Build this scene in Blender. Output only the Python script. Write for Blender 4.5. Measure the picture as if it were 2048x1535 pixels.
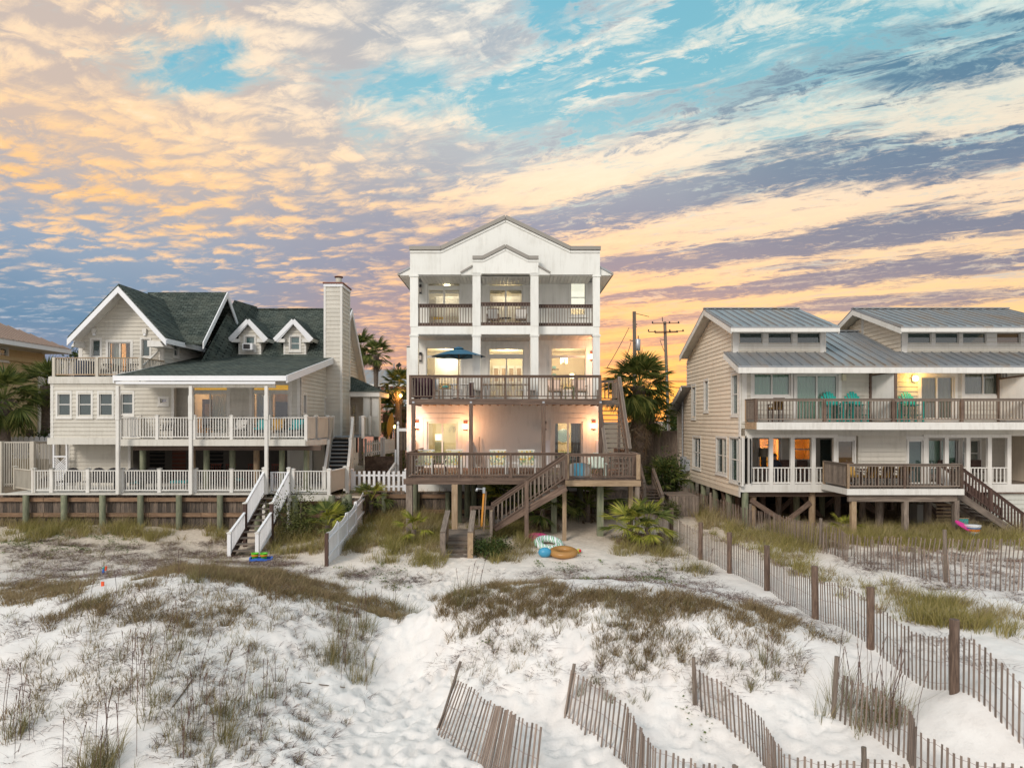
import bpy, math, random
import numpy as np
from mathutils import Vector, Matrix
random.seed(7)
RNG = np.random.default_rng(11)
for _o in list(bpy.data.objects):
    bpy.data.objects.remove(_o)
SC = bpy.context.scene
COL = SC.collection
F = 24.0 / 36.0 * 2048          # focal length in photo pixels
CZ = 5.0                        # camera height
HOR = 840.0                     # photo row of the horizon

# ------------------------------------------------------------ camera
cam = bpy.data.cameras.new('camera')
camo = bpy.data.objects.new('camera', cam)
COL.objects.link(camo)
camo.location = (0, 0, CZ)
camo.rotation_euler = (math.radians(90), 0, 0)
cam.lens = 24
cam.sensor_width = 36
cam.shift_y = (HOR - 767.5) / 2048
cam.clip_start = 0.1
cam.clip_end = 3000
SC.camera = camo

# ------------------------------------------------------------ render / colour
SC.view_settings.view_transform = 'Standard'
SC.view_settings.look = 'None'
SC.view_settings.exposure = 0.1
SC.view_settings.gamma = 1.0
SC.view_settings.use_curve_mapping = False
SC.render.engine = 'CYCLES'
SC.cycles.use_denoising = True
SC.cycles.max_bounces = 6
SC.cycles.transparent_max_bounces = 12
SC.cycles.sample_clamp_indirect = 6
SC.cycles.caustics_reflective = False
SC.cycles.caustics_refractive = False

def srgb(r, g, b):
    def f(c):
        c = c / 255.0
        return c / 12.92 if c <= 0.04045 else ((c + 0.055) / 1.055) ** 2.4
    return (f(r), f(g), f(b), 1.0)

# ------------------------------------------------------------ node helper
class NT:
    def __init__(self, tree):
        self.t = tree
        self.n = tree.nodes
        self.l = tree.links
    def put(self, sock, v):
        if v is None:
            return
        if hasattr(v, 'is_output'):
            self.l.new(v, sock)
        else:
            try:
                sock.default_value = v
            except Exception:
                sock.default_value = (v, v, v) if len(sock.default_value) == 3 else (v, v, v, 1)
    def m(self, op, a, b=None, c=None, clamp=False):
        n = self.n.new('ShaderNodeMath')
        n.operation = op
        n.use_clamp = clamp
        for i, v in enumerate((a, b, c)):
            self.put(n.inputs[i], v)
        return n.outputs[0]
    def vm(self, op, a, b=None):
        n = self.n.new('ShaderNodeVectorMath')
        n.operation = op
        self.put(n.inputs[0], a)
        if b is not None:
            if op == 'SCALE':
                self.put(n.inputs['Scale'], b)
            else:
                self.put(n.inputs[1], b)
        return n.outputs[0]
    def mix(self, f, a, b, bt='MIX'):
        n = self.n.new('ShaderNodeMix')
        n.data_type = 'RGBA'
        n.blend_type = bt
        self.put(n.inputs[0], f)
        self.put(n.inputs[6], a)
        self.put(n.inputs[7], b)
        return n.outputs[2]
    def noise(self, v, scale, detail=4, rough=.55, dist=0, dim='3D'):
        n = self.n.new('ShaderNodeTexNoise')
        n.noise_dimensions = dim
        self.put(n.inputs['Vector'], v)
        n.inputs['Scale'].default_value = scale
        n.inputs['Detail'].default_value = detail
        n.inputs['Roughness'].default_value = rough
        n.inputs['Distortion'].default_value = dist
        return n.outputs[0]
    def ss(self, v, a, b, lo=0.0, hi=1.0):
        n = self.n.new('ShaderNodeMapRange')
        n.interpolation_type = 'SMOOTHSTEP'
        self.put(n.inputs[0], v)
        n.inputs[1].default_value = a
        n.inputs[2].default_value = b
        n.inputs[3].default_value = lo
        n.inputs[4].default_value = hi
        return n.outputs[0]
    def ramp(self, f, stops):
        n = self.n.new('ShaderNodeValToRGB')
        e = n.color_ramp.elements
        while len(e) > 1:
            e.remove(e[-1])
        e[0].position = stops[0][0]
        e[0].color = stops[0][1]
        for p, c in stops[1:]:
            k = e.new(p)
            k.color = c
        self.put(n.inputs[0], f)
        return n.outputs[0]
    def xyz(self, x, y, z):
        n = self.n.new('ShaderNodeCombineXYZ')
        for i, v in enumerate((x, y, z)):
            self.put(n.inputs[i], v)
        return n.outputs[0]
    def sep(self, v):
        n = self.n.new('ShaderNodeSeparateXYZ')
        self.put(n.inputs[0], v)
        return n.outputs
# ------------------------------------------------------------ sky (world)
SUN_EL, SUN_AZ = 1.5, 12.0      # the set sun stands behind the houses, right of the middle
world = bpy.data.worlds.new('World')
SC.world = world
world.use_nodes = True
world.cycles.sampling_method = 'MANUAL'
world.cycles.sample_map_resolution = 256
def build_sky():
    T = NT(world.node_tree)
    T.n.clear()
    tc = T.n.new('ShaderNodeTexCoord')
    d = tc.outputs['Generated']
    x, y, z = T.sep(d)
    hl = T.m('SQRT', T.m('ADD', T.m('MULTIPLY', x, x), T.m('MULTIPLY', y, y)))
    zz = T.m('MAXIMUM', z, 0.0)
    # slow warp so that soft regions do not read as blobs
    w1 = T.m('SUBTRACT', T.noise(d, 3.0, 5, .6), .5)
    w2 = T.m('SUBTRACT', T.noise(T.vm('ADD', d, (5.2, 1.3, 2.7)), 3.0, 5, .6), .5)
    s = T.m('ADD', T.m('DIVIDE', x, T.m('ADD', hl, .001)), T.m('MULTIPLY', w1, .22))
    h = T.m('ADD', zz, T.m('MULTIPLY', w2, .11))
    hs = T.m('MAXIMUM', h, 0.0)
    sm = T.m('ADD', T.m('MULTIPLY', s, .8), .5, clamp=True)      # 0 left .. 1 right
    C = lambda *c: srgb(*c)
    def tri(l, c, r):
        a = T.mix(T.ss(sm, .08, .5), T.ramp(hs, l), T.ramp(hs, c))
        return T.mix(T.ss(sm, .5, .92), a, T.ramp(hs, r))
    base = tri([(0, C(170, 160, 178)), (.10, C(130, 156, 180)), (.20, C(140, 176, 194)), (.32, C(160, 198, 204)), (.45, C(112, 180, 202)), (1, C(84, 158, 196))],
               [(0, C(250, 170, 120)), (.08, C(240, 178, 140)), (.18, C(220, 192, 176)), (.30, C(184, 208, 206)), (.45, C(120, 186, 204)), (1, C(84, 158, 196))],
               [(0, C(250, 165, 96)), (.08, C(232, 180, 136)), (.18, C(196, 190, 184)), (.30, C(172, 204, 206)), (.42, C(120, 182, 196)), (1, C(84, 158, 196))])
    dark = tri([(0, C(150, 142, 165)), (.12, C(92, 130, 164)), (.22, C(142, 158, 180)), (.34, C(206, 182, 166)), (1, C(176, 190, 200))],
               [(0, C(206, 128, 104)), (.08, C(184, 134, 128)), (.20, C(138, 130, 150)), (.28, C(140, 144, 164)), (.36, C(176, 180, 186)), (1, C(150, 176, 190))],
               [(0, C(200, 140, 116)), (.08, C(168, 140, 138)), (.18, C(130, 124, 142)), (.32, C(98, 120, 146)), (.42, C(80, 124, 150)), (1, C(110, 150, 176))])
    lit = tri([(0, C(206, 176, 176)), (.12, C(176, 184, 196)), (.20, C(244, 204, 166)), (.28, C(255, 198, 128)), (.40, C(255, 220, 180)), (1, C(240, 236, 226))],
              [(0, C(255, 160, 76)), (.10, C(255, 180, 112)), (.20, C(255, 200, 146)), (.34, C(255, 226, 192)), (.44, C(250, 238, 220)), (1, C(240, 236, 226))],
              [(0, C(255, 172, 84)), (.08, C(255, 196, 124)), (.16, C(252, 206, 150)), (.28, C(250, 218, 184)), (.42, C(212, 224, 216)), (1, C(230, 236, 230))])
    # one flat cloud deck seen in perspective
    k = T.m('DIVIDE', 1.0, T.m('ADD', zz, .10))
    px, py = T.m('MULTIPLY', x, k), T.m('MULTIPLY', y, k)
    a = math.radians(151)        # where the cloud streets run
    ca, sa = math.cos(a), math.sin(a)
    u = T.m('ADD', T.m('MULTIPLY', px, ca), T.m('MULTIPLY', py, sa))
    v = T.m('SUBTRACT', T.m('MULTIPLY', py, ca), T.m('MULTIPLY', px, sa))
    st = T.xyz(T.m('MULTIPLY', u, .50), T.m('MULTIPLY', v, 1.45), 0)
    n_st = T.noise(st, 2.6, 10, .66, .5)
    n_st2 = T.noise(T.vm('ADD', st, (9, 3, 1)), 7.5, 8, .70, .7)
    pl = T.xyz(px, py, 2.0)
    n_big = T.noise(T.vm('ADD', pl, (4.0, 7.0, 0)), .85, 7, .58, .6)
    n_puf = T.noise(T.vm('ADD', T.xyz(T.m('MULTIPLY', px, .8), py, 0), (1.7, 3.1, 0)), 6.5, 9, .66, .9)
    vor = T.n.new('ShaderNodeTexVoronoi')
    vor.feature = 'F1'
    vor.inputs['Scale'].default_value = 11.0
    T.put(vor.inputs['Vector'], T.vm('ADD', T.xyz(T.m('MULTIPLY', px, .75), T.m('MULTIPLY', py, 1.15), 0), T.vm('SCALE', T.xyz(n_puf, n_st, 0), .30)))
    puff = T.m('SUBTRACT', 1.0, T.m('MULTIPLY', vor.outputs['Distance'], 1.5))
    vo2 = T.n.new('ShaderNodeTexVoronoi')
    vo2.feature = 'F1'
    vo2.inputs['Scale'].default_value = 7.5
    T.put(vo2.inputs['Vector'], T.vm('ADD', T.xyz(T.m('MULTIPLY', u, .62), T.m('MULTIPLY', v, 1.9), 3.0), T.vm('SCALE', T.xyz(n_st2, n_puf, 0), .75)))
    gap = T.m('MULTIPLY', vo2.outputs['Distance'], 1.05)
    def blob(cx, cy, rx, ry, rot=0.0):
        """soft region round photo pixel (cx, cy); radii in pixels"""
        r = math.sqrt((cx - 1024) ** 2 + F * F)
        sc, hc = (cx - 1024) / r, (HOR - cy) / math.sqrt(r * r + (HOR - cy) ** 2)
        c_, s_ = math.cos(rot), math.sin(rot)
        ds, dh = T.m('SUBTRACT', s, sc), T.m('SUBTRACT', h, hc)
        e1 = T.m('DIVIDE', T.m('ADD', T.m('MULTIPLY', ds, c_), T.m('MULTIPLY', dh, s_)), rx / 1500)
        e2 = T.m('DIVIDE', T.m('SUBTRACT', T.m('MULTIPLY', dh, c_), T.m('MULTIPLY', ds, s_)), ry / 1500)
        q = T.m('ADD', T.m('MULTIPLY', e1, e1), T.m('MULTIPLY', e2, e2))
        return T.m('MULTIPLY', T.m('EXPONENT', T.m('MULTIPLY', q, -1.0)), T.ss(y, 0, .3))
    # right half: streets; left half: puffs
    side = T.ss(sm, .26, .60)
    fine = T.noise(T.vm('ADD', T.xyz(T.m('MULTIPLY', u, .55), v, 0), (3.1, 8.2, 0)), 17.0, 6, .70, .6)
    band = T.m('ADD', .5, T.m('MULTIPLY', T.m('SINE', T.m('ADD', T.m('MULTIPLY', v, 11.5), T.m('ADD', T.m('MULTIPLY', n_big, 5.5), T.m('MULTIPLY', n_st, 7.0)))), .5))
    streets = T.m('ADD', T.m('MULTIPLY', n_st, .30), T.m('ADD', T.m('MULTIPLY', n_st2, .34), T.m('ADD', T.m('MULTIPLY', band, .24), T.m('MULTIPLY', gap, .18))))
    nn = T.mix(side, T.mix(.5, n_puf, n_big), T.mix(.25, T.mix(.5, n_st, n_st2), T.m('SUBTRACT', 1.0, gap)))
    def total(lst):
        r = None
        for g, amp in lst:
            t = T.m('MULTIPLY', g, amp)
            r = t if r is None else T.m('ADD', r, t)
        return r
    cov_b = total([(blob(360, 320, 460, 190), .22), (blob(220, 130, 210, 55, .1), -.20), (blob(430, 100, 110, 80, .3), -.22),
                   (blob(640, 50, 170, 70), .22), (blob(60, 120, 130, 110), .18), (blob(930, 50, 240, 40), .14),
                   (blob(1280, 150, 300, 70), -.11), (blob(760, 170, 130, 40), -.16), (blob(1010, 210, 170, 45), -.12), (blob(1650, 60, 400, 90), .0), (blob(1150, 90, 900, 100), -.06), (blob(720, 260, 70, 40), -.12), (blob(1130, 20, 60, 40), -.2),
                   (blob(150, 620, 500, 120), .28), (blob(1500, 430, 800, 240), .12)])
    D = T.ss(T.m('ADD', T.m('ADD', nn, cov_b), T.m('MULTIPLY', T.m('SUBTRACT', fine, .5), .30)), .36, .58)
    thin = T.m('MAXIMUM', T.m('MULTIPLY', D, .96), T.m('MULTIPLY', T.ss(n_st2, .46, .75), .35))
    lit_b = total([(blob(330, 300, 420, 150), .19), (blob(1000, 400, 300, 60), .05), (blob(1600, 430, 650, 170), -.10), (blob(60, 640, 420, 100), -.12), (blob(330, 530, 420, 50), -.05), (blob(620, 490, 330, 60, .35), -.11),
                   (blob(830, 400, 240, 90), .07), (blob(760, 370, 110, 40), -.10), (blob(950, 580, 300, 70), .05), (blob(1480, 290, 520, 60, .22), -.09),
                   (blob(1640, 520, 380, 60, .12), -.14), (blob(1950, 400, 280, 90), -.08), (blob(1850, 130, 300, 60, .25), -.10), (blob(1200, 660, 420, 60), .04),
                   (blob(1850, 630, 380, 36), .10), (blob(1200, 330, 240, 60), .06), (blob(650, 60, 260, 80), .14), (blob(1080, 460, 260, 60), .03)])
    puffs = T.m('ADD', T.m('MULTIPLY', T.m('ADD', T.m('MULTIPLY', puff, .5), .22), .36), T.m('ADD', T.m('MULTIPLY', n_puf, .34), T.m('MULTIPLY', fine, .30)))
    det = T.mix(side, puffs, T.m('ADD', T.m('MULTIPLY', streets, .84), T.m('MULTIPLY', fine, .16)))
    L = T.ss(T.m('ADD', T.m('ADD', T.m('MULTIPLY', T.m('SUBTRACT', det, T.m('ADD', .487, T.m('MULTIPLY', side, .012))), T.m('ADD', 3.2, T.m('MULTIPLY', side, .7))), .5), lit_b), .22, .80)
    mid = T.mix(.5, dark, lit)
    cloud = T.mix(L, dark, lit)
    # the brightest edges turn pale gold
    cloud = T.mix(T.m('MULTIPLY', T.ss(T.m('ADD', det, T.m('MULTIPLY', lit_b, .4)), .57, .70), .5), cloud, T.mix(T.ss(zz, .1, .4), srgb(255, 214, 132), srgb(255, 240, 214)))
    col = T.mix(thin, base, cloud)
    # bright rims where the cover is thin
    rim = T.m('MULTIPLY', T.m('MULTIPLY', D, T.m('SUBTRACT', 1.0, D)), 1.5)
    col = T.mix(T.m('MULTIPLY', rim, .45), col, lit)
    # afterglow low over the horizon, behind the middle house
    g1 = total([(blob(1310, 815, 170, 40), .85), (blob(1300, 760, 240, 60), .2), (blob(930, 640, 420, 120), .08)])
    col = T.mix(T.m('MULTIPLY', g1, T.m('ADD', .25, T.m('MULTIPLY', n_st2, .9)), clamp=True), col, srgb(255, 186, 84))
    # the half of the sky away from the sunset: pale, cool and evenly bright
    backc = T.ramp(zz, [(0, C(214, 204, 208)), (.15, C(222, 220, 226)), (.5, C(196, 214, 228)), (1, C(150, 190, 214))])
    backc = T.mix(T.m('MULTIPLY', n_big, .8), backc, C(240, 232, 226))
    col = T.mix(T.ss(y, .15, -.35), col, T.vm('SCALE', backc, 1.15))
    # below the horizon: dim ground tone
    col = T.mix(T.ss(z, -.02, 0), srgb(150, 140, 135), col)
    sky = T.n.new('ShaderNodeTexSky')
    sky.sky_type = 'NISHITA'
    sky.sun_disc = False
    sky.sun_elevation = math.radians(SUN_EL)
    sky.sun_rotation = math.radians(SUN_AZ)
    add = T.mix(1.0, col, T.vm('SCALE', sky.outputs[0], .02), 'ADD')
    bg = T.n.new('ShaderNodeBackground')
    T.put(bg.inputs[0], add)
    bg.inputs[1].default_value = 1.0
    out = T.n.new('ShaderNodeOutputWorld')
    T.l.new(bg.outputs[0], out.inputs[0])
build_sky()

sl = bpy.data.lights.new('front_fill', 'SUN')  # fill lamp added from the camera side; the sun itself has set
sl.energy = 1.9
sl.angle = math.radians(18)
sl.color = (1.0, .92, .82)
so = bpy.data.objects.new('front_fill', sl)
COL.objects.link(so)
so.rotation_euler = (math.radians(58), 0, math.radians(-30))
# ------------------------------------------------------------ photo helpers: a pixel at a known depth -> metres
def X_(px, Y): return (px - 1024) / F * Y
def Z_(py, Y): return CZ + (HOR - py) / F * Y
def P_(px, py, Y): return Vector((X_(px, Y), Y, Z_(py, Y)))

# ------------------------------------------------------------ numpy noise
_perm = RNG.random((256, 256))
def vnoise(x, y):
    xi, yi = np.floor(x).astype(int), np.floor(y).astype(int)
    xf, yf = x - xi, y - yi
    xf, yf = xf * xf * (3 - 2 * xf), yf * yf * (3 - 2 * yf)
    a, b = _perm[xi & 255, yi & 255], _perm[(xi + 1) & 255, yi & 255]
    c, d = _perm[xi & 255, (yi + 1) & 255], _perm[(xi + 1) & 255, (yi + 1) & 255]
    return (a * (1 - xf) + b * xf) * (1 - yf) + (c * (1 - xf) + d * xf) * yf
def fbm(x, y, o=4):
    s, a, t = 0, 1.0, 0
    for i in range(o):
        s = s + a * vnoise(x * 2 ** i + 17.3 * i, y * 2 ** i + 5.1 * i)
        t += a
        a *= .5
    return s / t

# ------------------------------------------------------------ terrain
_cp = [(0, 1535, -.9), (400, 1535, -1.0), (700, 1535, -1.25), (1000, 1535, -1.35), (1300, 1535, -1.45), (1600, 1535, -1.35), (2048, 1535, -.75),
       (1664, 1428, -.9), (1389, 1417, -.95), (1526, 1528, -1.32), (1120, 1440, -1.15), (862, 1468, -1.28), (1200, 1330, -.3), (1400, 1330, -.25), (1200, 1190, .7),
       (1200, 1148, -.1), (1150, 1110, -.05), (1500, 1235, .4), (1650, 1295, -.15), (1340, 1185, .7), (900, 1195, .4), (875, 1260, -.2), (980, 1180, .6),
       (700, 1470, -1.2), (800, 1350, -1.0), (850, 1250, -.85), (870, 1180, -.55), (900, 1140, -.25), (350, 1152, .95), (230, 1190, .75), (100, 1220, .45),
       (0, 1230, .3), (480, 1168, .8), (640, 1205, .35), (790, 1245, -.2), (350, 1120, -.2), (100, 1150, -.22), (600, 1145, -.2), (0, 1150, -.2),
       (350, 1300, .2), (350, 1420, -.4), (600, 1350, -.5), (100, 1350, -.05), (200, 1065, .1), (450, 1112, -.5), (520, 1108, -.45), (50, 1050, .2), (600, 1060, .05),
       (650, 1130, -.2), (800, 1060, .15), (900, 1100, .05), (1150, 1088, .1), (1000, 1100, .05), (1330, 1005, .55), (1340, 1045, .25), (1420, 1092, .0), (1250, 1090, .05),
       (1910, 1375, -.05), (1747, 1297, -.15), (1630, 1238, -.22), (1535, 1190, -.25), (1464, 1158, -.25), (1405, 1120, -.15), (1347, 1103, -.15),
       (1750, 1230, -.15), (1600, 1130, -.05), (1900, 1280, .05), (2040, 1250, .15), (2000, 1130, .05), (1700, 1100, .05), (1900, 1080, .1), (2040, 1065, .15), (1600, 1080, .1),
       (1990, 1440, -.3), (1850, 1400, -.5)]
_pts = []
for _px, _py, _z in _cp:
    _Y = F * (CZ - _z) / (_py - HOR)
    _pts.append((X_(_px, _Y), _Y, _z))
_pts += [(0, 6, -1.7), (10, 5, -1.7), (-10, 6, -1.5), (0, -20, -2.4), (25, -20, -2.4), (-25, -20, -2.4), (30, 10, -.8), (-30, 10, -.8), (22, 20, .0), (-22, 20, -.1),
         (30, 30, .2), (-32, 30, .1), (0, 33, .3), (12, 34, .15), (20, 34, .15), (12, 42, .3), (24, 42, .3), (-8, 33, .3), (-20, 33, .35), (5, 33, .45), (7.3, 40, .9), (7.5, 50, 1.4),
         (40, 60, 1.5), (0, 60, 1.5), (-40, 60, 1.5), (60, 20, 0), (-60, 20, 0), (0, -60, -3), (80, 80, 1.5), (-80, 80, 1.5)]
_pts = np.array(_pts)
def _phi(r2): return np.sqrt(r2 + 1.0)
_A = _phi(((_pts[:, None, :2] - _pts[None, :, :2]) ** 2).sum(2)) - np.eye(len(_pts)) * .05
_n = len(_pts)
_M = np.zeros((_n + 1, _n + 1))
_M[:_n, :_n] = _A
_M[_n, :_n] = _M[:_n, _n] = 1
_W = np.linalg.solve(_M, np.append(_pts[:, 2], 0))
def ground_z(x, y):
    """smooth dune surface, arrays or scalars"""
    x, y = np.atleast_1d(np.asarray(x, float)), np.atleast_1d(np.asarray(y, float))
    xc, yc = np.clip(x, -60, 60), np.clip(y, -60, 60)
    out = np.zeros(x.shape) + _W[-1]
    for i in range(_n):
        out += _W[i] * np.sqrt((xc - _pts[i, 0]) ** 2 + (yc - _pts[i, 1]) ** 2 + 1.0)
    near = np.clip((34 - y) / 10, 0, 1)
    out += near * ((fbm(x * .7 + 40, y * .7 + 40, 4) - .5) * .22 + (fbm(x * 2.3 + 90, y * 2.3 + 10, 3) - .5) * .05)
    # yards behind the timber bulkheads are filled up
    yard = np.where(x < -6.9, 31.75, 33.75)
    fill = np.clip((y - yard) / .25, 0, 1) * (x < 4.9) * (x > -34)
    out = out * (1 - fill) + fill * np.maximum(out, 1.42)
    return out
def gz(x, y): return float(ground_z(x, y)[0])
def hit(px, py):
    """where the line of sight through a photo pixel meets the sand"""
    ys = np.linspace(8, 45, 500)
    zs = CZ + (HOR - py) / F * ys
    g = ground_z(X_(px, ys), ys)
    k = np.argmax(zs <= g)
    if not (zs <= g).any(): k = len(ys) - 1
    Y = ys[k]
    return Vector((X_(px, Y), Y, g[k]))

# ------------------------------------------------------------ materials
MATS = {}
def material(name, build):
    if name in MATS: return MATS[name]
    m = bpy.data.materials.new(name)
    m.use_nodes = True
    T = NT(m.node_tree)
    T.n.clear()
    out = T.n.new('ShaderNodeOutputMaterial')
    T.l.new(build(T), out.inputs[0])
    MATS[name] = m
    return m
def bsdf(T, col, rough=.6, bump=None, bstr=.3, bdist=.02, metal=0, spec=.5, emis=None, estr=0):
    b = T.n.new('ShaderNodeBsdfPrincipled')
    T.put(b.inputs['Base Color'], col)
    T.put(b.inputs['Roughness'], rough)
    T.put(b.inputs['Metallic'], metal)
    b.inputs['Specular IOR Level'].default_value = spec
    if emis is not None:
        T.put(b.inputs['Emission Color'], emis)
        b.inputs['Emission Strength'].default_value = estr
    if bump is not None:
        bn = T.n.new('ShaderNodeBump')
        bn.inputs['Strength'].default_value = bstr
        bn.inputs['Distance'].default_value = bdist
        T.put(bn.inputs['Height'], bump)
        T.l.new(bn.outputs[0], b.inputs['Normal'])
    return b.outputs[0]
def wpos(T): return T.n.new('ShaderNodeNewGeometry').outputs['Position']
def orand(T): return T.n.new('ShaderNodeObjectInfo').outputs['Random']
def ocoord(T):
    c = T.n.new('ShaderNodeTexCoord').outputs['Object']
    r = orand(T)
    return T.vm('ADD', c, T.xyz(T.m('MULTIPLY', r, 37.0), T.m('MULTIPLY', r, 11.0), T.m('MULTIPLY', r, 53.0)))
def wood(name, c1, c2, c3, rnd=.35, rough=.8, sc=5.0):
    """boards: grain follows the long side of the unit box, every board a little different"""
    def f(T):
        v = ocoord(T)
        g = T.noise(v, sc, 6, .65, .4)
        g2 = T.noise(wpos(T), 3.0, 3, .5)
        c = T.ramp(g, [(.28, c1), (.5, c2), (.75, c3)])
        k = T.m('ADD', T.m('MULTIPLY', T.m('SUBTRACT', orand(T), .5), rnd), T.m('ADD', .8, T.m('MULTIPLY', g2, .4)))
        c = T.mix(1.0, c, T.xyz(k, k, k), 'MULTIPLY')
        return bsdf(T, c, rough, g, .5, .01)
    return material(name, f)
def paint(name, col, dirt=(.5, .47, .42, 1), amt=.35, rough=.6, rnd=.08, sc=1.2):
    def f(T):
        p = wpos(T)
        n = T.noise(p, sc, 6, .6)
        st = T.noise(T.vm('MULTIPLY', p, (6, 6, .8)), 1.5, 5, .6)
        d = T.m('MULTIPLY', T.ss(T.m('MULTIPLY', T.m('ADD', n, st), .5), .46, .66), amt)
        dm = T.mix(1.0, col, dirt, 'MULTIPLY')
        c = T.mix(d, col, dm)
        k = T.m('ADD', 1 - rnd / 2, T.m('MULTIPLY', orand(T), rnd))
        c = T.mix(1.0, c, T.xyz(k, k, k), 'MULTIPLY')
        return bsdf(T, c, rough, T.noise(p, 40, 3, .6), .15, .004, spec=.3)
    return material(name, f)
def plain(name, col, rough=.5, metal=0, var=.15, spec=.4):
    def f(T):
        n = T.noise(ocoord(T), 7, 3, .6)
        k = T.m('ADD', 1 - var / 2, T.m('MULTIPLY', n, var))
        return bsdf(T, T.mix(1.0, col, T.xyz(k, k, k), 'MULTIPLY'), rough, metal=metal, spec=spec)
    return material(name, f)
def glow(name, col, s):
    return material(name, lambda T: bsdf(T, col, .5, emis=col, estr=s))
def pane_mat(name, tint, clear, rough=.03):
    """window glass: part mirror of the sky, part see-through"""
    def f(T):
        fr = T.n.new('ShaderNodeFresnel')
        fr.inputs[0].default_value = 1.5
        gl = T.n.new('ShaderNodeBsdfGlossy')
        gl.inputs[0].default_value = (.9, .95, 1, 1)
        gl.inputs['Roughness'].default_value = rough
        tr = T.n.new('ShaderNodeBsdfTransparent')
        tr.inputs[0].default_value = (.92, .95, .93, 1)
        di = bsdf(T, tint, .1, spec=.6)
        a = T.n.new('ShaderNodeMixShader')
        a.inputs[0].default_value = clear
        T.l.new(di, a.inputs[1])
        T.l.new(tr.outputs[0], a.inputs[2])
        b = T.n.new('ShaderNodeMixShader')
        T.put(b.inputs[0], T.m('ADD', T.m('MULTIPLY', fr.outputs[0], .8), .03))
        T.l.new(a.outputs[0], b.inputs[1])
        T.l.new(gl.outputs[0], b.inputs[2])
        return b.outputs[0]
    return material(name, f)

W_GREY = wood('weathered_wood', (.08, .06, .046, 1), (.18, .14, .11, 1), (.31, .25, .20, 1), .5)
W_RED = wood('brown_deck_wood', (.055, .034, .024, 1), (.125, .080, .057, 1), (.26, .18, .13, 1))
W_TAN = wood('tan_wood', (.20, .13, .075, 1), (.33, .23, .14, 1), (.44, .33, .22, 1))
W_GRN = wood('treated_pile_wood', (.10, .12, .075, 1), (.18, .19, .12, 1), (.27, .26, .18, 1))
W_PLK = wood('bulkhead_wood', (.04, .032, .027, 1), (.105, .08, .062, 1), (.23, .165, .11, 1), 1.1)
W_ORG = wood('orange_wale_wood', (.10, .06, .035, 1), (.21, .125, .072, 1), (.34, .23, .14, 1))
W_SLAT = wood('fence_slat_wood', (.11, .08, .065, 1), (.20, .15, .12, 1), (.32, .255, .21, 1), .7)
W_DARK = wood('dark_rail_wood', (.035, .018, .013, 1), (.075, .04, .03, 1), (.13, .08, .06, 1))
M_WHITE = paint('white_stucco', (.75, .74, .69, 1), amt=.24)
M_TRIM = paint('white_trim', (.68, .655, .61, 1), amt=.3)
M_BEIGE = paint('beige_siding', (.56, .525, .455, 1), amt=.25, rnd=.12)
M_CREAM = paint('cream_siding', (.76, .66, .53, 1), amt=.25, rnd=.10)
M_GTRIM = paint('grey_white_trim', (.60, .57, .51, 1), amt=.35)
M_VINYL = paint('white_vinyl', (.76, .76, .77, 1), amt=.1)
M_RAILB = paint('beige_rail_paint', (.52, .475, .40, 1), amt=.4)
M_YELL = paint('yellow_stucco', (.52, .40, .22, 1), amt=.3)
M_PINK = paint('pink_stucco', (.62, .30, .22, 1), amt=.2)
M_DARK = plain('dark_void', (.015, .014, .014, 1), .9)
M_BLK = plain('black_metal', (.02, .018, .018, 1), .4)
M_STEEL = plain('galvanised_steel', (.42, .44, .46, 1), .4, .6)
M_GREY = plain('grey_plastic', (.30, .32, .34, 1), .5)
M_RUST = plain('rust_brown', (.16, .05, .03, 1), .7)
G_DARK = pane_mat('green_grey_glass', (.045, .075, .070, 1), .25)
G_CLR = pane_mat('clear_glass', (.3, .3, .28, 1), .93)
G_MID = pane_mat('bluish_glass', (.10, .17, .16, 1), .55)
def _shingle(T):
    p = wpos(T)
    x, y, z = T.sep(p)
    br = T.n.new('ShaderNodeTexBrick')
    T.put(br.inputs['Vector'], T.xyz(T.m('ADD', x, T.m('MULTIPLY', y, .001)), T.m('MULTIPLY', T.m('ADD', T.m('MULTIPLY', z, 1.0), T.m('MULTIPLY', y, .35)), 1.0), 0))
    for k, v in (('Color1', (.036, .050, .044, 1)), ('Color2', (.095, .115, .10, 1)), ('Mortar', (.010, .014, .013, 1))): br.inputs[k].default_value = v
    br.inputs['Scale'].default_value = 1.0
    br.inputs['Mortar Size'].default_value = .018
    br.inputs['Brick Width'].default_value = .3
    br.inputs['Row Height'].default_value = .13
    n = T.noise(p, 1.1, 5, .6)
    n2 = T.noise(p, 9, 3, .6)
    c = T.mix(T.ss(n, .35, .7, 0, .35), br.outputs[0], (.125, .13, .10, 1))
    c = T.mix(1.0, c, T.ramp(n2, [(.3, (.7, .7, .7, 1)), (.7, (1.3, 1.3, 1.3, 1))]), 'MULTIPLY')
    return bsdf(T, c, .9, br.outputs[1], .6, .01, spec=.2)
M_SHIN = material('green_shingles', _shingle)
def _metalroof(T):
    p = wpos(T)
    n = T.noise(T.vm('MULTIPLY', p, (1.2, .35, .35)), 1.0, 6, .65, .4)
    c = T.ramp(n, [(.3, (.24, .26, .28, 1)), (.5, (.32, .33, .34, 1)), (.68, (.34, .28, .23, 1))])
    return bsdf(T, c, .42, T.noise(p, 14, 2), .1, .005, metal=.45)
M_MROOF = material('metal_roofing', _metalroof)
M_CAP = plain('grey_metal_cap', (.27, .25, .22, 1), .5, .3)
M_RROOF = plain('ribbed_tan_roof', (.30, .22, .18, 1), .5, .3)

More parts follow.
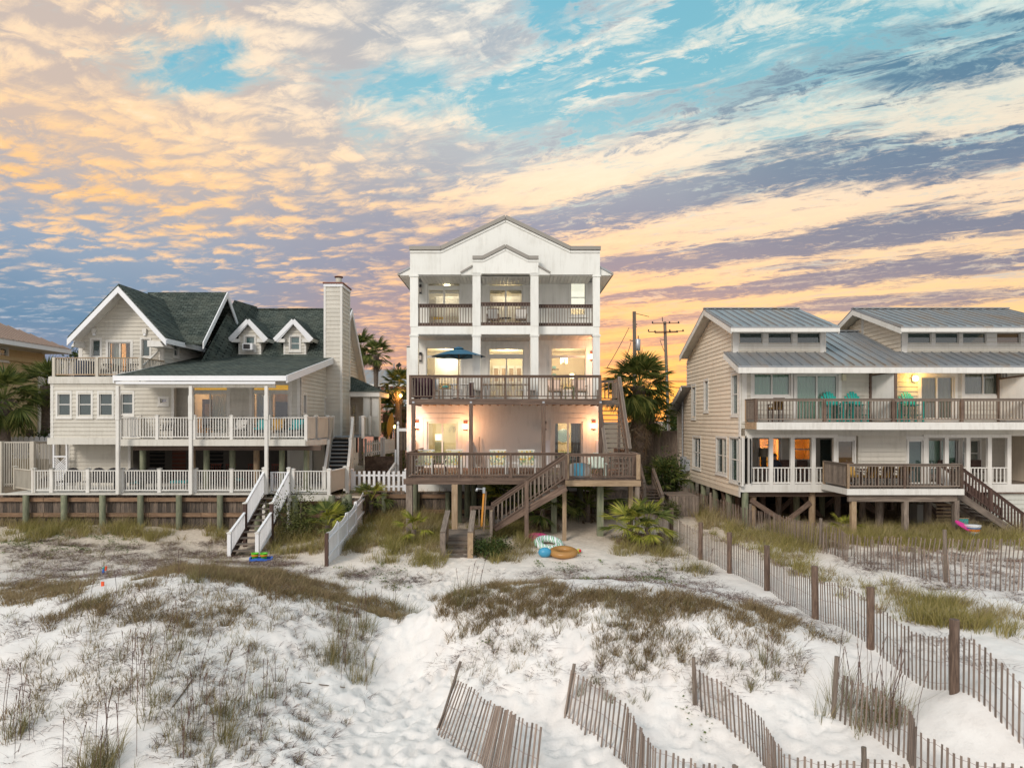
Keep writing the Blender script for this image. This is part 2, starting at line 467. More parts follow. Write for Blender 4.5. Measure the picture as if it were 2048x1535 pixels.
# ------------------------------------------------------------ objects
WM = {}
def _link(o, parent, M):
    COL.objects.link(o)
    WM[o.name] = M
    if parent is not None:
        o.parent = parent
        o.matrix_parent_inverse = WM[parent.name].inverted_safe()
    o.matrix_basis = M
    return o
def thing(name, label, cat, loc=(0, 0, 0), group=None):
    o = bpy.data.objects.new(name, None)
    o.empty_display_size = .2
    _link(o, None, Matrix.Translation(Vector(loc)))
    o['label'] = label
    o['category'] = cat
    if group: o['group'] = group
    return o
def tag(o, label, cat, group=None):
    o['label'] = label
    o['category'] = cat
    if group: o['group'] = group
    return o
_BOX = {}
_BV = [(-.5, -.5, -.5), (.5, -.5, -.5), (.5, .5, -.5), (-.5, .5, -.5), (-.5, -.5, .5), (.5, -.5, .5), (.5, .5, .5), (-.5, .5, .5)]
_BF = [(3, 2, 1, 0), (4, 5, 6, 7), (0, 1, 5, 4), (1, 2, 6, 5), (2, 3, 7, 6), (3, 0, 4, 7)]
def raw(name, v, f, m, smooth=False):
    me = bpy.data.meshes.new(name)
    me.from_pydata([tuple(a) for a in v], [], f)
    me.materials.append(m)
    if smooth:
        me.polygons.foreach_set('use_smooth', [True] * len(me.polygons))
    me.update()
    return me
def unit(kind, m):
    k = (kind, m.name)
    if k in _BOX: return _BOX[k]
    if kind == 'box':
        me = raw('box', _BV, _BF, m)
    elif kind == 'lap':      # lap siding board: thin at the top, proud at the bottom; faces -y
        v = [(-.5, -1, -.5), (.5, -1, -.5), (.5, 0, -.5), (-.5, 0, -.5), (-.5, -.25, .5), (.5, -.25, .5), (.5, 0, .5), (-.5, 0, .5)]
        me = raw('lap', v, _BF, m)
    elif kind == 'cyl':
        n = 12
        v = [(.5 * math.cos(2 * math.pi * i / n), .5 * math.sin(2 * math.pi * i / n), z) for z in (-.5, .5) for i in range(n)]
        f = [(i, (i + 1) % n, n + (i + 1) % n, n + i) for i in range(n)] + [tuple(range(n - 1, -1, -1)), tuple(range(n, 2 * n))]
        me = raw('cyl', v, f, m, False)
        for p in me.polygons: p.use_smooth = len(p.vertices) == 4
    elif kind == 'cap':      # pyramid post cap
        v = [(-.5, -.5, 0), (.5, -.5, 0), (.5, .5, 0), (-.5, .5, 0), (-.5, -.5, .5), (.5, -.5, .5), (.5, .5, .5), (-.5, .5, .5), (0, 0, 1)]
        me = raw('cap', v, [(3, 2, 1, 0), (0, 1, 5, 4), (1, 2, 6, 5), (2, 3, 7, 6), (3, 0, 4, 7), (4, 5, 8), (5, 6, 8), (6, 7, 8), (7, 4, 8)], m)
    elif kind == 'picket':
        v = [(-.5, -.5, 0), (.5, -.5, 0), (.5, -.5, .94), (0, -.5, 1), (-.5, -.5, .94), (-.5, .5, 0), (.5, .5, 0), (.5, .5, .94), (0, .5, 1), (-.5, .5, .94)]
        me = raw('picket', v, [(0, 1, 2, 3, 4), (9, 8, 7, 6, 5), (1, 0, 5, 6), (2, 1, 6, 7), (3, 2, 7, 8), (4, 3, 8, 9), (0, 4, 9, 5)], m)
    elif kind == 'sphere':
        v, f, n, k2 = [], [], 14, 9
        for j in range(k2 + 1):
            t = math.pi * j / k2
            for i in range(n):
                a = 2 * math.pi * i / n
                v.append((.5 * math.sin(t) * math.cos(a), .5 * math.sin(t) * math.sin(a), .5 * math.cos(t)))
        for j in range(k2):
            for i in range(n):
                f.append((j * n + i, (j + 1) * n + i, (j + 1) * n + (i + 1) % n, j * n + (i + 1) % n))
        me = raw('ball', v, f, m, True)
    _BOX[k] = me
    return me
def inst(name, kind, m, M, parent):
    o = bpy.data.objects.new(name, unit(kind, m))
    return _link(o, parent, M)
def box(name, m, x0, x1, y0, y1, z0, z1, parent, kind='box'):
    M = Matrix.Translation(((x0 + x1) / 2, (y0 + y1) / 2, (z0 + z1) / 2)) @ Matrix.Diagonal((abs(x1 - x0), abs(y1 - y0), abs(z1 - z0), 1))
    return inst(name, kind, m, M, parent)
def beam(name, m, a, b, w, h, parent, kind='box', up=(0, 0, 1), ext=0.0):
    """a bar from a to b: w across, h in the up direction"""
    a, b = Vector(a), Vector(b)
    d = b - a
    L = d.length
    xa = d.normalized()
    ya = Vector(up).cross(xa)
    if ya.length < 1e-4: ya = Vector((0, 1, 0)).cross(xa) if abs(xa.y) < .9 else Vector((1, 0, 0))
    ya.normalize()
    za = xa.cross(ya)
    R = Matrix((xa, ya, za)).transposed().to_4x4()
    if kind == 'cyl':
        R = Matrix((za, ya, -xa)).transposed().to_4x4() if False else Matrix((ya, za, xa)).transposed().to_4x4()
        M = Matrix.Translation((a + b) / 2) @ R @ Matrix.Diagonal((w, h, L + ext, 1))
    else:
        M = Matrix.Translation((a + b) / 2) @ R @ Matrix.Diagonal((L + ext, w, h, 1))
    return inst(name, kind, m, M, parent)
def mesh(name, m, v, f, parent, smooth=False):
    o = bpy.data.objects.new(name, raw(name, v, f, m, smooth))
    return _link(o, parent, Matrix.Identity(4))
class MB:
    """collects boxes and polygons for one part made of one mesh"""
    def __init__(s): s.v, s.f = [], []
    def box(s, x0, x1, y0, y1, z0, z1):
        b = len(s.v)
        s.v += [(x0, y0, z0), (x1, y0, z0), (x1, y1, z0), (x0, y1, z0), (x0, y0, z1), (x1, y0, z1), (x1, y1, z1), (x0, y1, z1)]
        s.f += [tuple(b + i for i in q) for q in _BF]
    def hexa(s, vs):
        b = len(s.v)
        s.v += [tuple(a) for a in vs]
        s.f += [tuple(b + i for i in q) for q in _BF]
    def bar(s, a, b_, w, h=None, up=(0, 0, 1)):
        h = h or w
        a, b_ = Vector(a), Vector(b_)
        xa = (b_ - a).normalized()
        ya = Vector(up).cross(xa)
        if ya.length < 1e-4: ya = Vector((0, 1, 0)).cross(xa)
        if ya.length < 1e-4: ya = Vector((1, 0, 0))
        ya.normalize()
        za = xa.cross(ya)
        s.hexa([p + ya * (sy * w / 2) + za * (sz * h / 2) for sz in (-1, 1) for p, sy in ((a, -1), (b_, -1), (b_, 1), (a, 1))])
    def poly(s, pts, depth):
        """flat outline given an offset vector for its thickness"""
        b, n, d = len(s.v), len(pts), Vector(depth)
        s.v += [tuple(p) for p in pts] + [tuple(Vector(p) + d) for p in pts]
        s.f += [tuple(range(b, b + n)), tuple(range(b + 2 * n - 1, b + n - 1, -1))]
        s.f += [(b + i, b + n + i, b + n + (i + 1) % n, b + (i + 1) % n) for i in range(n)]
    def build(s, name, m, parent, smooth=False):
        return mesh(name, m, s.v, s.f, parent, smooth)
def lathe(name, m, prof, loc, parent, n=20):
    v = [(loc[0] + r * math.cos(2 * math.pi * i / n), loc[1] + r * math.sin(2 * math.pi * i / n), loc[2] + z) for r, z in prof for i in range(n)]
    f = [(j * n + i, j * n + (i + 1) % n, (j + 1) * n + (i + 1) % n, (j + 1) * n + i) for j in range(len(prof) - 1) for i in range(n)]
    return mesh(name, m, v, f, parent, True)
def light(name, loc, power, color, size=.05):
    l = bpy.data.lights.new(name, 'POINT')
    l.energy = power
    l.color = color
    l.shadow_soft_size = size
    o = bpy.data.objects.new(name, l)
    COL.objects.link(o)
    o.location = loc
    return o

# ------------------------------------------------------------ building blocks
class Wall:
    """a wall in a vertical plane; u runs from p0 to p1, outward is to the right of p0->p1 (towards -y for a wall running +x)"""
    def __init__(s, p0, p1, z0, z1, top=None, thick=.18):
        s.p0 = Vector((p0[0], p0[1], 0))
        d = Vector((p1[0] - p0[0], p1[1] - p0[1], 0))
        s.L = d.length
        s.ux = d.normalized()
        s.n = Vector((s.ux.y, -s.ux.x, 0))
        s.z0, s.z1, s.thick = z0, z1, thick
        s.top = top or [(0, z1), (s.L, z1)]
        s.holes = []
    def pt(s, u, z, out=0.0): return s.p0 + s.ux * u + s.n * out + Vector((0, 0, z))
    def u_of(s, px):
        """u of the wall point seen at photo column px"""
        k = (px - 1024) / F
        return (k * s.p0.y - s.p0.x) / (s.ux.x - k * s.ux.y)
    def at(s, px, py):
        u = s.u_of(px)
        Y = s.p0.y + s.ux.y * u
        return u, Z_(py, Y)
    def topz(s, u):
        return float(np.interp(u, [a for a, b in s.top], [b for a, b in s.top]))
    def hole(s, px0, py0, px1, py1):
        u0, za = s.at(px0, py0)
        u1, zb = s.at(px1, py1)
        h = (min(u0, u1), max(u0, u1), min(za, zb), max(za, zb))
        s.holes.append(h)
        return h
    def build(s, parent, m, boards=None, course=.21, lap=.045, name='wall', bname='siding_board'):
        mb = MB()
        us = sorted(set([0, s.L] + [min(max(x, 0), s.L) for h in s.holes for x in h[:2]] + [a for a, b in s.top if 0 < a < s.L]))
        for a, b in zip(us[:-1], us[1:]):
            if b - a < 1e-4: continue
            mid = (a + b) / 2
            hs = sorted([(h[2], h[3]) for h in s.holes if h[0] - 1e-6 <= mid <= h[1] + 1e-6])
            z = s.z0
            for h0, h1 in hs + [(None, None)]:
                ta, tb = (s.topz(a + 1e-6), s.topz(b - 1e-6)) if h0 is None else (h0, h0)
                if ta > z + .001 or tb > z + .001:
                    q = [s.pt(a, z), s.pt(b, z), s.pt(b, z, -s.thick), s.pt(a, z, -s.thick), s.pt(a, ta), s.pt(b, tb), s.pt(b, tb, -s.thick), s.pt(a, ta, -s.thick)]
                    mb.hexa(q)
                if h1 is not None: z = max(z, h1)
        w = mb.build(name, m, parent)
        if boards:
            R = Matrix((s.ux, -s.n, Vector((0, 0, 1)))).transposed().to_4x4()
            gu = np.linspace(0, s.L, 241)
            tz = np.interp(gu, [a for a, b in s.top], [b for a, b in s.top])
            z = s.z0
            while z < max(b for a, b in s.top) - .03:
                hh = min(course, max(b for a, b in s.top) - z)
                ok = tz >= z + hh * .6
                ok &= True
                hit_ = [(h[0] - .03, h[1] + .03) for h in s.holes if h[2] < z + hh * .5 < h[3]]
                for a, b in hit_: ok &= ~((gu > a) & (gu < b))
                i = 0
                while i < 241:
                    if ok[i]:
                        j = i
                        while j + 1 < 241 and ok[j + 1]: j += 1
                        a, b = gu[i], gu[j]
                        for p, q in hit_:      # snap board ends to the openings
                            if 0 < a - q < .12: a = q
                            if 0 < p - b < .12: b = p
                        if b - a > .06:
                            M = Matrix.Translation(s.pt((a + b) / 2, z + hh / 2, .002)) @ R @ Matrix.Diagonal((b - a, lap, hh * .985, 1))
                            inst(bname, 'lap', boards, M, parent)
                        i = j + 1
                    else: i += 1
                z += course
        return w
    def block(s, name, m, h, out0, out1, parent):
        mb = MB()
        u0, u1, z0, z1 = h
        mb.hexa([s.pt(u0, z0, out1), s.pt(u1, z0, out1), s.pt(u1, z0, out0), s.pt(u0, z0, out0), s.pt(u0, z1, out1), s.pt(u1, z1, out1), s.pt(u1, z1, out0), s.pt(u0, z1, out0)])
        return mb.build(name, m, parent)
def window(wall, h, parent, m=None, glass=None, cols=1, rows=1, trim=.09, sill=True, behind=None, name='window', depth=.12, bar=.045):
    """frame round the opening, sashes, panes, and what hangs behind the glass"""
    m = m or M_TRIM
    glass = glass or G_DARK
    u0, u1, z0, z1 = h
    fr = MB()
    def q(a, b, c, d, o0, o1):
        fr.hexa([wall.pt(a, c, o1), wall.pt(b, c, o1), wall.pt(b, c, o0), wall.pt(a, c, o0), wall.pt(a, d, o1), wall.pt(b, d, o1), wall.pt(b, d, o0), wall.pt(a, d, o0)])
    o1 = .05
    if trim:
        q(u0 - trim, u0, z0 - trim, z1 + trim, -.02, o1)
        q(u1, u1 + trim, z0 - trim, z1 + trim, -.02, o1)
        q(u0, u1, z1, z1 + trim, -.02, o1)
        q(u0, u1, z0 - trim, z0, -.02, o1)
    b = bar
    q(u0, u0 + b, z0, z1, -.10, -.015)
    q(u1 - b, u1, z0, z1, -.10, -.015)
    q(u0 + b, u1 - b, z1 - b, z1, -.10, -.015)
    q(u0 + b, u1 - b, z0, z0 + b, -.10, -.015)
    w = fr.build(name, m, parent)
    cu = [u0 + b + (u1 - u0 - 2 * b) * i / cols for i in range(cols + 1)]
    rz = [z0 + b + (z1 - z0 - 2 * b) * i / rows for i in range(rows + 1)]
    for c in cu[1:-1]: wall.block('mullion', m, (c - b / 2, c + b / 2, z0 + b, z1 - b), -.09, -.018, w)
    for r in rz[1:-1]: wall.block('mullion', m, (u0 + b, u1 - b, r - b / 2, r + b / 2), -.085, -.022, w)
    for i in range(cols):
        for j in range(rows):
            wall.block('pane', glass, (cu[i] + (b / 2 if i else 0), cu[i + 1] - (b / 2 if i < cols - 1 else 0), rz[j] + (b / 2 if j else 0), rz[j + 1] - (b / 2 if j < rows - 1 else 0)), -.062, -.055, w)
    if sill and trim: wall.block('sill', m, (u0 - trim - .03, u1 + trim + .03, z0 - trim - .045, z0 - trim), -.02, .09, w)
    if behind is not None:
        kind, mm = behind
        if kind == 'curtain': folds(wall, (u0, u1, z0, z1), -.16, mm, w)
        elif kind == 'blind':
            mb = MB()
            z = z0 + .02
            while z < z1 - .04:
                mb.hexa([wall.pt(u0, z, -.135), wall.pt(u1, z, -.135), wall.pt(u1, z + .008, -.16), wall.pt(u0, z + .008, -.16), wall.pt(u0, z + .036, -.12), wall.pt(u1, z + .036, -.12), wall.pt(u1, z + .042, -.145), wall.pt(u0, z + .042, -.145)])
                z += .045
            mb.build('blind', mm, w)
            wall.block('backing', M_DARK, (u0, u1, z0, z1), -.20, -.19, w)
        elif kind == 'void': wall.block('backing', mm, (u0, u1, z0, z1), -.40, -.38, w)
    return w
def folds(wall, h, out, m, parent, name='curtain', amp=.035, per=.16):
    u0, u1, z0, z1 = h
    n = max(8, int((u1 - u0) / per * 6))
    v, f = [], []
    for i in range(n + 1):
        u = u0 + (u1 - u0) * i / n
        o = out + amp * math.sin(u / per * 6.283 + math.sin(u * 3.1) * 1.2)
        v += [wall.pt(u, z0, o * 1.0), wall.pt(u, z1, out + amp * .6 * math.sin(u / per * 6.283))]
    f = [(2 * i, 2 * i + 2, 2 * i + 3, 2 * i + 1) for i in range(n)]
    k = len(v)
    v += [p - wall.n * .01 for p in v]
    f += [tuple(k + a for a in reversed(q)) for q in f[:]]
    return mesh(name, m, v, f, parent, True)
def room(wall, h, depth, parent, m, floor=None, margin=.25, z0=None, z1=None):
    """five inner faces of a lit room behind an opening"""
    u0, u1 = h[0] - margin, h[1] + margin
    a, b = (h[2] - .02 if z0 is None else z0), (h[3] + .25 if z1 is None else z1)
    t = wall.thick + .005
    o = -t - depth
    mb = MB()
    def q(u0, u1, a, b, o0, o1):
        mb.hexa([wall.pt(u0, a, o1), wall.pt(u1, a, o1), wall.pt(u1, a, o0), wall.pt(u0, a, o0), wall.pt(u0, b, o1), wall.pt(u1, b, o1), wall.pt(u1, b, o0), wall.pt(u0, b, o0)])
    q(u0, u1, a, b, o - .05, o)
    q(u0 - .05, u0, a, b, o, -t)
    q(u1, u1 + .05, a, b, o, -t)
    q(u0, u1, b, b + .05, o, -t)
    r = mb.build('interior_wall', m, parent)
    mb = MB()
    mb.hexa([wall.pt(u0, a - .05, -t), wall.pt(u1, a - .05, -t), wall.pt(u1, a - .05, o), wall.pt(u0, a - .05, o), wall.pt(u0, a, -t), wall.pt(u1, a, -t), wall.pt(u1, a, o), wall.pt(u0, a, o)])
    mb.build('interior_floor', floor or W_TAN, parent)
    return r
def railing(parent, pts, h, mp, mr=None, mb_=None, post=.10, post_every=1.8, bal=.035, gap=.13, cap=False, base=.09, rail_w=.09, rail_h=.04, posts=True, flat=True, pext=0.0, pdrop=0.0, endposts=True, pgroup=None):
    """posts, top and bottom rail, balusters one by one along a 3D polyline at floor level"""
    mr, mb_ = mr or mp, mb_ or mp
    first = True
    for a, b in zip(pts[:-1], pts[1:]):
        a, b = Vector(a), Vector(b)
        d = b - a
        L = math.hypot(d.x, d.y)
        up = Vector((0, 0, 1))
        if L < .02: continue
        beam('top_rail', mr, a + up * (h - rail_h / 2), b + up * (h - rail_h / 2), rail_w, rail_h, parent)
        beam('bottom_rail', mr, a + up * (base + .02), b + up * (base + .02), bal + .012, .05, parent)
        if not flat: beam('rail', mr, a + up * (h - rail_h - .045), b + up * (h - rail_h - .045), bal + .012, .08, parent)
        n = max(1, round(L / gap))
        for i in range(n):
            p = a + d * ((i + .5) / n)
            M = Matrix.Translation(p + up * ((h - rail_h + base) / 2 + .01)) @ Matrix.Rotation(math.atan2(d.y, d.x), 4, 'Z') @ Matrix.Diagonal((bal, bal, h - rail_h - base - .01, 1))
            inst('baluster', 'box', mb_, M, parent)
        if posts:
            k = max(1, round(L / post_every))
            for i in range(0 if first else 1, k + 1):
                if not endposts and i in (0, k): continue
                p = a + d * (i / k)
                M = Matrix.Translation(p + up * ((h + pext - pdrop) / 2)) @ Matrix.Rotation(math.atan2(d.y, d.x), 4, 'Z') @ Matrix.Diagonal((post, post, h + pext + pdrop, 1))
                po = inst('rail_post', 'box', mp, M, parent)
                if cap:
                    M = Matrix.Translation(p + up * (h + pext)) @ Matrix.Rotation(math.atan2(d.y, d.x), 4, 'Z') @ Matrix.Diagonal((post + .04, post + .04, .07, 1))
                    inst('post_cap', 'cap', mr, M, po)
        first = False
def stairs(parent, top, bot, width, n, mt, ms, across, open_=True, tread_t=.045, run=.28, stringers=True, riser=None):
    """treads between two nosing points; across = unit vector of the stair's width"""
    top, bot, ac = Vector(top), Vector(bot), Vector(across).normalized()
    d = bot - top
    fl = Vector((d.x, d.y, 0)).normalized()
    for i in range(n):
        p = top + d * ((i + .5) / n)
        p.z = top.z + d.z * ((i + 1) / (n + 1))
        beam('tread', mt, p - ac * (width / 2 - .03), p + ac * (width / 2 - .03), run, tread_t, parent, up=(0, 0, 1))
        if riser is not None:
            beam('riser', riser, p - ac * (width / 2 - .04) - fl * run * .45 + Vector((0, 0, .08)), p + ac * (width / 2 - .04) - fl * run * .45 + Vector((0, 0, .08)), .02, abs(d.z) / (n + 1) * .7, parent)
    if stringers:
        for s in (-1, 1):
            o = ac * (s * width / 2)
            beam('stringer', ms, top + o - Vector((0, 0, .16)), bot + o - Vector((0, 0, .02)), .045, .27, parent)
def deck_boards(parent, m, x0, x1, y0, y1, z, along='y', w=.14, t=.035):
    a = x0 if along == 'y' else y0
    e = x1 if along == 'y' else y1
    while a < e - .03:
        b = min(a + w - .008, e)
        if along == 'y': box('deck_board', m, a, b, y0, y1, z - t, z, parent)
        else: box('deck_board', m, x0, x1, a, b, z - t, z, parent)
        a += w
def pile(parent, m, x, y, z1, r=.14, z0=None, name='pile', sink=.3):
    z0 = (gz(x, y) if z0 is None else z0) - sink
    return beam(name, m, (x, y, z0), (x, y, z1), r * 2, r * 2, parent, 'cyl')
# ------------------------------------------------------------ sand
def _sand(T):
    p = wpos(T)
    x, y, z = T.sep(p)
    n1 = T.noise(p, .9, 6, .6)
    n2 = T.noise(p, 7.0, 6, .7)
    n3 = T.noise(p, 60.0, 3, .6)
    vo = T.n.new('ShaderNodeTexVoronoi')
    vo.feature = 'F1'
    vo.inputs['Scale'].default_value = 3.2
    T.put(vo.inputs['Vector'], T.vm('ADD', p, T.vm('SCALE', T.xyz(n2, n1, 0), .5)))
    far = T.ss(y, 19, 30)
    white = T.mix(T.ss(n1, .35, .65), (.75, .70, .66, 1), (.82, .775, .735, 1))
    specks = T.ss(T.noise(p, 26.0, 4, .75), .66, .74)
    white = T.mix(T.m('MULTIPLY', specks, .5), white, (.35, .28, .22, 1))
    tan = T.mix(T.ss(n2, .35, .65), (.56, .46, .36, 1), (.68, .58, .47, 1))
    c = T.mix(far, white, tan)
    # litter and old roots lying in the back of the dunes
    lit = T.m('MULTIPLY', T.ss(T.noise(T.vm('MULTIPLY', p, (1, 1.6, 1)), 5.0, 8, .72, 1.0), .55, .66), T.ss(T.noise(p, .55, 4, .6), .42, .58))
    lit = T.m('MULTIPLY', lit, T.m('ADD', .02, T.m('MULTIPLY', T.ss(y, 18, 24), .55)))
    c = T.mix(lit, c, (.14, .095, .075, 1))
    # the yards and the ground under the houses: brown soil, road behind
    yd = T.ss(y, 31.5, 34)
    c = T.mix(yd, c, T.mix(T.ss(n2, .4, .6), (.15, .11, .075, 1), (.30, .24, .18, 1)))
    hgt = T.m('ADD', T.m('MULTIPLY', n2, .5), T.m('ADD', T.m('MULTIPLY', vo.outputs['Distance'], .25), T.m('MULTIPLY', n3, .12)))
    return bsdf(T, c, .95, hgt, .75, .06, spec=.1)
M_SAND = material('beach_sand', _sand)
def build_ground():
    xs = np.concatenate([-np.geomspace(900, 17, 26), np.arange(-16.5, 16.5, .085), np.geomspace(17, 900, 26)])
    ys = np.concatenate([[-900, -400, -200, -100, -60, -40, -25, -15, -8, -4, 0, 3, 5, 7, 8.2], np.arange(9, 31, .075), np.arange(31.2, 36, .14), np.geomspace(36.5, 1500, 40)])
    Xg, Yg = np.meshgrid(xs, ys)
    Zg = ground_z(Xg.ravel(), Yg.ravel()).reshape(Xg.shape)
    # footprints in the trodden sand
    r = np.random.default_rng(5)
    segs = [((700, 1535), (850, 1260), 1.7, 900), ((850, 1260), (900, 1130), .9, 260), ((1250, 1420), (1000, 1480), 1.5, 180), ((1560, 1420), (1350, 1500), .9, 90), ((1150, 1350), (1500, 1500), 1.6, 200), ((1340, 1050), (1440, 1130), .5, 60), ((450, 1500), (820, 1420), 1.1, 160)]
    dz = np.zeros_like(Zg)
    fy0, fx0 = np.searchsorted(ys, 9), np.searchsorted(xs, -16.5)
    for a, b, w, n in segs:
        A, B = hit(*a), hit(*b)
        for _ in range(n):
            t = r.random()
            cx, cy = A.x + (B.x - A.x) * t + r.normal() * w, A.y + (B.y - A.y) * t + r.normal() * w * .8
            if not (9.3 < cy < 31): continue
            an = math.atan2(B.y - A.y, B.x - A.x) + r.normal() * .5
            l, ww, dp = r.uniform(.13, .19), r.uniform(.075, .11), r.uniform(.03, .075)
            i0, i1 = np.searchsorted(xs, [cx - .5, cx + .5])
            j0, j1 = np.searchsorted(ys, [cy - .5, cy + .5])
            ex, ey = Xg[j0:j1, i0:i1] - cx, Yg[j0:j1, i0:i1] - cy
            u = (ex * math.cos(an) + ey * math.sin(an)) / l
            v = (ey * math.cos(an) - ex * math.sin(an)) / ww
            q = u * u + v * v
            dz[j0:j1, i0:i1] += -dp * np.exp(-q) + dp * .45 * np.exp(-(np.sqrt(q) - 1.5) ** 2 * 3)
    Zg = Zg + np.clip(dz, -.11, .07)
    ny, nx = Xg.shape
    v = np.stack([Xg, Yg, Zg], -1).reshape(-1, 3)
    idx = np.arange(ny * nx).reshape(ny, nx)
    q = np.stack([idx[:-1, :-1], idx[:-1, 1:], idx[1:, 1:], idx[1:, :-1]], -1).reshape(-1, 4)
    o = npmesh('sand_ground', v, q, M_SAND, True)
    o['kind'] = 'structure'
    return o
def npmesh(name, v, q, m, smooth=False, parent=None):
    me = bpy.data.meshes.new(name)
    k = q.shape[1]
    me.vertices.add(len(v))
    me.vertices.foreach_set('co', v.astype(np.float32).ravel())
    me.loops.add(q.size)
    me.loops.foreach_set('vertex_index', q.astype(np.int32).ravel())
    me.polygons.add(len(q))
    me.polygons.foreach_set('loop_start', np.arange(0, q.size, k, dtype=np.int32))
    me.polygons.foreach_set('loop_total', np.full(len(q), k, dtype=np.int32))
    if smooth: me.polygons.foreach_set('use_smooth', np.ones(len(q), dtype=bool))
    me.materials.append(m)
    me.update(calc_edges=True)
    o = bpy.data.objects.new(name, me)
    return _link(o, parent, Matrix.Identity(4))
build_ground()
# ------------------------------------------------------------ middle house: white, three storeys
WARMW = paint('warm_interior_paint', (.72, .60, .42, 1), amt=.05)
def middle_house():
    Yf, Yw, Yc = 32.5, 34.5, 31.95
    T = thing('beach_house', 'tall white three-storey house with stepped gable parapet and lit rooms', 'house', (0, 36, 1.4))
    xf = lambda px, Y=Yf: X_(px, Y)
    # --- walls behind the balconies
    lw = Wall((X_(818, Yw), Yw), (X_(1203, Yw), Yw), 1.4, 5.95)
    d1 = lw.hole(854, 843, 915, 932)
    d2 = lw.hole(1107, 843, 1165, 932)
    lw.build(T, M_WHITE)
    mw = Wall((X_(822, Yw), Yw), (X_(1198, Yw), Yw), 5.95, 9.35)
    m1 = mw.hole(853, 695, 922, 780)
    m2 = mw.hole(977, 696, 1048, 797)
    m3 = mw.hole(1102, 695, 1172, 780)
    mw.build(T, M_WHITE)
    tw = Wall((X_(822, Yw), Yw), (X_(1198, Yw), Yw), 9.35, 12.3)
    t1 = tw.hole(855, 558, 921, 655)
    t2 = tw.hole(977, 558, 1046, 655)
    t3 = tw.hole(1141, 559, 1171, 630)
    tw.build(T, M_WHITE)
    # vertical battens on the panelled walls
    for w, px0, px1, hs in ((mw, 824, 1196, (m1, m2, m3)), (tw, 824, 1196, (t1, t2, t3))):
        u = .3
        while u < w.L:
            segs = [(w.z0 + .02, w.z1 - .02)]
            for h in hs:
                if h[0] - .16 < u < h[1] + .16: segs = [s for s in [(w.z0 + .02, h[2] - .17), (h[3] + .15, w.z1 - .02)] if s[1] - s[0] > .1]
            for a, b in segs: w.block('batten', M_WHITE, (u, u + .03, a, b), 0.0, .018, T)
            u += .405
    # --- windows and sliding doors
    def slider(w, h, zt, glass, **k):
        """sliding door with a transom above zt"""
        u0, u1, a, b = h
        wn = window(w, (u0, u1, a, zt - .05), T, M_WHITE, glass, 2, 1, trim=.0, sill=False, name='sliding_door', bar=.075, **k)
        window(w, (u0, u1, zt + .05, b), T, M_WHITE, G_CLR, 1, 1, trim=.0, sill=False, name='transom', bar=.05)
        w.block('head_casing', M_WHITE, (u0, u1, zt - .05, zt + .05), -.1, .02, T)
        tr = MB()
        for q in ((u0 - .13, u0, a, b + .13), (u1, u1 + .13, a, b + .13), (u0, u1, b, b + .13)):
            tr.hexa([w.pt(q[0], q[2], .045), w.pt(q[1], q[2], .045), w.pt(q[1], q[2], -.02), w.pt(q[0], q[2], -.02), w.pt(q[0], q[3], .045), w.pt(q[1], q[3], .045), w.pt(q[1], q[3], -.02), w.pt(q[0], q[3], -.02)])
        tr.build('door_casing', M_WHITE, T)
        return wn
    slider(tw, t1, tw.at(900, 575)[1], G_CLR)
    slider(tw, t2, tw.at(900, 575)[1], G_CLR)
    slider(mw, m2, mw.at(900, 712)[1], G_CLR)
    for h in (m1, m3):
        zt = mw.at(900, 713)[1]
        window(mw, (h[0], h[1], h[2], zt - .02), T, M_WHITE, G_CLR, 1, 1, trim=0, sill=False, bar=.04)
        window(mw, (h[0], h[1], zt + .02, h[3]), T, M_WHITE, G_CLR, 1, 1, trim=0, sill=False, name='transom', bar=.04)
        mw.block('window_rail', M_WHITE, (h[0], h[1], zt - .02, zt + .02), -.1, .0, T)
        tr = MB()
        for q in ((h[0] - .09, h[0], h[2] - .09, h[3] + .09), (h[1], h[1] + .09, h[2] - .09, h[3] + .09), (h[0], h[1], h[3], h[3] + .09), (h[0], h[1], h[2] - .09, h[2])):
            tr.hexa([mw.pt(q[0], q[2], .045), mw.pt(q[1], q[2], .045), mw.pt(q[1], q[2], -.02), mw.pt(q[0], q[2], -.02), mw.pt(q[0], q[3], .045), mw.pt(q[1], q[3], .045), mw.pt(q[1], q[3], -.02), mw.pt(q[0], q[3], -.02)])
        tr.build('window_casing', M_WHITE, T)
    w3 = window(tw, t3, T, M_WHITE, G_CLR, 1, 2, trim=.08, sill=True, bar=.04)
    tw.block('lit_blind', glow('lit_window_blind', (.95, .88, .75, 1), 1.1), (t3[0], t3[1], t3[2] + .35, t3[3]), -.2, -.19, w3)
    for h in (d1, d2):
        window(lw, h, T, M_WHITE, G_CLR, 2, 1, trim=.17, sill=False, name='sliding_door', bar=.08)
        lw.block('door_casing', M_WHITE, (h[0] - .42, h[0] - .19, h[2], h[3] + .40), .0, .03, T)
        lw.block('door_casing', M_WHITE, (h[1] + .19, h[1] + .42, h[2], h[3] + .40), .0, .03, T)
        lw.block('door_casing', M_WHITE, (h[0] - .19, h[1] + .19, h[3] + .19, h[3] + .42), .0, .03, T)
    # --- rooms
    WI = paint('cream_interior_paint', (.78, .72, .58, 1), amt=.05)
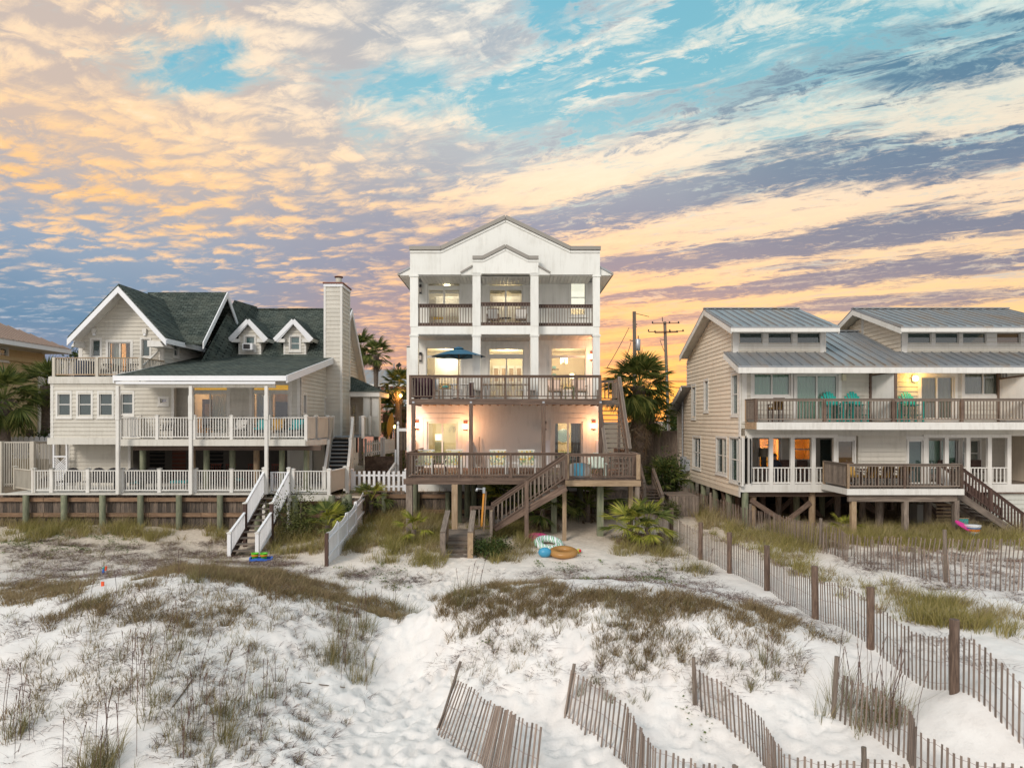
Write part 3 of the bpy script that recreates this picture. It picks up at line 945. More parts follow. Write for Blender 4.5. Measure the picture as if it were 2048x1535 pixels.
    for w, h, col, p, dep in ((lw, d1, WI, 60, 3.2), (lw, d2, WARMW, 70, 3.0), (mw, m1, WI, 130, 3.6), (mw, m2, WI, 150, 4.2), (mw, m3, WARMW, 120, 3.6), (tw, t1, WI, 45, 3.0), (tw, t2, WI, 45, 3.0), (tw, t3, WI, 60, 1.5)):
        room(w, h, dep, T, col, margin=.5, z1=min(h[3] + .15, w.z1 - .05))
        c = w.pt((h[0] + h[1]) / 2, h[3] - .35, -dep * .55)
        light('room_lamp', c, p, (1, .78, .50), .15)
    # curtains in the ground floor right door, wall mirror, bed, headboard
    dk = plain('grey_curtain_cloth', (.16, .16, .18, 1), .9)
    folds(lw, (d2[0], d2[0] + .25, d2[2], d2[3]), -.35, dk, T)
    folds(lw, (d2[1] - .55, d2[1], d2[2], d2[3]), -.35, dk, T)
    mr = MB()
    c = lw.pt((d2[0] + d2[1]) / 2 - .02, (d2[2] + d2[3]) / 2 + .35, -3.1)
    n = 24
    mr.poly([(c.x + .42 * math.cos(6.283 * i / n), c.y, c.z + .42 * math.sin(6.283 * i / n)) for i in range(n)], (0, .03, 0))
    mm = mr.build('round_mirror', WARMW, T)
    mr = MB()
    mr.poly([(c.x + .37 * math.cos(6.283 * i / n), c.y - .02, c.z + .37 * math.sin(6.283 * i / n)) for i in range(n)], (0, .01, 0))
    mr.build('mirror_glass', plain('blue_mirror', (.22, .33, .42, 1), .15), mm)
    lin = plain('bed_linen', (.62, .62, .52, 1), .9)
    for w, h in ((lw, d1), (lw, d2)):
        a, b = w.pt(h[0] - .2, h[2], -2.6), w.pt(h[1] + .2, h[2], -1.0)
        box('bed', lin, a.x, b.x, b.y, a.y, h[2] + .02, h[2] + .62, T)
        box('throw_blanket', plain('green_throw', (.25, .30, .18, 1), .9), a.x, b.x, b.y - .02, b.y + .8, h[2] + .05, h[2] + .66, T)
    p = lw.pt(d1[0] + .38, d1[2] + .62, -2.0)
    box('pillow', plain('grey_green_pillow', (.30, .33, .26, 1), .9), p.x - .2, p.x + .28, p.y, p.y + .2, p.z + .03, p.z + .55, T)
    box('lamp_shade', glow('lit_lamp_shade', (1, .85, .6, 1), 1.6), p.x - .25, p.x + .15, p.y + .5, p.y + .8, p.z + .62, p.z + .95, T)
    sw = MB()
    for k in range(4):
        cx = lw.pt(d1[0] + .95 + k * .22, d1[3] - .42, -3.12)
        for i in range(14):
            a0, a1 = i * .42, (i + 1) * .42
            sw.bar((cx.x + .13 * math.cos(a0), cx.y, cx.z + .16 * math.sin(a0 * 1.3)), (cx.x + .13 * math.cos(a1), cx.y, cx.z + .16 * math.sin(a1 * 1.3)), .022)
    sw.build('wall_ornament', M_GREY, T)
    # back room cabinets seen through the middle door
    for i in range(4):
        q = mw.pt(m2[0] + .1 + i * .43, m2[2] + 1.0, -4.15)
        box('kitchen_cabinet', M_VINYL, q.x, q.x + .38, q.y, q.y + .12, q.z, q.z + 1.0, T)
        box('cabinet_window', W_TAN, q.x + .07, q.x + .31, q.y - .01, q.y, q.z + .12, q.z + .85, T)
    q = mw.pt(m2[0] + .3, m2[2] + .0, -2.0)
    box('kitchen_counter', M_VINYL, q.x - .5, q.x + 1.7, q.y, q.y + .6, q.z, q.z + .95, T)
    # chandelier and table lamp in the right room
    q = mw.pt((m3[0] + m3[1]) / 2 - .1, m3[3] - .1, -1.8)
    ch = MB()
    for i in range(7):
        a = i * .9
        ch.box(q.x + .17 * math.cos(a) - .025, q.x + .17 * math.cos(a) + .025, q.y + .17 * math.sin(a) - .025, q.y + .17 * math.sin(a) + .025, q.z - .55 + .04 * (i % 3), q.z - .22)
    ch.box(q.x - .2, q.x + .2, q.y - .2, q.y + .2, q.z - .22, q.z - .18)
    ch.build('chandelier', glow('lit_chandelier', (1, .92, .75, 1), 4), T)
    q = mw.pt(m3[0] + 1.12, m3[2] + .55, -.7)
    lathe('table_lamp', glow('bright_lamp', (1, .82, .5, 1), 9), [(0, 0), (.1, .02), (.13, .12), (.09, .24), (0, .26)], (q.x, q.y, q.z + .08), T)
    for k, (dx, zz) in enumerate(((.1, .4), (.1, .8), (.1, 1.2))):
        q = mw.pt(m3[0] + dx, m3[2] + zz, -2.2)
        box('bookshelf', W_TAN, q.x, q.x + .45, q.y, q.y + .3, q.z, q.z + .05, T)
        box('ornament', plain('teal_ornament', (.2, .4, .38, 1)), q.x + .1, q.x + .3, q.y + .05, q.y + .2, q.z + .05, q.z + .2, T)
    # dining table inside the top-left room, yellow light on it
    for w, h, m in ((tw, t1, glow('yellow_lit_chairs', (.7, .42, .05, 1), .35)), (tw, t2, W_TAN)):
        q = w.pt(h[0] + .15, h[2] + .62, -.9)
        box('desk_top', m, q.x, q.x + .6, q.y, q.y + .5, q.z, q.z + .05, T)
        for dx in (.02, .55): box('desk_leg', m, q.x + dx, q.x + dx + .04, q.y, q.y + .04, h[2], q.z, T)
    for w, h in ((tw, t1), (tw, t2), (mw, m1)):
        q = w.pt(h[0] + .05, h[2], -2.4)
        for i in range(14):
            zz = h[2] + .5 + i * .11
            if zz < h[3] - .3: box('shutter_slat', M_VINYL, q.x + .1, q.x + (h[1] - h[0]) - .15, q.y, q.y + .02, zz, zz + .085, T)
    # side body of the house
    body = MB()
    xl, xr = X_(813, Yw), 4.25
    body.box(xl, xl + .2, Yw + .05, 46, 1.4, Z_(692, Yw))
    body.box(xl + .45, xl + .65, Yw + .05, 46, 9.0, 12.0)
    body.box(xr - .2, xr, Yw + .02, 46, 1.4, 12.0)
    body.box(xl, xr, 45.8, 46, 1.4, 12.0)
    body.box(xl + .0, xl + .5, Yw + .05, 46, Z_(694, Yw), Z_(692, Yw) + .02)
    body.build('side_wall', M_WHITE, T)
    # --- columns and beams of the facade
    def col(px0, px1, z0, z1, Y, name='column'):
        a, b = X_(px0, Y), X_(px1, Y)
        c = box(name, M_WHITE, a, b, Y, Y + (b - a), z0, z1, T)
        box('capital', M_WHITE, a - .035, b + .035, Y - .035, Y + (b - a) + .035, z1 - .10, z1 - .03, c)
        return c
    zs = Z_(668, Yf), Z_(652, Yf), Z_(549, Yf)
    zc = Z_(668, Yc), Z_(651, Yc), Z_(546, Yc)
    for a, b in ((820, 836), (1186, 1200)):
        col(a, b, 5.96, zs[0], Yf)
        col(a, b, zs[1] - .02, zs[2], Yf)
    for a, b in ((945, 961), (1061, 1077)):
        col(a, b, 5.96, zc[0], Yc)
        col(a, b, zc[1] - .02, zc[2], Yc)
    mb = MB()
    mb.box(xf(821), X_(947, Yf) - .0, Yf + .02, Yw, zs[0], zs[1])
    mb.box(X_(947, Yf), X_(1076, Yf), Yc + .02, Yw - .001, zc[0] + .001, zc[1])
    mb.box(X_(1076, Yf), xf(1199), Yf + .021, Yw, zs[0], zs[1])
    mb.build('balcony_slab', M_WHITE, T)
    # grooved soffits: one narrow board after the other
    for px0, px1, z in ((837, 945, zs[0]), (962, 1060, zc[0]), (1078, 1185, zs[0]), (837, 945, zs[2]), (962, 1060, zc[2]), (1078, 1185, zs[2])):
        a, b = X_(px0, Yf), X_(px1, Yf)
        n = int((b - a) / .17)
        for i in range(n):
            x = a + (b - a) * i / n
            box('soffit_board', M_TRIM, x + .008, x + (b - a) / n - .008, Yf + .1, Yw - .01, z - .045, z - .012, T)
    # parapet with a stepped gable
    z = lambda py: Z_(py, Yf)
    out = [(820, 549), (1200, 549), (1200, 499), (1141, 499), (1011, 437), (882, 499), (820, 499)]
    p = MB()
    p.poly([(xf(a), Yf, z(b)) for a, b in out], (0, .22, 0))
    p.build('parapet', M_WHITE, T)
    bd = MB()
    tops = [(820, 499), (882, 499), (1011, 437), (1141, 499), (1200, 499)]
    for (a, b), (c, d) in zip(tops[:-1], tops[1:]):
        bd.bar((xf(a), Yf - .02, z(b + 4.5)), (xf(c), Yf - .02, z(d + 4.5)), .05, .10)
    bd.build('parapet_moulding', M_WHITE, T)
    for (a, b), (c, d) in zip(tops[:-1], tops[1:]):
        beam('parapet_cap', M_CAP, (xf(a) - (.03 if a == 820 else 0), Yf + .1, z(b - 2.5)), (xf(c) + (.03 if c == 1200 else 0), Yf + .1, z(d - 2.5)), .42, .17, T)
    # centre bay parapet
    zc_ = lambda py: Z_(py, Yc)
    xc = lambda px: X_(px, Yc)
    out = [(945, 547), (1077, 547), (1077, 517), (1057, 517), (1011, 494), (966, 517), (945, 517)]
    p = MB()
    p.poly([(xc(a), Yc, zc_(b)) for a, b in out], (0, .2, 0))
    p.box(xc(945), xc(949), Yc + .2, Yf, zc_(547), zc_(520))
    p.box(xc(1073), xc(1077), Yc + .2, Yf, zc_(547), zc_(520))
    p.build('bay_parapet', M_WHITE, T)
    tops = [(945, 517), (966, 517), (1011, 494), (1057, 517), (1077, 517)]
    for (a, b), (c, d) in zip(tops[:-1], tops[1:]):
        beam('bay_cap', M_CAP, (xc(a), Yc + .1, zc_(b - 2)), (xc(c), Yc + .1, zc_(d - 2)), .36, .15, T)
    mb = MB()
    for (a, b), (c, d) in zip(tops[:-1], tops[1:]): mb.bar((xc(a), Yc - .015, zc_(b + 5)), (xc(c), Yc - .015, zc_(d + 5)), .04, .08)
    mb.build('bay_moulding', M_WHITE, T)
    for s, (a, b) in ((-1, (945, 922)), (1, (1077, 1100))):      # little wing roofs beside the bay
        w = MB()
        w.poly([(xc(a), Yc + .05, zc_(549)), (xc(b), Yc + .05, zc_(549)), (xc(b), Yc + .05, zc_(546)), (xc(a), Yc + .05, zc_(533))], (0, .5, 0))
        w.build('eave_return', M_WHITE, T)
        beam('return_roof', M_CAP, (xc(b) + s * .02, Yc + .28, zc_(545)), (xc(a), Yc + .28, zc_(531)), .62, .07, T)
    # main roof, its eaves seen left and right of the parapet
    zr = z(549)
    ex0, ex1 = X_(799, 32.7), X_(1223, 32.7)
    r = MB()
    cx = (ex0 + ex1) / 2
    zt = zr + .15 + (cx - ex0) * .5
    for s, e in ((-1, ex0), (1, ex1)):
        w = MB()
        xi = xf(820) if s < 0 else xf(1200)
        w.poly([(xi, 32.66, zr), (e, 32.66, zr), (e, 32.66, zr + .1), (xi, 32.66, zr + .1 + abs(xi - e) * .62)], (0, .12, 0))
        w.build('eave_return', M_WHITE, T)
        sf = MB()
        sf.box(min(e, xi), max(e, xi), 32.78, 46.3, zr - .02, zr + .04)
        sf.build('soffit', M_WHITE, T)
        rf = MB()
        rf.hexa([(e, 32.6, zr + .06), (cx, 32.8 if 0 else 38, zr + .06), (cx, 38, zr + .06), (e, 46.5, zr + .06), (e, 32.6, zr + .16), (cx, 32.75, zt), (cx, 46.2, zt), (e, 46.5, zr + .16)])
        rf.build('roof', M_MROOF, T)
        gt = MB()
        gt.box(min(e, e + s * .08), max(e, e + s * .08), 32.6, 46.5, zr, zr + .12)
        gt.build('gutter', M_CAP, T)
    # --- balcony railings (dark stained)
    def bal(px0, px1, Y, zf, zt):
        a, b = X_(px0, Y), X_(px1, Y)
        box('top_rail', W_DARK, a, b, Y + .04, Y + .18, zt - .05, zt, T)
        box('rail_board', W_DARK, a, b, Y + .09, Y + .13, zt - .17, zt - .05, T)
        box('rail_board', W_DARK, a, b, Y + .09, Y + .13, zf + .06, zf + .17, T)
        box('kick_board', W_RED, a, b, Y + .02, Y + .2, zf, zf + .045, T)
        n = int((b - a) / .125)
        for i in range(n):
            x = a + (b - a) * (i + .5) / n
            box('baluster', W_GREY, x - .018, x + .018, Y + .055, Y + .088, zf + .05, zt - .05, T)
    bal(836, 945, Yf, Z_(652, Yf), Z_(607, Yf))
    bal(962, 1061, Yc, Z_(651, Yc), Z_(604, Yc))
    bal(1078, 1187, Yf, Z_(652, Yf), Z_(608, Yf))
    # --- sconces
    def sconce(w, px, py, lit):
        u, zz = w.at(px, py)
        bk = w.block('sconce', M_RUST if lit else M_BLK, (u - .09, u + .09, zz + .12, zz + .26), 0, .16, T)
        w.block('lamp_glass', glow('lit_sconce', (1, .62, .30, 1), 7) if lit else plain('dim_lamp_glass', (.5, .45, .4, 1)), (u - .08, u + .08, zz - .13, zz + .12), .02, .14, bk)
        w.block('lamp_foot', M_RUST if lit else M_BLK, (u - .09, u + .09, zz - .19, zz - .13), 0, .16, bk)
        if lit: light('sconce_light', w.pt(u, zz, .7), lit * 2.1, (1, .46, .22), .1)
    sconce(lw, 834, 850, 34)
    sconce(lw, 931, 852, 34)
    sconce(lw, 1187, 851, 34)
    sconce(lw, 1089, 852, 0)
    sconce(mw, 840, 715, 0)
    sconce(tw, 840, 580, 0)
    sconce(mw, 1184, 713, 30)
    for px in (826, 939, 1094, 1197):      # white half-height cabinets by the doors
        u, zz = lw.at(px, 884)
        lw.block('meter_box', M_VINYL, (u - .15, u + .15, zz - 1.3, zz + .1), .0, .3, T)
    return T
middle_house()

def middle_decks():
    T = thing('wooden_deck', 'weathered brown two-level timber deck on tall posts below the white house', 'deck', (0, 30, 0))
    Yu, Yl, Yr = 30.5, 28.4, 27.6
    zu, zl = Z_(797, Yu), 2.61
    xl, xr = X_(818, Yu), X_(1203, Yu)
    deck_boards(T, W_RED, xl, xr, Yu, 34.45, zu)
    box('rim_joist', W_RED, xl, xr, Yu - .05, Yu, zu - .26, zu - .035, T)
    box('rim_joist', W_RED, xl, xl + .05, Yu, 34.4, zu - .26, zu - .04, T)
    box('rim_joist', W_RED, xr - .05, xr, Yu, 34.4, zu - .26, zu - .04, T)
    n = 22
    for i in range(1, n):
        x = xl + (xr - xl) * i / n
        box('joist', W_TAN, x - .02, x + .02, Yu, 34.4, zu - .24, zu - .037, T)
    railing(T, [(xl + .05, 33.6, zu), (xl + .05, Yu + .06, zu)], 1.06, W_RED, W_RED, W_GREY, bal=.035, gap=.13, flat=False, rail_w=.13)
    railing(T, [(xl + .05, Yu + .06, zu), (xr - .05, Yu + .06, zu)], 1.06, W_RED, W_RED, W_GREY, bal=.035, gap=.135, flat=False, rail_w=.13, post_every=1.08)
    for px in (827, 942, 1087, 1201):
        x = X_(px, Yu)
        box('deck_post', W_RED, x - .085, x + .085, Yu - .10, Yu + .07, zl, zu - .26, T)
        box('bolt_plate', M_STEEL, x - .05, x + .05, Yu - .06, Yu - .052, zu - .2, zu - .12, T)
    # lower deck, left part and projecting right part
    ax, bx, cx_ = X_(812, Yl), 2.2, X_(1279, Yr)
    deck_boards(T, W_RED, ax, bx, Yl, 34.45, zl)
    deck_boards(T, W_RED, bx + .001, cx_, Yr, 34.45, zl)
    box('rim_joist', W_RED, ax - .1, bx, Yl - .05, Yl, zl - .27, zl - .037, T)
    box('rim_joist', W_TAN, bx - .05, cx_ + .05, Yr - .05, Yr, zl - .27, zl - .037, T)
    box('rim_joist', W_RED, ax, ax + .05, Yl, 34.4, zl - .27, zl - .037, T)
    box('rim_joist', W_RED, cx_ - .05, cx_, Yr, 34.4, zl - .27, zl - .037, T)
    for i in range(1, 20):
        x = ax + (cx_ - ax) * i / 20
        box('joist', W_GREY, x - .02, x + .02, (Yl if x < bx else Yr), 34.4, zl - .25, zl - .04, T)
    h = 1.05
    railing(T, [(ax + .05, 33.2, zl), (ax + .05, Yl + .05, zl)], h, W_RED, W_RED, W_RED, flat=False, rail_w=.13)
    railing(T, [(ax + .05, Yl + .05, zl), (X_(1125, Yl), Yl + .05, zl)], h, W_RED, W_RED, W_GREY, flat=False, rail_w=.13, post_every=2.2, gap=.125)
    railing(T, [(bx + .05, Yr + .05, zl), (cx_ - .05, Yr + .05, zl)], h, W_GREY, W_RED, W_RED, flat=False, rail_w=.13, post_every=3.0, gap=.14)
    railing(T, [(cx_ - .05, Yr + .05, zl), (cx_ - .05, 33.9, zl)], h, W_GREY, W_RED, W_RED, flat=False, rail_w=.13, post_every=1.6, gap=.16)
    box('peeling_post', W_TAN, bx - .06, bx + .10, Yr - .02, Yr + .03, zl, zl + h - .04, T)
    box('peeling_post', W_TAN, cx_ - .13, cx_ + .03, Yr - .03, Yr + .02, zl, zl + h - .04, T)
    # posts down to the sand
    for px, Y, m, w in ((818, Yl, W_GREY, .26), (909, 28.2, W_TAN, .24), (1108, 29.0, W_GRN, .24), (1129, Yr, W_TAN, .16), (1201, 28.4, W_GRN, .26), (1262, 28.6, W_TAN, .18), (1275, Yr, W_GREY, .17), (918, 31.5, W_GRN, .24), (1198, 31.5, W_GREY, .2), (1050, 31.8, W_GREY, .24)):
        x = X_(px, Y)
        box('deck_post', m, x - w / 2, x + w / 2, Y + .01, Y + .01 + w, gz(x, Y) - .4, zl - .27, T)
    for px, Y in ((830, 33.0), (935, 33.0), (948, 33.0), (1030, 33.0), (1160, 33.0)):
        x = X_(px, Y)
        pile(T, W_GRN, x, Y, zl - .27, .15)
    # lattice panel below the long stair
    x0, x1 = X_(1222, Yr + .35), X_(1264, Yr + .35)
    for i in range(6):
        x = x0 + (x1 - x0) * i / 5
        box('lattice_slat', W_GREY, x - .02, x + .02, Yr + .33, Yr + .35, zl + .12, zl + .95, T)
    for i in range(6):
        zz = zl + .14 + .155 * i
        box('lattice_slat', W_GREY, x0 - .04, x1 + .04, Yr + .351, Yr + .37, zz - .02, zz + .02, T)
    # long stair from the upper deck down to the lower one
    S = thing('wooden_staircase', 'steep weathered timber stair from upper to lower deck of the white house', 'stairs', (4.6, 30.8, zl))
    xa, xb = 4.08, 5.02
    deck_boards(S, W_GREY, xr + .01, xb + .06, 32.15, 33.6, zu, along='x')
    box('landing_joist', W_GREY, xr + .01, xb + .06, 32.1, 32.15, zu - .26, zu - .03, S)
    stairs(S, (4.55, 32.1, zu - .1), (4.55, 29.3, zl + .12), .92, 14, W_GREY, W_GREY, (1, 0, 0), run=.26)
    railing(S, [(xr + .1, 33.5, zu), (xb, 33.5, zu), (xb, 32.2, zu)], 1.0, W_GREY, gap=.17, bal=.05, flat=False)
    for x, w in ((xa - .03, .17), (xb + .03, .19)):
        z0o = 0 if x > 4.5 else -.62
        beam('handrail', W_GREY, (x, 32.15, zu + .98 + z0o), (x, 29.25, zl + (1.08 if x > 4.5 else .75)), .05, w + .06, S)
        beam('handrail_cap', W_GREY, (x, 32.15, zu + 1.08 + z0o), (x, 29.25, zl + (1.18 if x > 4.5 else .85)), .15, .045, S)
        if x > 4.5:
            beam('guard_board', W_RED, (x - .01, 32.15, zu + .6), (x - .01, 29.25, zl + .7), .03, .22, S)
            beam('guard_board', W_RED, (x - .01, 32.15, zu + .25), (x - .01, 29.25, zl + .35), .03, .22, S)
        for Y, zt in ((32.15, zu + 1.0 + z0o), (29.25, zl + 1.05)):
            zb = zl if Y < 31 else zu - .3
            box('newel_post', W_GREY, x - .06, x + .06, Y - .06, Y + .06, zb, zt, S)
    box('stair_support', W_GREY, xb - .05, xb + .06, 32.0, 32.14, zl, zu - .2, S)
    # stair from the lower deck to the landing on the sand
    D = thing('wooden_staircase', 'brown timber stair with railing running down left from the lower deck to a low landing', 'stairs', (-.5, 27.8, .3))
    yl0, yl1 = 27.15, 28.2
    tp, bt = Vector((2.15, (yl0 + yl1) / 2, zl)), Vector((X_(984, 27.6), (yl0 + yl1) / 2, .62))
    stairs(D, tp - Vector((0, 0, .12)), bt + Vector((.1, 0, .1)), yl1 - yl0, 9, W_GREY, W_RED, (0, 1, 0), run=.27)
    for yy in (yl0 - .04, yl1 - .05):
        railing(D, [(tp.x, yy, tp.z + .02), (bt.x, yy, bt.z)], 1.0, W_RED, W_RED, W_GREY, post_every=2.0, gap=.16, bal=.04, flat=False, rail_w=.12)
    for px in (1053,):
        x = X_(px, yl0)
        box('stair_post', W_RED, x - .08, x + .08, yl0 - .16, yl0 - .07, gz(x, yl0) - .3, Z_(960, yl0), D)
    lx0, lx1 = X_(890, 27.4), bt.x
    deck_boards(D, W_GREY, lx0, lx1, 26.3, 28.3, .5, along='x')
    box('landing_frame', W_GREY, lx0, lx1, 26.24, 26.3, .25, .47, D)
    box('landing_frame', W_GREY, lx0, lx0 + .05, 26.3, 28.3, .25, .46, D)
    railing(D, [(lx0 + 1.0, 28.25, .5), (lx1, 28.25, .5)], .95, W_RED, W_RED, W_GREY, gap=.2, bal=.045, flat=False)
    railing(D, [(lx1, 28.1, .5), (lx1, 26.5, .5)], .95, W_GREY, W_TAN, W_GREY, gap=.16, bal=.04, flat=False)
    sx0, sx1 = X_(890, 26), X_(943, 26)
    for i, (yy, zz) in enumerate(((26.05, .34), (25.65, .16), (25.2, .0))):
        box('tread', W_GREY, sx0 + .1, sx1 - .08, yy - .2, yy + .2, zz - .05, zz, D)
        if i < 2: box('riser', W_GREY, sx0 + .12, sx1 - .1, yy - .17, yy - .14, zz - .2, zz - .06, D)
    for x, pa in ((sx0 + .02, 0), (sx1 + .02, 1)):
        zt = 1.35
        beam('handrail', W_GREY, (x, 26.9, zt + .08), (x + .0, 25.0, zt - .45), .2, .06, D)
        box('handrail_post', W_TAN, x - .09, x + .09, 26.2, 26.36, gz(x, 26.2) - .3, zt - .08, D)
        box('handrail_post', W_GREY if not pa else W_TAN, x - .1, x + .1, 24.9, 25.05, gz(x, 25) - .3, zt - .47, D)
        for k in range(6):
            yy = 25.2 + k * .18
            box('side_slat', W_GREY, x - .02, x + .02, yy, yy + .12, .1, zt - .42 + k * .055, D)
middle_decks()
# ------------------------------------------------------------ left house: beige lap siding, green shingle roofs
def slab_roof(parent, pts, t, m=None, name='roof', trim=None):
    """roof plane from an outline on its top surface, thickness straight down"""
    mb = MB()
    mb.poly([Vector(p) - Vector((0, 0, t)) for p in pts], (0, 0, t))
    return mb.build(name, m or M_SHIN, parent)
def left_house():
    T = thing('beach_house', 'beige clapboard house with green shingle roofs, two dormers and a tall chimney', 'house', (-15, 38, 1.5))
    z2 = 4.12
    # ---- left wing (two storeys, gable in front, small deck on its front part)
    Ya, Yb = 33.5, 35.5
    xw0 = X_(102, Ya)
    wf = Wall((xw0, Ya), (X_(349, Ya), Ya), z2 - .05, 7.05)
    hs = [wf.hole(116, 785, 141, 832), wf.hole(157, 785, 183, 832), wf.hole(199, 785, 225, 832), wf.hole(243, 785, 266, 828)]
    h5 = wf.hole(321, 797, 334, 806)
    wf.build(T, M_BEIGE, M_BEIGE, .20)
    for i, h in enumerate(hs): window(wf, h, T, M_TRIM, G_DARK, 1, 2, behind=('blind', plain('blind_slat', (.30, .32, .33, 1))) if i == 2 else None)
    window(wf, h5, T, M_TRIM, G_MID, 1, 1, trim=.11)
    for u in (0.0, wf.L - .14): wf.block('corner_board', M_TRIM, (u, u + .14, wf.z0, wf.z1), .0, .045, T)
    wl = Wall((xw0, 40), (xw0, Ya), z2 - .05, 7.05)
    wl.build(T, M_BEIGE, M_BEIGE, .20)
    zt = 7.13
    box('deck_fascia', M_GTRIM, xw0 - .05, X_(281, Ya), Ya - .12, Ya - .052, zt - .34, zt, T)
    box('deck_floor', M_GREY, xw0, X_(281, Ya), Ya - .05, Yb, zt - .1, zt - .01, T)
    box('fascia', M_GTRIM, xw0 - .12, X_(235, Ya), Ya - .10, Ya - .03, z2 - .30, z2 + .02, T)
    box('underside', M_GTRIM, xw0, X_(349, Ya), Ya, 40, z2 - .25, z2 - .06, T)
    # upper deck railing
    a, b = Vector((X_(108, Ya), Ya + .02, zt)), Vector((X_(281, Ya), Ya + .02, zt))
    railing(T, [(a.x, Yb, zt), a], .95, M_RAILB, W_TAN, M_RAILB, gap=.14, bal=.04)
    railing(T, [a, b], .95, M_RAILB, W_TAN, M_RAILB, post_every=2.1, gap=.122, bal=.036, post=.13)
    railing(T, [b, (b.x + .15, Yb, zt)], .95, M_RAILB, W_TAN, M_RAILB, gap=.14, bal=.04)
    railing(T, [(b.x + .05, Ya + .1, zt), (X_(319, Yb), Yb - .1, zt + .9)], .6, M_RAILB, M_TRIM, M_RAILB, gap=.13, bal=.04, posts=False)
    # gable wall
    gx0, gx1 = X_(158, Yb), X_(328, Yb)
    zE, zA = 9.05, 11.75
    cx = (gx0 + gx1) / 2
    g = Wall((gx0, Yb), (gx1, Yb), 7.05, zE, top=[(0, zE), (cx - gx0, zA), (gx1 - gx0, zE)])
    g1 = g.hole(184, 679, 201, 713)
    g2 = g.hole(217, 684, 262, 745)
    g3 = g.hole(284, 678, 300, 713)
    g.build(T, M_BEIGE, M_BEIGE, .20)
    window(g, g1, T, M_TRIM, G_DARK)
    window(g, g3, T, M_TRIM, G_DARK)
    window(g, g2, T, M_TRIM, G_CLR, 2, 1, trim=.12, sill=False, name='sliding_door', bar=.06)
    room(g, g2, 2.5, T, paint('tan_interior_paint', (.66, .52, .36, 1), amt=.05))
    light('room_lamp', g.pt((g2[0] + g2[1]) / 2 + .3, g2[2] + 1.2, -1.6), 38, (1, .62, .28), .15)
    folds(g, (g2[0] + .75, g2[0] + .95, g2[2], g2[3]), -.3, plain('brown_curtain', (.12, .08, .05, 1), .9), T)
    folds(g, (g2[0], g2[0] + .5, g2[2], g2[3]), -.3, plain('white_curtain', (.6, .58, .52, 1), .9), T)
    for px in (190, 291):
        u, zz = g.at(px, 662)
        s = g.block('wall_light', M_TRIM, (u - .1, u + .1, zz - .12, zz + .12), 0, .14, T)
        g.block('lamp_glass', M_VINYL, (u - .06, u + .06, zz - .24, zz - .12), .02, .12, s)
    for u in (0.0, g.L - .2): g.block('corner_board', M_TRIM, (u, u + .2, g.z0, g.z1), .0, .045, T)
    # right side wall of the wing with its small window
    sw = Wall((gx1, Yb), (gx1, 40), 7.0, 9.05)
    s1 = sw.hole(347, 684, 356, 713)
    sw.build(T, M_GTRIM, M_GTRIM, .20)
    window(sw, s1, T, M_TRIM, G_DARK, 1, 2)
    sl = Wall((gx0, 41), (gx0, Yb), 7.0, 9.05)
    sl.build(T, M_BEIGE, M_BEIGE, .20)
    # front gable roof: two steep planes, ridge along y
    Yr = 34.5
    ax_, az = X_(237, Yr), Z_(567, Yr)
    lx, rx, ez = X_(135, Yr), X_(333, Yr), Z_(673, Yr)
    Yk = 42.0
    slab_roof(T, [(lx, Yr, ez), (ax_, Yr, az), (ax_, Yk, az), (lx, Yk, ez)], .12)
    slab_roof(T, [(ax_, Yr, az), (rx, Yr, ez), (rx, Yk - 2.6, ez), (ax_, Yk, az)], .12)
    rb = MB()
    for (x0, z0), (x1, z1) in (((lx, ez), (ax_, az)), ((ax_, az), (rx, ez))):
        o = Vector((0, 0, -.14))
        rb.hexa([Vector((x0, Yr - .06, z0)) + o - Vector((0, 0, .32)), Vector((x1, Yr - .06, z1)) + o - Vector((0, 0, .32)), Vector((x1, Yr + .0, z1)) + o - Vector((0, 0, .32)), Vector((x0, Yr + .0, z0)) + o - Vector((0, 0, .32)),
                 Vector((x0, Yr - .06, z0)) + o, Vector((x1, Yr - .06, z1)) + o, Vector((x1, Yr, z1)) + o, Vector((x0, Yr, z0)) + o])
    rb.build('rake_board', M_VINYL, T)
    sf = MB()
    for (x0, z0), (x1, z1) in (((lx, ez), (ax_, az)), ((ax_, az), (rx, ez))):
        sf.poly([(x0, Yr, z0 - .17), (x1, Yr, z1 - .17), (x1, Yb, z1 - .17), (x0, Yb, z0 - .17)], (0, 0, .04))
    sf.build('soffit', M_TRIM, T)
    er = MB()
    for e, w in ((lx, gx0 + .35), (rx, gx1 - .35)):
        s = 1 if w > e else -1
        er.poly([(e + s * .15, Yr + .02, ez - .50), (w, Yr + .02, ez - .50), (w, Yr + .02, ez - .18), (e + s * .35, Yr + .02, ez - .22)], (0, Yb - Yr, 0))
    er.build('eave_return', M_TRIM, T)
    beam('eave_fascia', M_VINYL, (rx + .0, Yr, ez - .22), (rx + .0, Yk - 3.2, ez - .22), .06, .26, T)
    # cross gable behind, ridge along x, right-hand gable end
    Rx, Ry, Rz = -16.5, 39.5, 12.4
    Fy, Fz = 36.4, 9.15
    slab_roof(T, [(Rx, Fy, Fz), (Rx, Ry, Rz), (ax_ - 1.2, Ry, Rz), (ax_ + .1, 37.4, 10.2), (rx - .8, Fy, Fz)], .12)
    slab_roof(T, [(Rx, Ry, Rz), (Rx, Ry + 3.2, Fz), (ax_ - 1, Ry + 3.2, Fz), (ax_ - 1, Ry, Rz)], .12)
    rb = MB()
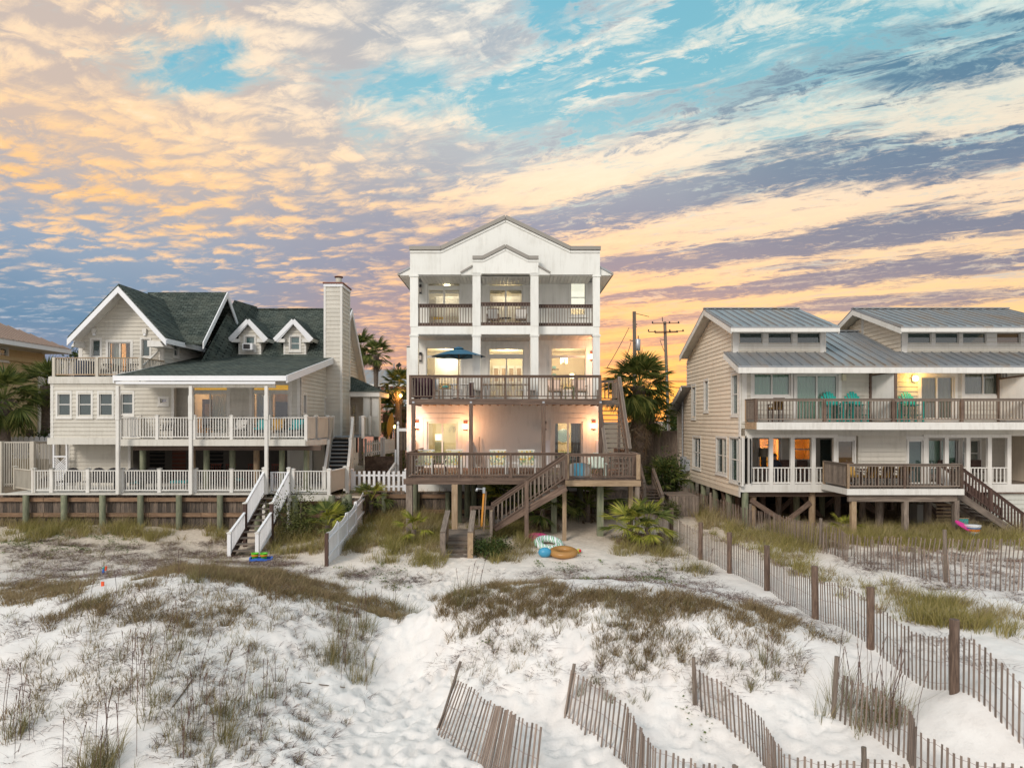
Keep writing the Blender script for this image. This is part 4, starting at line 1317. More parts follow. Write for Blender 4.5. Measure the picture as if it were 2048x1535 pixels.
    for (y0, z0), (y1, z1) in (((Fy, Fz), (Ry, Rz)), ((Ry, Rz), (Ry + 3.2, Fz))):
        rb.hexa([(Rx, y0, z0 - .34), (Rx + .06, y0, z0 - .34), (Rx + .06, y1, z1 - .34), (Rx, y1, z1 - .34), (Rx, y0, z0 + .0), (Rx + .06, y0, z0 + .0), (Rx + .06, y1, z1 + .0), (Rx, y1, z1 + .0)])
    rb.build('rake_board', M_VINYL, T)
    slab_roof(T, [(-16.75, Fy + .3, 8.1), (-16.15, 39.8, 8.74), (-16.3, 43.7, 12.25), (-16.75, 41.2, 12.25)], .1)
    # ---- main block: low porch roof, steep upper roof, ridge along x
    E, Kk, Rg, B = (31.0, 7.04), (39.8, 8.72), (43.7, 12.1), (48.0, 7.6)
    x0, x1 = X_(228, 31), -10.26
    slab_roof(T, [(x0, E[0], E[1]), (x1, E[0], E[1]), (x1, Kk[0], Kk[1]), (x0, Kk[0], Kk[1])], .13)
    slab_roof(T, [(x0, Kk[0], Kk[1]), (x1, Kk[0], Kk[1]), (x1, Rg[0], Rg[1]), (x0, Rg[0], Rg[1])], .13)
    slab_roof(T, [(x0, Rg[0], Rg[1]), (x1, Rg[0], Rg[1]), (x1, B[0], B[1]), (x0, B[0], B[1])], .13)
    xk = X_(500, 43.6)
    slab_roof(T, [(x0, 41, 9.9), (xk, 41, 9.9), (xk, 43.7, 12.33), (x0, 43.7, 12.33)], .12)
    w = MB()
    w.poly([(xk + .01, 42.6, 11.3), (xk + .01, 43.75, 12.33), (xk + .01, 45, 11.2)], (.06, 0, 0))
    w.build('gable_trim', M_VINYL, T)
    box('ridge_cap', M_SHIN, xk, x1, 43.6, 43.8, 12.08, 12.15, T)
    box('eave_fascia', M_VINYL, x0 - .02, x1 + .02, E[0] - .05, E[0] + .0, E[1] - .25, E[1] - .02, T)
    box('porch_beam', M_GTRIM, x0 + .3, x1 - .6, E[0] + .25, E[0] + .42, E[1] - .55, E[1] - .28, T)
    box('gutter', M_VINYL, X_(235, E[0]), X_(552, E[0]), E[0] - .14, E[0] - .05, E[1] - .40, E[1] - .30, T)
    rk = MB()
    for (ya, za), (yb, zb) in ((E, Kk), (Kk, Rg), (Rg, B)):
        for x in (x1, x0 - .06):
            rk.hexa([(x, ya, za - .34), (x + .06, ya, za - .34), (x + .06, yb, zb - .34), (x, yb, zb - .34), (x, ya, za + .0), (x + .06, ya, za + .0), (x + .06, yb, zb + .0), (x, yb, zb + .0)])
    rk.build('rake_board', M_VINYL, T)
    sfx = MB()
    sfx.poly([(x0 + .1, E[0] + .02, E[1] - .2), (x1 - .02, E[0] + .02, E[1] - .2), (x1 - .02, 35.2, E[1] + .62), (x0 + .1, 35.2, E[1] + .62)], (0, 0, .04))
    sfx.poly([(x1 - .8, 33.9, E[1] + .36), (x1 - .02, 33.9, E[1] + .36), (x1 - .02, Kk[0], Kk[1] - .2), (x1 - .8, Kk[0], Kk[1] - .2)], (0, 0, .04))
    sfx.poly([(x1 - .6, Kk[0], Kk[1] - .2), (x1 - .02, Kk[0], Kk[1] - .2), (x1 - .02, Rg[0], Rg[1] - .2), (x1 - .6, Rg[0], Rg[1] - .2)], (0, 0, .04))
    sfx.poly([(x1 - .6, Rg[0], Rg[1] - .2), (x1 - .02, Rg[0], Rg[1] - .2), (x1 - .02, B[0], B[1] - .2), (x1 - .6, B[0], B[1] - .2)], (0, 0, .04))
    sfx.build('soffit', M_TRIM, T)
    # porch door wall
    Yd = 34.3
    pd = Wall((X_(349, Yd), Yd), (X_(601, Yd), Yd), z2 - .05, 7.4)
    p1 = pd.hole(385, 768, 455, 868)
    p2 = pd.hole(505, 768, 578, 868)
    pd.build(T, M_GTRIM, M_GTRIM, .20)
    zt2 = pd.at(400, 783)[1]
    for h, c in ((p1, .9), (p2, .55)):
        window(pd, (h[0], h[1], h[2], zt2 - .05), T, M_TRIM, G_CLR, 2, 1, trim=0, sill=False, name='sliding_door', bar=.07)
        window(pd, (h[0], h[1], zt2 + .05, h[3]), T, M_TRIM, G_CLR, 1, 1, trim=0, sill=False, name='transom', bar=.04)
        pd.block('transom_blind', glow('amber_lit_blind', (1, .55, .08, 1), .55), (h[0] + .03, h[1] - .03, zt2 + .08, h[3] - .03), -.2, -.19, T)
        pd.block('door_head', M_TRIM, (h[0], h[1], zt2 - .05, zt2 + .05), -.1, .03, T)
        for q in ((h[0] - .15, h[0], h[2], h[3] + .1), (h[1], h[1] + .15, h[2], h[3] + .1), (h[0], h[1], h[3], h[3] + .1)): pd.block('door_casing', M_TRIM, q, 0, .045, T)
        room(pd, h, 3.4, T, paint('tan_interior_paint', (.66, .52, .36, 1), amt=.05), margin=.3)
        light('room_lamp', pd.pt((h[0] + h[1]) / 2, h[3] - .5, -1.8), 48, (1, .72, .42), .15)
    pd.block('wall_art', plain('dark_brown_wood', (.10, .05, .02, 1)), (p1[0] + .1, p1[0] + .75, p1[2] + .3, zt2 - .35), -.9, -.85, T)
    pd.block('wall_art', plain('amber_wood', (.45, .24, .06, 1)), (p1[0] + .25, p1[0] + .6, p1[2] + .9, zt2 - .6), -.84, -.82, T)
    folds(pd, (p2[0] + .02, p2[0] + .85, p2[2], zt2 - .08), -.45, plain('blue_grey_blind', (.34, .40, .44, 1), .9), T, name='vertical_blind', per=.12)
    pd.block('screen_door', plain('dark_screen', (.05, .05, .055, 1), .7), (p2[0] + 1.05, p2[1] - .12, p2[2] + .1, zt2 - .5), -.32, -.30, T)
    pd.block('inner_door', plain('amber_wood', (.45, .24, .06, 1)), (p2[0] + .98, p2[1] - .06, p2[2], zt2 - .1), -.42, -.40, T)
    folds(pd, (p1[0] + .78, p1[1] - .1, p1[2], zt2 - .08), -.5, plain('cream_blind', (.66, .60, .45, 1), .9), T, name='vertical_blind', per=.12)
    pd.block('screen_door', M_BLK, (p1[0], p1[0] + .02, p1[2], zt2 - .06), -.02, .0, T)
    # right side wall
    xs = X_(601, Yd)
    sd = Wall((xs, Yd), (xs, 47.5), z2 - .05, 7.2, top=[(0, 7.45), (Kk[0] - Yd, Kk[1] - .25), (Rg[0] - Yd, Rg[1] - .3), (47.5 - Yd, 7.9)])
    q1 = sd.hole(606, 788, 611, 826)
    q2 = sd.hole(648, 796, 652, 828)
    sd.build(T, M_BEIGE, M_BEIGE, .20)
    for q in (q1, q2): window(sd, q, T, M_TRIM, G_DARK, trim=.08, bar=.03)
    sd.block('corner_board', M_TRIM, (0, .12, sd.z0, 7.3), 0, .045, T)
    pd.block('corner_board', M_TRIM, (pd.L - .16, pd.L, pd.z0, 7.2), 0, .045, T)
    # chimney
    C = box('chimney', M_BEIGE, xs - .05, -9.74, 39.0, 40.85, 2.0, 12.75, T)
    for zz in np.arange(4.1, 12.6, .235):
        for nm, M in (('f', Matrix.Translation(((xs - .05 - 9.74) / 2, 38.995, zz + .115)) @ Matrix.Diagonal((-9.74 - xs + .05, .03, .23, 1))),
                      ('s', Matrix.Translation((-9.735, 39.92, zz + .115)) @ Matrix.Rotation(math.pi / 2, 4, 'Z') @ Matrix.Diagonal((1.85, .03, .23, 1)))):
            inst('siding_board', 'lap', M_BEIGE, M, C)
    for x, y in ((xs - .05, 39), (-9.74, 39), (-9.74, 40.85)): box('corner_board', M_TRIM, x - .07, x + .05, y - .05, y + .07, 4.1, 12.7, C)
    box('chimney_band', M_VINYL, xs - .12, -9.66, 38.92, 40.93, 12.62, 12.78, C)
    box('chimney_cap', M_RUST, xs - .16, -9.62, 38.88, 40.97, 12.78, 12.86, C)
    beam('flue', M_BEIGE, (-10.1, 39.8, 12.8), (-10.1, 39.8, 13.3), .36, .36, C, 'cyl')
    beam('flue_cap', M_RUST, (-10.1, 39.8, 13.3), (-10.1, 39.8, 13.36), .5, .5, C, 'cyl')
    # dormers
    for k, (pxc, ac) in enumerate(((500, True), (590, False))):
        Yd_ = 40.0
        c = X_(pxc, Yd_)
        z0, zE_, zA_ = 8.78, Z_(673, Yd_), Z_(636, Yd_)
        dw = Wall((X_(pxc - 22.5, Yd_), Yd_), (X_(pxc + 22.5, Yd_), Yd_), z0, zE_, top=[(0, zE_ + .05), (X_(pxc, Yd_) - X_(pxc - 22.5, Yd_), zA_ - .3), (2 * (c - X_(pxc - 22.5, Yd_)), zE_ + .05)])
        hh = dw.hole(pxc - 9, 673, pxc + 9.5, 700)
        dw.build(T, M_BEIGE, M_BEIGE, .19)
        wn = window(dw, hh, T, M_TRIM, G_MID, 1, 2, trim=.09, behind=('curtain', plain('aqua_blind', (.40, .58, .55, 1), .9)))
        if ac: 
            A = dw.block('air_conditioner', M_VINYL, (hh[0] - .02, hh[1] + .02, hh[2] - .02, hh[2] + .36), .0, .42, T)
            dw.block('grille', M_BLK, (hh[0] + .04, hh[1] - .12, hh[2] + .03, hh[2] + .31), .42, .43, A)
        for s in (-1, 1):
            xx = c + s * (c - X_(pxc - 22.5, Yd_))
            mb = MB()
            mb.poly([(xx, Yd_ + .01, z0), (xx, Yd_ + .01, zE_ + .05), (xx, 43.1, zE_ + .05), (xx, 40.4, z0)], (-s * .08, 0, 0))
            mb.build('dormer_side', M_BEIGE, T)
            zz = z0
            while zz < zE_ - .05:
                yb = 40.0 + (zz + .1 - z0) * 1.12 + .1
                M = Matrix.Translation((xx + s * .002, (Yd_ + yb) / 2, zz + .095)) @ Matrix.Rotation(s * math.pi / 2, 4, 'Z') @ Matrix.Diagonal((yb - Yd_, .025, .185, 1))
                inst('siding_board', 'lap', M_BEIGE, M, T)
                zz += .19
            ex = c + s * .95 * 1.14
            mb = MB()
            t = Vector((0, 0, .1))
            P = [(c, Yd_ - .3, zA_ + .02), (ex, Yd_ - .3, zE_ - .02), (ex, 42.2, zE_ - .02), (c, 43.2, zA_ + .02)]
            if s < 0: P = P[::-1]
            mb.poly([Vector(p) - t for p in P], t)
            mb.build('dormer_roof', M_SHIN, T)
            beam('dormer_rake', M_VINYL, (c, Yd_ - .33, zA_ - .19), (ex, Yd_ - .33, zE_ - .23), .05, .24, T, ext=.02)
            beam('dormer_rake', M_VINYL, (c, Yd_ - .30, zA_ - .33), (ex - s * .12, Yd_ - .30, zE_ - .33), .04, .1, T)
            box('dormer_return', M_TRIM, min(xx - s * .15, ex - s * .1), max(xx - s * .15, ex - s * .1), Yd_ - .3, Yd_ + .2, zE_ - .36, zE_ - .16, T)
            beam('dormer_eave', M_GTRIM, (ex, Yd_ - .3, zE_ - .22), (ex, 41.6, zE_ - .22), .05, .2, T)
            dw.block('corner_board', M_TRIM, ((0 if s < 0 else dw.L - .1), (.1 if s < 0 else dw.L), z0, zE_), 0, .04, T)
        dw.block('dormer_sill', M_TRIM, (-.06, dw.L + .06, z0 - .03, z0 + .08), 0, .05, T)
    # side entry with its hipped roof
    ex0, ex1, ey0, ey1 = xs + .02, X_(757, 41), 41.0, 44.0
    zr = Z_(783, 41)
    apx = Vector((xs + .75, 42.2, Z_(753, 42.2)))
    mb = MB()
    mb.v = [(ex0, ey0 - .3, zr), (ex1 + .2, ey0 - .3, zr), (ex1 + .2, ey1, zr), (ex0, ey1, zr), (ex0, 42.2, apx.z), tuple(apx)]
    mb.f = [(0, 1, 5, 4), (1, 2, 5), (2, 3, 4, 5), (3, 2, 1, 0), (0, 4, 3)]
    mb.build('entry_roof', M_SHIN, T)
    box('entry_beam', M_TRIM, ex0, ex1 + .1, ey0 - .2, ey1 - .1, zr - .3, zr - .005, T)
    for px in (735, 752):
        x = X_(px, 41.1)
        cc = box('entry_column', M_GTRIM, x - .25, x + .2, 41.0, 41.45, z2 - .1, zr - .3, T)
        box('column_panel', M_TRIM, x - .18, x + .13, 40.98, 40.997, z2 + 1.1, zr - .4, cc)
    ew = Wall((xs + .02, 43.2), (ex1 - .3, 43.2), z2, zr - .3)
    ed = ew.hole(703, 808, 712, 868)
    ew.build(T, M_GTRIM, M_GTRIM, .2)
    window(ew, ed, T, M_TRIM, G_MID, 1, 3, trim=.08, sill=False, name='entry_door')
    # ground level store below the wing and the dark patio wall
    lo = Wall((X_(135, 35), 35), (X_(262, 35), 35), 1.68, z2 - .3)
    lo.build(T, M_BEIGE, M_BEIGE, .2)
    for u in (0, lo.L - .14): lo.block('corner_board', M_TRIM, (u, u + .14, lo.z0, lo.z1), 0, .045, T)
    l2 = Wall((X_(575, 36), 36), (X_(625, 36), 36), 1.68, z2 - .3)
    l2.build(T, M_GTRIM, M_GTRIM, .2)
    l2.block('corner_board', M_TRIM, (0, .14, l2.z0, l2.z1), 0, .045, T)
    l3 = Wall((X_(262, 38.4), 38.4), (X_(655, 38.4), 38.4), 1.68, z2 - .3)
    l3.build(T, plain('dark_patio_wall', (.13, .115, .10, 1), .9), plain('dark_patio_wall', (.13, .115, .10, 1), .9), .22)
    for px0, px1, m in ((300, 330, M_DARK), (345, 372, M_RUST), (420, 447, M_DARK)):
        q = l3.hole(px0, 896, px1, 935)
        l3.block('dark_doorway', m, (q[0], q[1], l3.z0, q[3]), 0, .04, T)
    box('patio_side', M_GTRIM, X_(625, 36) - .1, X_(625, 36), 36, 44, 1.68, z2 - .3, T)
    return T
left_house()

def left_decks():
    T = thing('painted_deck', 'beige two-level deck with white balustrades wrapped round the shingle-roofed house', 'deck', (-14, 32, 1.6))
    z1, z2 = 1.68, 4.12
    Y2, Y1 = 31.5, 31.0
    ax, bx = X_(236, Y2), X_(611, Y2)
    # upper deck floor and edge
    deck_boards(T, M_GTRIM, ax, bx, Y2, 34.2, z2, along='x')
    box('deck_floor', M_GREY, bx, X_(655, 34), 32.6, 34.2, z2 - .06, z2 - .002, T)
    box('deck_floor', M_GREY, -10.6, -8.3, 37.1, 43, z2 - .06, z2 - .001, T)
    box('fascia', M_GTRIM, ax - .05, bx, Y2 - .05, Y2, z2 - .30, z2 - .037, T)
    cx2 = X_(648, 33)
    beam('fascia', M_GTRIM, (bx, Y2 - .02, z2 - .17), (cx2, 33.4, z2 - .17), .05, .27, T)
    box('beam', W_RED, ax + .5, bx + .6, Y2 + .35, Y2 + .5, z2 - .52, z2 - .3, T)
    box('ceiling', M_GREY, ax, -10.3, Y2 + .02, 38.4, z2 - .3, z2 - .08, T)
    railing(T, [(ax + .06, 33.3, z2), (ax + .06, Y2 + .08, z2)], 1.02, M_RAILB, M_TRIM, M_TRIM, gap=.13, bal=.042, cap=True, pext=.04)
    railing(T, [(ax + .06, Y2 + .08, z2), (bx, Y2 + .08, z2)], 1.02, M_TRIM, M_TRIM, M_TRIM, post=.13, post_every=1.76, gap=.125, bal=.036, cap=True, pext=.05)
    # solid beige guard at the angle and on the side
    def guard(a, b, h=1.02, cap=True, m=M_RAILB):
        a, b = Vector(a), Vector(b)
        beam('guard_panel', m, a + Vector((0, 0, h / 2)), b + Vector((0, 0, h / 2)), .04, h - .06, T)
        beam('top_rail', M_TRIM, a + Vector((0, 0, h)), b + Vector((0, 0, h)), .12, .05, T)
        for p in (a, b):
            q = box('rail_post', M_TRIM, p.x - .07, p.x + .07, p.y - .07, p.y + .07, p.z - .1, p.z + h + .04, T)
            M = Matrix.Translation(p + Vector((0, 0, h + .04))) @ Matrix.Diagonal((.18, .18, .08, 1))
            inst('post_cap', 'cap', M_TRIM, M, q)
    guard((bx, Y2 + .08, z2), (X_(632, 32.5), 32.5, z2))
    guard((X_(632, 32.5), 32.5, z2), (X_(652, 34.2), 34.6, z2))
    guard((X_(652, 34.2), 34.6, z2), (X_(665, 37), 37.1, z2))
    guard((X_(726, 37.1), 37.1, z2), (X_(731, 40.5), 40.5, z2))
    guard((X_(698, 37.8), 40.6, z2), (X_(719, 37.8), 40.6, z2))
    # round pillars of the porch roof, going down to the sand in front
    for px, Y in ((236, Y1 - .05), (382, Y1 - .05), (533, Y1 - .05)):
        x = X_(px, Y)
        box('porch_column', M_TRIM, x - .07, x + .07, Y - .07, Y + .07, z1 - .02, z2 + .9, T)
        box('porch_column', M_TRIM, x - .09, x + .09, Y - .09, Y + .09, z2 + .9, z2 + 2.0, T)
        box('porch_column', M_TRIM, x - .07, x + .07, Y - .07, Y + .07, z2 + 2.0, 6.55, T)
    for px in (286, 385, 413, 465, 513, 564, 613):
        x = X_(px, 33)
        pile(T, W_GRN if px not in (385, 513) else W_TAN, x, 33.0, z2 - .3, .14, z0=z1, sink=0)
    # lower deck
    lx = X_(8, Y1)
    rx = X_(655, Y1)
    deck_boards(T, M_GTRIM, lx, rx, Y1 + .15, 36.0, z1, along='x')
    box('patio_floor', M_GREY, lx, -9.4, 36.0, 40, z1 - .05, z1 - .003, T)
    box('fascia', M_GTRIM, lx - .3, X_(531, Y1), Y1 + .03, Y1 + .15, z1 - .07, z1 - .0, T)
    pts = [(X_(12, 32), 32.6, z1 + .02), (X_(62, Y1), Y1 + .2, z1 + .02)]
    railing(T, pts, 1.02, M_RAILB, M_RAILB, M_RAILB, post=.14, gap=.12, bal=.036, cap=True, pext=.05)
    last = X_(62, Y1)
    for px in (98, 171, 240, 315, 387, 460, 529):
        x = X_(px, Y1)
        railing(T, [(last, Y1 + .2, z1 + .02), (x, Y1 + .2, z1 + .02)], 1.02, M_TRIM, M_TRIM, M_TRIM, post=.15, post_every=9, gap=.122, bal=.036, cap=True, pext=.05)
        last = x
    # gate and right end of the lower deck
    railing(T, [(X_(543, 31.4), 31.45, z1), (X_(577, 31), 31.25, z1)], .95, M_VINYL, gap=.12, bal=.036)
    railing(T, [(X_(585, Y1), Y1 + .1, z1), (X_(657, Y1), Y1 + .1, z1)], 1.02, M_TRIM, post=.15, post_every=9, gap=.125, bal=.036, cap=True, pext=.05)
    guard((X_(657, Y1), Y1 + .1, z1), (X_(688, 33), 33.2, z1), h=1.0)
    beam('edge_beam', M_GTRIM, (X_(560, Y1), Y1, z1 - .2), (X_(664, Y1), Y1, z1 - .2), .08, .28, T)
    for px, Y in ((662, Y1), (696, 31.4), (700, 33.3)):
        pile(T, W_GRN, X_(px, Y), Y + .1, z1 - .1, .17)
    # grey stair between the two deck levels
    S = thing('deck_staircase', 'grey-treaded stair between solid beige guards joining both deck levels', 'stairs', (-8.8, 35, z1))
    tp, bt = Vector((X_(683, 37), 37.1, z2)), Vector((X_(672, 33.2), 33.3, z1))
    stairs(S, tp - Vector((0, 0, .1)), bt + Vector((0, 0, .1)), 1.05, 11, plain('grey_tread', (.30, .31, .32, 1), .6), M_GTRIM, (1, .08, 0), run=.32, riser=M_DARK)
    for s, n in ((-1, 2), (1, 2)):
        a = tp + Vector((s * .56, 0, 0))
        b = bt + Vector((s * .56, -.1, 0))
        mb = MB()
        mb.poly([a + Vector((0, 0, .0)), b + Vector((0, 0, .0)), b + Vector((0, 0, 1.0)), a + Vector((0, 0, 1.0))], (.05, 0, 0))
        mb.build('guard_panel', M_RAILB, S)
        beam('handrail', M_TRIM, a + Vector((.025, 0, 1.0)), b + Vector((.025, 0, 1.0)), .13, .05, S)
        for t in (0, .45, 1):
            p = a.lerp(b, t)
            q = box('rail_post', M_TRIM, p.x - .07, p.x + .09, p.y - .08, p.y + .08, p.z - .2, p.z + 1.08, S)
    mb = MB()
    b = bt + Vector((.62, -.1, 0)); a = tp + Vector((.62, 0, 0))
    mb.poly([Vector((a.x, a.y, gz(a.x, a.y))), Vector((b.x, b.y - .2, z1 - .6)), b, a], (.04, 0, 0))
    mb.build('stair_side', M_GTRIM, S)
    # white stair from the lower deck to the sand
    W = thing('white_staircase', 'white-railed stair with weathered grey treads descending from the lower deck onto the sand', 'stairs', (-10.5, 29, -.4))
    ta, tb = P_(553, 985, 31.0), P_(487, 1112, 27.4)
    ta.z = z1
    tb.z = gz(tb.x, tb.y)
    stairs(W, ta, tb, 1.0, 10, W_GREY, W_DARK, (1, 0, 0), run=.30)
    for s in (-1, 1):
        a = ta + Vector((s * .56, 0, .05))
        b = tb + Vector((s * .56, .0, .02))
        m = a.lerp(b, .58)
        railing(W, [a, m], .98, M_VINYL, gap=.125, bal=.04, posts=False, rail_w=.1, base=.0)
        railing(W, [m - Vector((0, 0, .28)), b], .95, M_VINYL, gap=.125, bal=.04, posts=False, rail_w=.1, base=.0)
        for p, zt, mm in ((a, 1.08, M_TRIM), (m, 1.0, W_DARK), (b, .9, M_VINYL)):
            zb = min(p.z, gz(p.x, p.y)) - .2
            q = box('newel_post', mm, p.x - .07, p.x + .07, p.y - .07, p.y + .07, zb, p.z + zt, W)
            M = Matrix.Translation((p.x, p.y, p.z + zt)) @ Matrix.Diagonal((.18, .18, .08, 1))
            inst('post_cap', 'cap', M_TRIM, M, q)
left_decks()
# ------------------------------------------------------------ right house: cream duplex on piles with metal roofs
def right_house():
    T = thing('beach_house', 'cream lap-sided duplex on timber piles with grey standing-seam metal roofs', 'house', (16, 35, 0))
    Xc, Yn, Yc, Yfar = 10.4, 31.0, 31.7, 41.2
    zb, zf = 1.75, 2.1
    Xe = 24.5
    GC = plain('sage_curtain_cloth', (.36, .60, .46, 1), .9)
    GG = plain('grey_drape_cloth', (.33, .31, .24, 1), .9)
    # side wall, following both slopes of the roof
    zE, zR, zB = 9.0, 10.55, 8.75
    Yr, Ybk = 35.1, 40.2
    side = Wall((Xc, Yfar + .0), (Xc, Yn), zb, 7.0, top=[(0, 6.3), (Yfar - 40.6, 6.6), (Yfar - 40.59, 8.55), (Yfar - Yr, zR - .15), (Yfar - Yc, 9.25), (Yfar - Yc + .01, 8.0), (Yfar - Yn, 7.75)])
    hs = [side.hole(1385, 772, 1392, 835), side.hole(1410, 762, 1417, 820), side.hole(1465, 749, 1476, 828), side.hole(1387, 873, 1402, 937), side.hole(1434, 875, 1454, 948), side.hole(1461, 875, 1485, 966)]
    side.build(T, M_CREAM, M_CREAM, .205)
    window(side, hs[0], T, M_TRIM, G_DARK, 1, 2, trim=.1)
    window(side, hs[1], T, M_TRIM, G_DARK, 1, 1, trim=.12)
    window(side, hs[2], T, M_TRIM, G_MID, 1, 2, trim=.1, behind=('blind', plain('tan_blind', (.4, .33, .22, 1))))
    window(side, hs[3], T, M_TRIM, G_DARK, 2, 2, trim=.1)
    window(side, hs[4], T, M_TRIM, G_DARK, 2, 2, trim=.1)
    window(side, hs[5], T, M_TRIM, G_MID, 2, 2, trim=.08, name='screen_panel', behind=('void', M_DARK))
    side.block('skirt_board', M_CREAM, (0, side.L, zb - .25, zb), 0, .03, T)
    side.block('corner_board', M_TRIM, (side.L - .2, side.L - .0, zb - .25, 7.6), 0.0, .05, T)
    # front wall, upper floor (balcony level)
    zd = 4.93
    up = Wall((Xc, Yn), (Xe, Yn), zd - .3, 7.75)
    wins = [((1507, 746, 1581, 791), 2, 'curtain', GC), ((1592, 749, 1676, 842), 2, 'door', GC), ((1841, 752, 1908, 838), 2, 'door', GG), ((1928, 745, 2006, 790), 2, 'curtain', GG)]
    out = []
    for r, c, k, m in wins: out.append(up.hole(*r))
    up.build(T, M_BEIGE, M_BEIGE, .21)
    for (r, c, k, m), h in zip(wins, out):
        if k == 'door':
            window(up, h, T, M_TRIM, G_CLR, 2, 1, trim=.14, sill=False, name='sliding_door', bar=.07, behind=('curtain', m))
            up.block('backing', M_DARK, (h[0], h[1], h[2], h[3]), -.42, -.40, T)
        else:
            window(up, h, T, M_TRIM, G_CLR, 2, 1, trim=.14, bar=.06, behind=('curtain', m))
            up.block('backing', M_DARK, (h[0], h[1], h[2], h[3]), -.42, -.40, T)
            window(up, (h[0], h[1], zd + .12, h[2] - .35), T, M_TRIM, G_CLR, 2, 1, trim=0, sill=False, bar=.05) if 0 else None
    for px, w in ((1757, 9), (1488, 9), (2014, 9)):
        u, _ = up.at(px - w / 2, 800)
        up.block('corner_board', M_TRIM, (max(u, 0), max(u, 0) + .22, zd, 7.7), 0, .05, T)
    for px, py, on in ((1686, 755, 0), (1826, 757, 1)):
        u, zz = up.at(px, py)
        fx = up.block('wall_light', plain('ivory_plastic', (.6, .55, .4, 1)), (u - .09, u + .09, zz - .14, zz + .14), 0, .14, T)
        if on:
            c = up.pt(u, zz, .2)
            o = inst('bulb', 'sphere', glow('lit_bulb', (1, .72, .3, 1), 14), Matrix.Translation(c) @ Matrix.Diagonal((.24, .2, .26, 1)), fx)
            light('porch_light', c - Vector((0, .25, 0)), 36, (1, .55, .12), .08)
    # clerestories
    for k, (px0, px1, xa, xb, xr0, xr1, ws) in enumerate(((1465, 1652, Xc - .15, 14.55, 9.85, 14.75, ((1478, 1525), (1536, 1584), (1594, 1641))),
                                             (1802, 2120, 17.85, Xe, 17.5, Xe + 1, ((1815, 1862), (1870, 1917), (1925, 1972), (1993, 2040))))):
        cw = Wall((X_(px0, Yc), Yc), (xb, Yc), 8.0, 9.1)
        hh = [cw.hole(a, 665, b, 688) for a, b in ws]
        cw.build(T, M_BEIGE, M_BEIGE, .2)
        for i, h in enumerate(hh): window(cw, h, T, M_TRIM, G_DARK if (k, i) != (1, 3) else pane_mat('brown_glass', (.12, .07, .03, 1), .2), 1, 1, trim=.0, sill=False, bar=.035)
        zz0, zz1 = hh[0][2], hh[0][3]
        us = [0] + [x for h in hh for x in h[:2]] + [cw.L]
        for a, b in zip(us[0::2], us[1::2]): cw.block('casing', M_TRIM, (a + .001, b - .001, zz0 - .12, zz1 + .25), 0, .04, T)
        cw.block('casing', M_TRIM, (0, cw.L, zz0 - .18, zz0 - .02), 0, .035, T)
        cw.block('casing', M_TRIM, (0, cw.L, zz1 + .02, zz1 + .28), 0, .034, T)
        for a in (0, cw.L - .26): cw.block('corner_board', M_TRIM, (a, a + .26, 8.05, 9.1), 0, .05, T)
        if k == 1:
            sw = Wall((cw.p0.x, 39.5), (cw.p0.x, Yc), 8.2, 9.2, top=[(0, 9.0), (39.5 - Yr, zR - .2), (39.5 - Yc, 9.2)])
            sw.build(T, M_CREAM, M_CREAM, .2)
            sw.block('gable_trim', M_TRIM, (39.5 - Yr - .1, 39.5 - Yr + .1, 9.2, zR - .3), 0, .05, T)
        else:
            sw = Wall((xb, Yc), (xb, 39.5), 8.2, 9.2, top=[(0, 9.2), (Yr - Yc, zR - .2), (39.5 - Yc, 9.0)])
            sw.build(T, M_CREAM, M_CREAM, .2)
        # roof over the clerestory
        zfr, zrg, zbk = 9.22, 10.72, 8.8
        Yf = 30.7
        slab_roof(T, [(xr0, Yf, zfr), (xr1, Yf, zfr), (xr1, Yr, zrg), (xr0, Yr, zrg)], .07, M_MROOF)
        slab_roof(T, [(xr0, Yr, zrg), (xr1, Yr, zrg), (xr1, Ybk, zbk), (xr0, Ybk, zbk)], .07, M_MROOF)
        x = xr0 + .1
        while x < xr1:
            beam('roof_seam', M_MROOF, (x, Yf, zfr + .02), (x, Yr, zrg + .02), .03, .07, T)
            x += .405
        box('ridge_cap', M_MROOF, xr0, xr1, Yr - .14, Yr + .14, zrg + .0, zrg + .06, T)
        box('eave_fascia', M_TRIM, xr0, xr1, Yf + .0, Yf + .05, zfr - .25, zfr - .075, T)
        mb = MB()
        for xx in (xr0, xr1 - .05):
            for (ya, za), (yb, zb_) in (((Yf + .05, zfr + .0), (Yr, zrg)), ((Yr, zrg), (Ybk, zbk))):
                mb.hexa([(xx, ya, za - .32), (xx + .05, ya, za - .32), (xx + .05, yb, zb_ - .32), (xx, yb, zb_ - .32), (xx, ya, za - .075), (xx + .05, ya, za - .075), (xx + .05, yb, zb_ - .075), (xx, yb, zb_ - .075)])
        mb.build('rake_board', M_TRIM, T)
        mb = MB()
        for (ya, za), (yb, zb_) in (((Yf + .05, zfr), (Yr, zrg)), ((Yr, zrg), (Ybk, zbk))):
            mb.poly([(xr0 + .04, ya, za - .2), (xa + .3 if k == 0 else cw.p0.x + .2, ya, za - .2), (xa + .3 if k == 0 else cw.p0.x + .2, yb, zb_ - .2), (xr0 + .04, yb, zb_ - .2)], (0, 0, .03))
        mb.build('soffit', M_GTRIM, T)
    # lower main roof
    ey, ez, sy, sz = 29.7, 7.37, 35.3, 9.58
    xl = 9.85
    zat = lambda y: ez + (sz - ez) * (y - ey) / (sy - ey)
    slab_roof(T, [(xl, ey, ez), (Xe + 1, ey, ez), (Xe + 1, Yc + .1, zat(Yc + .1)), (xl, Yc + .1, zat(Yc + .1))], .07, M_MROOF)
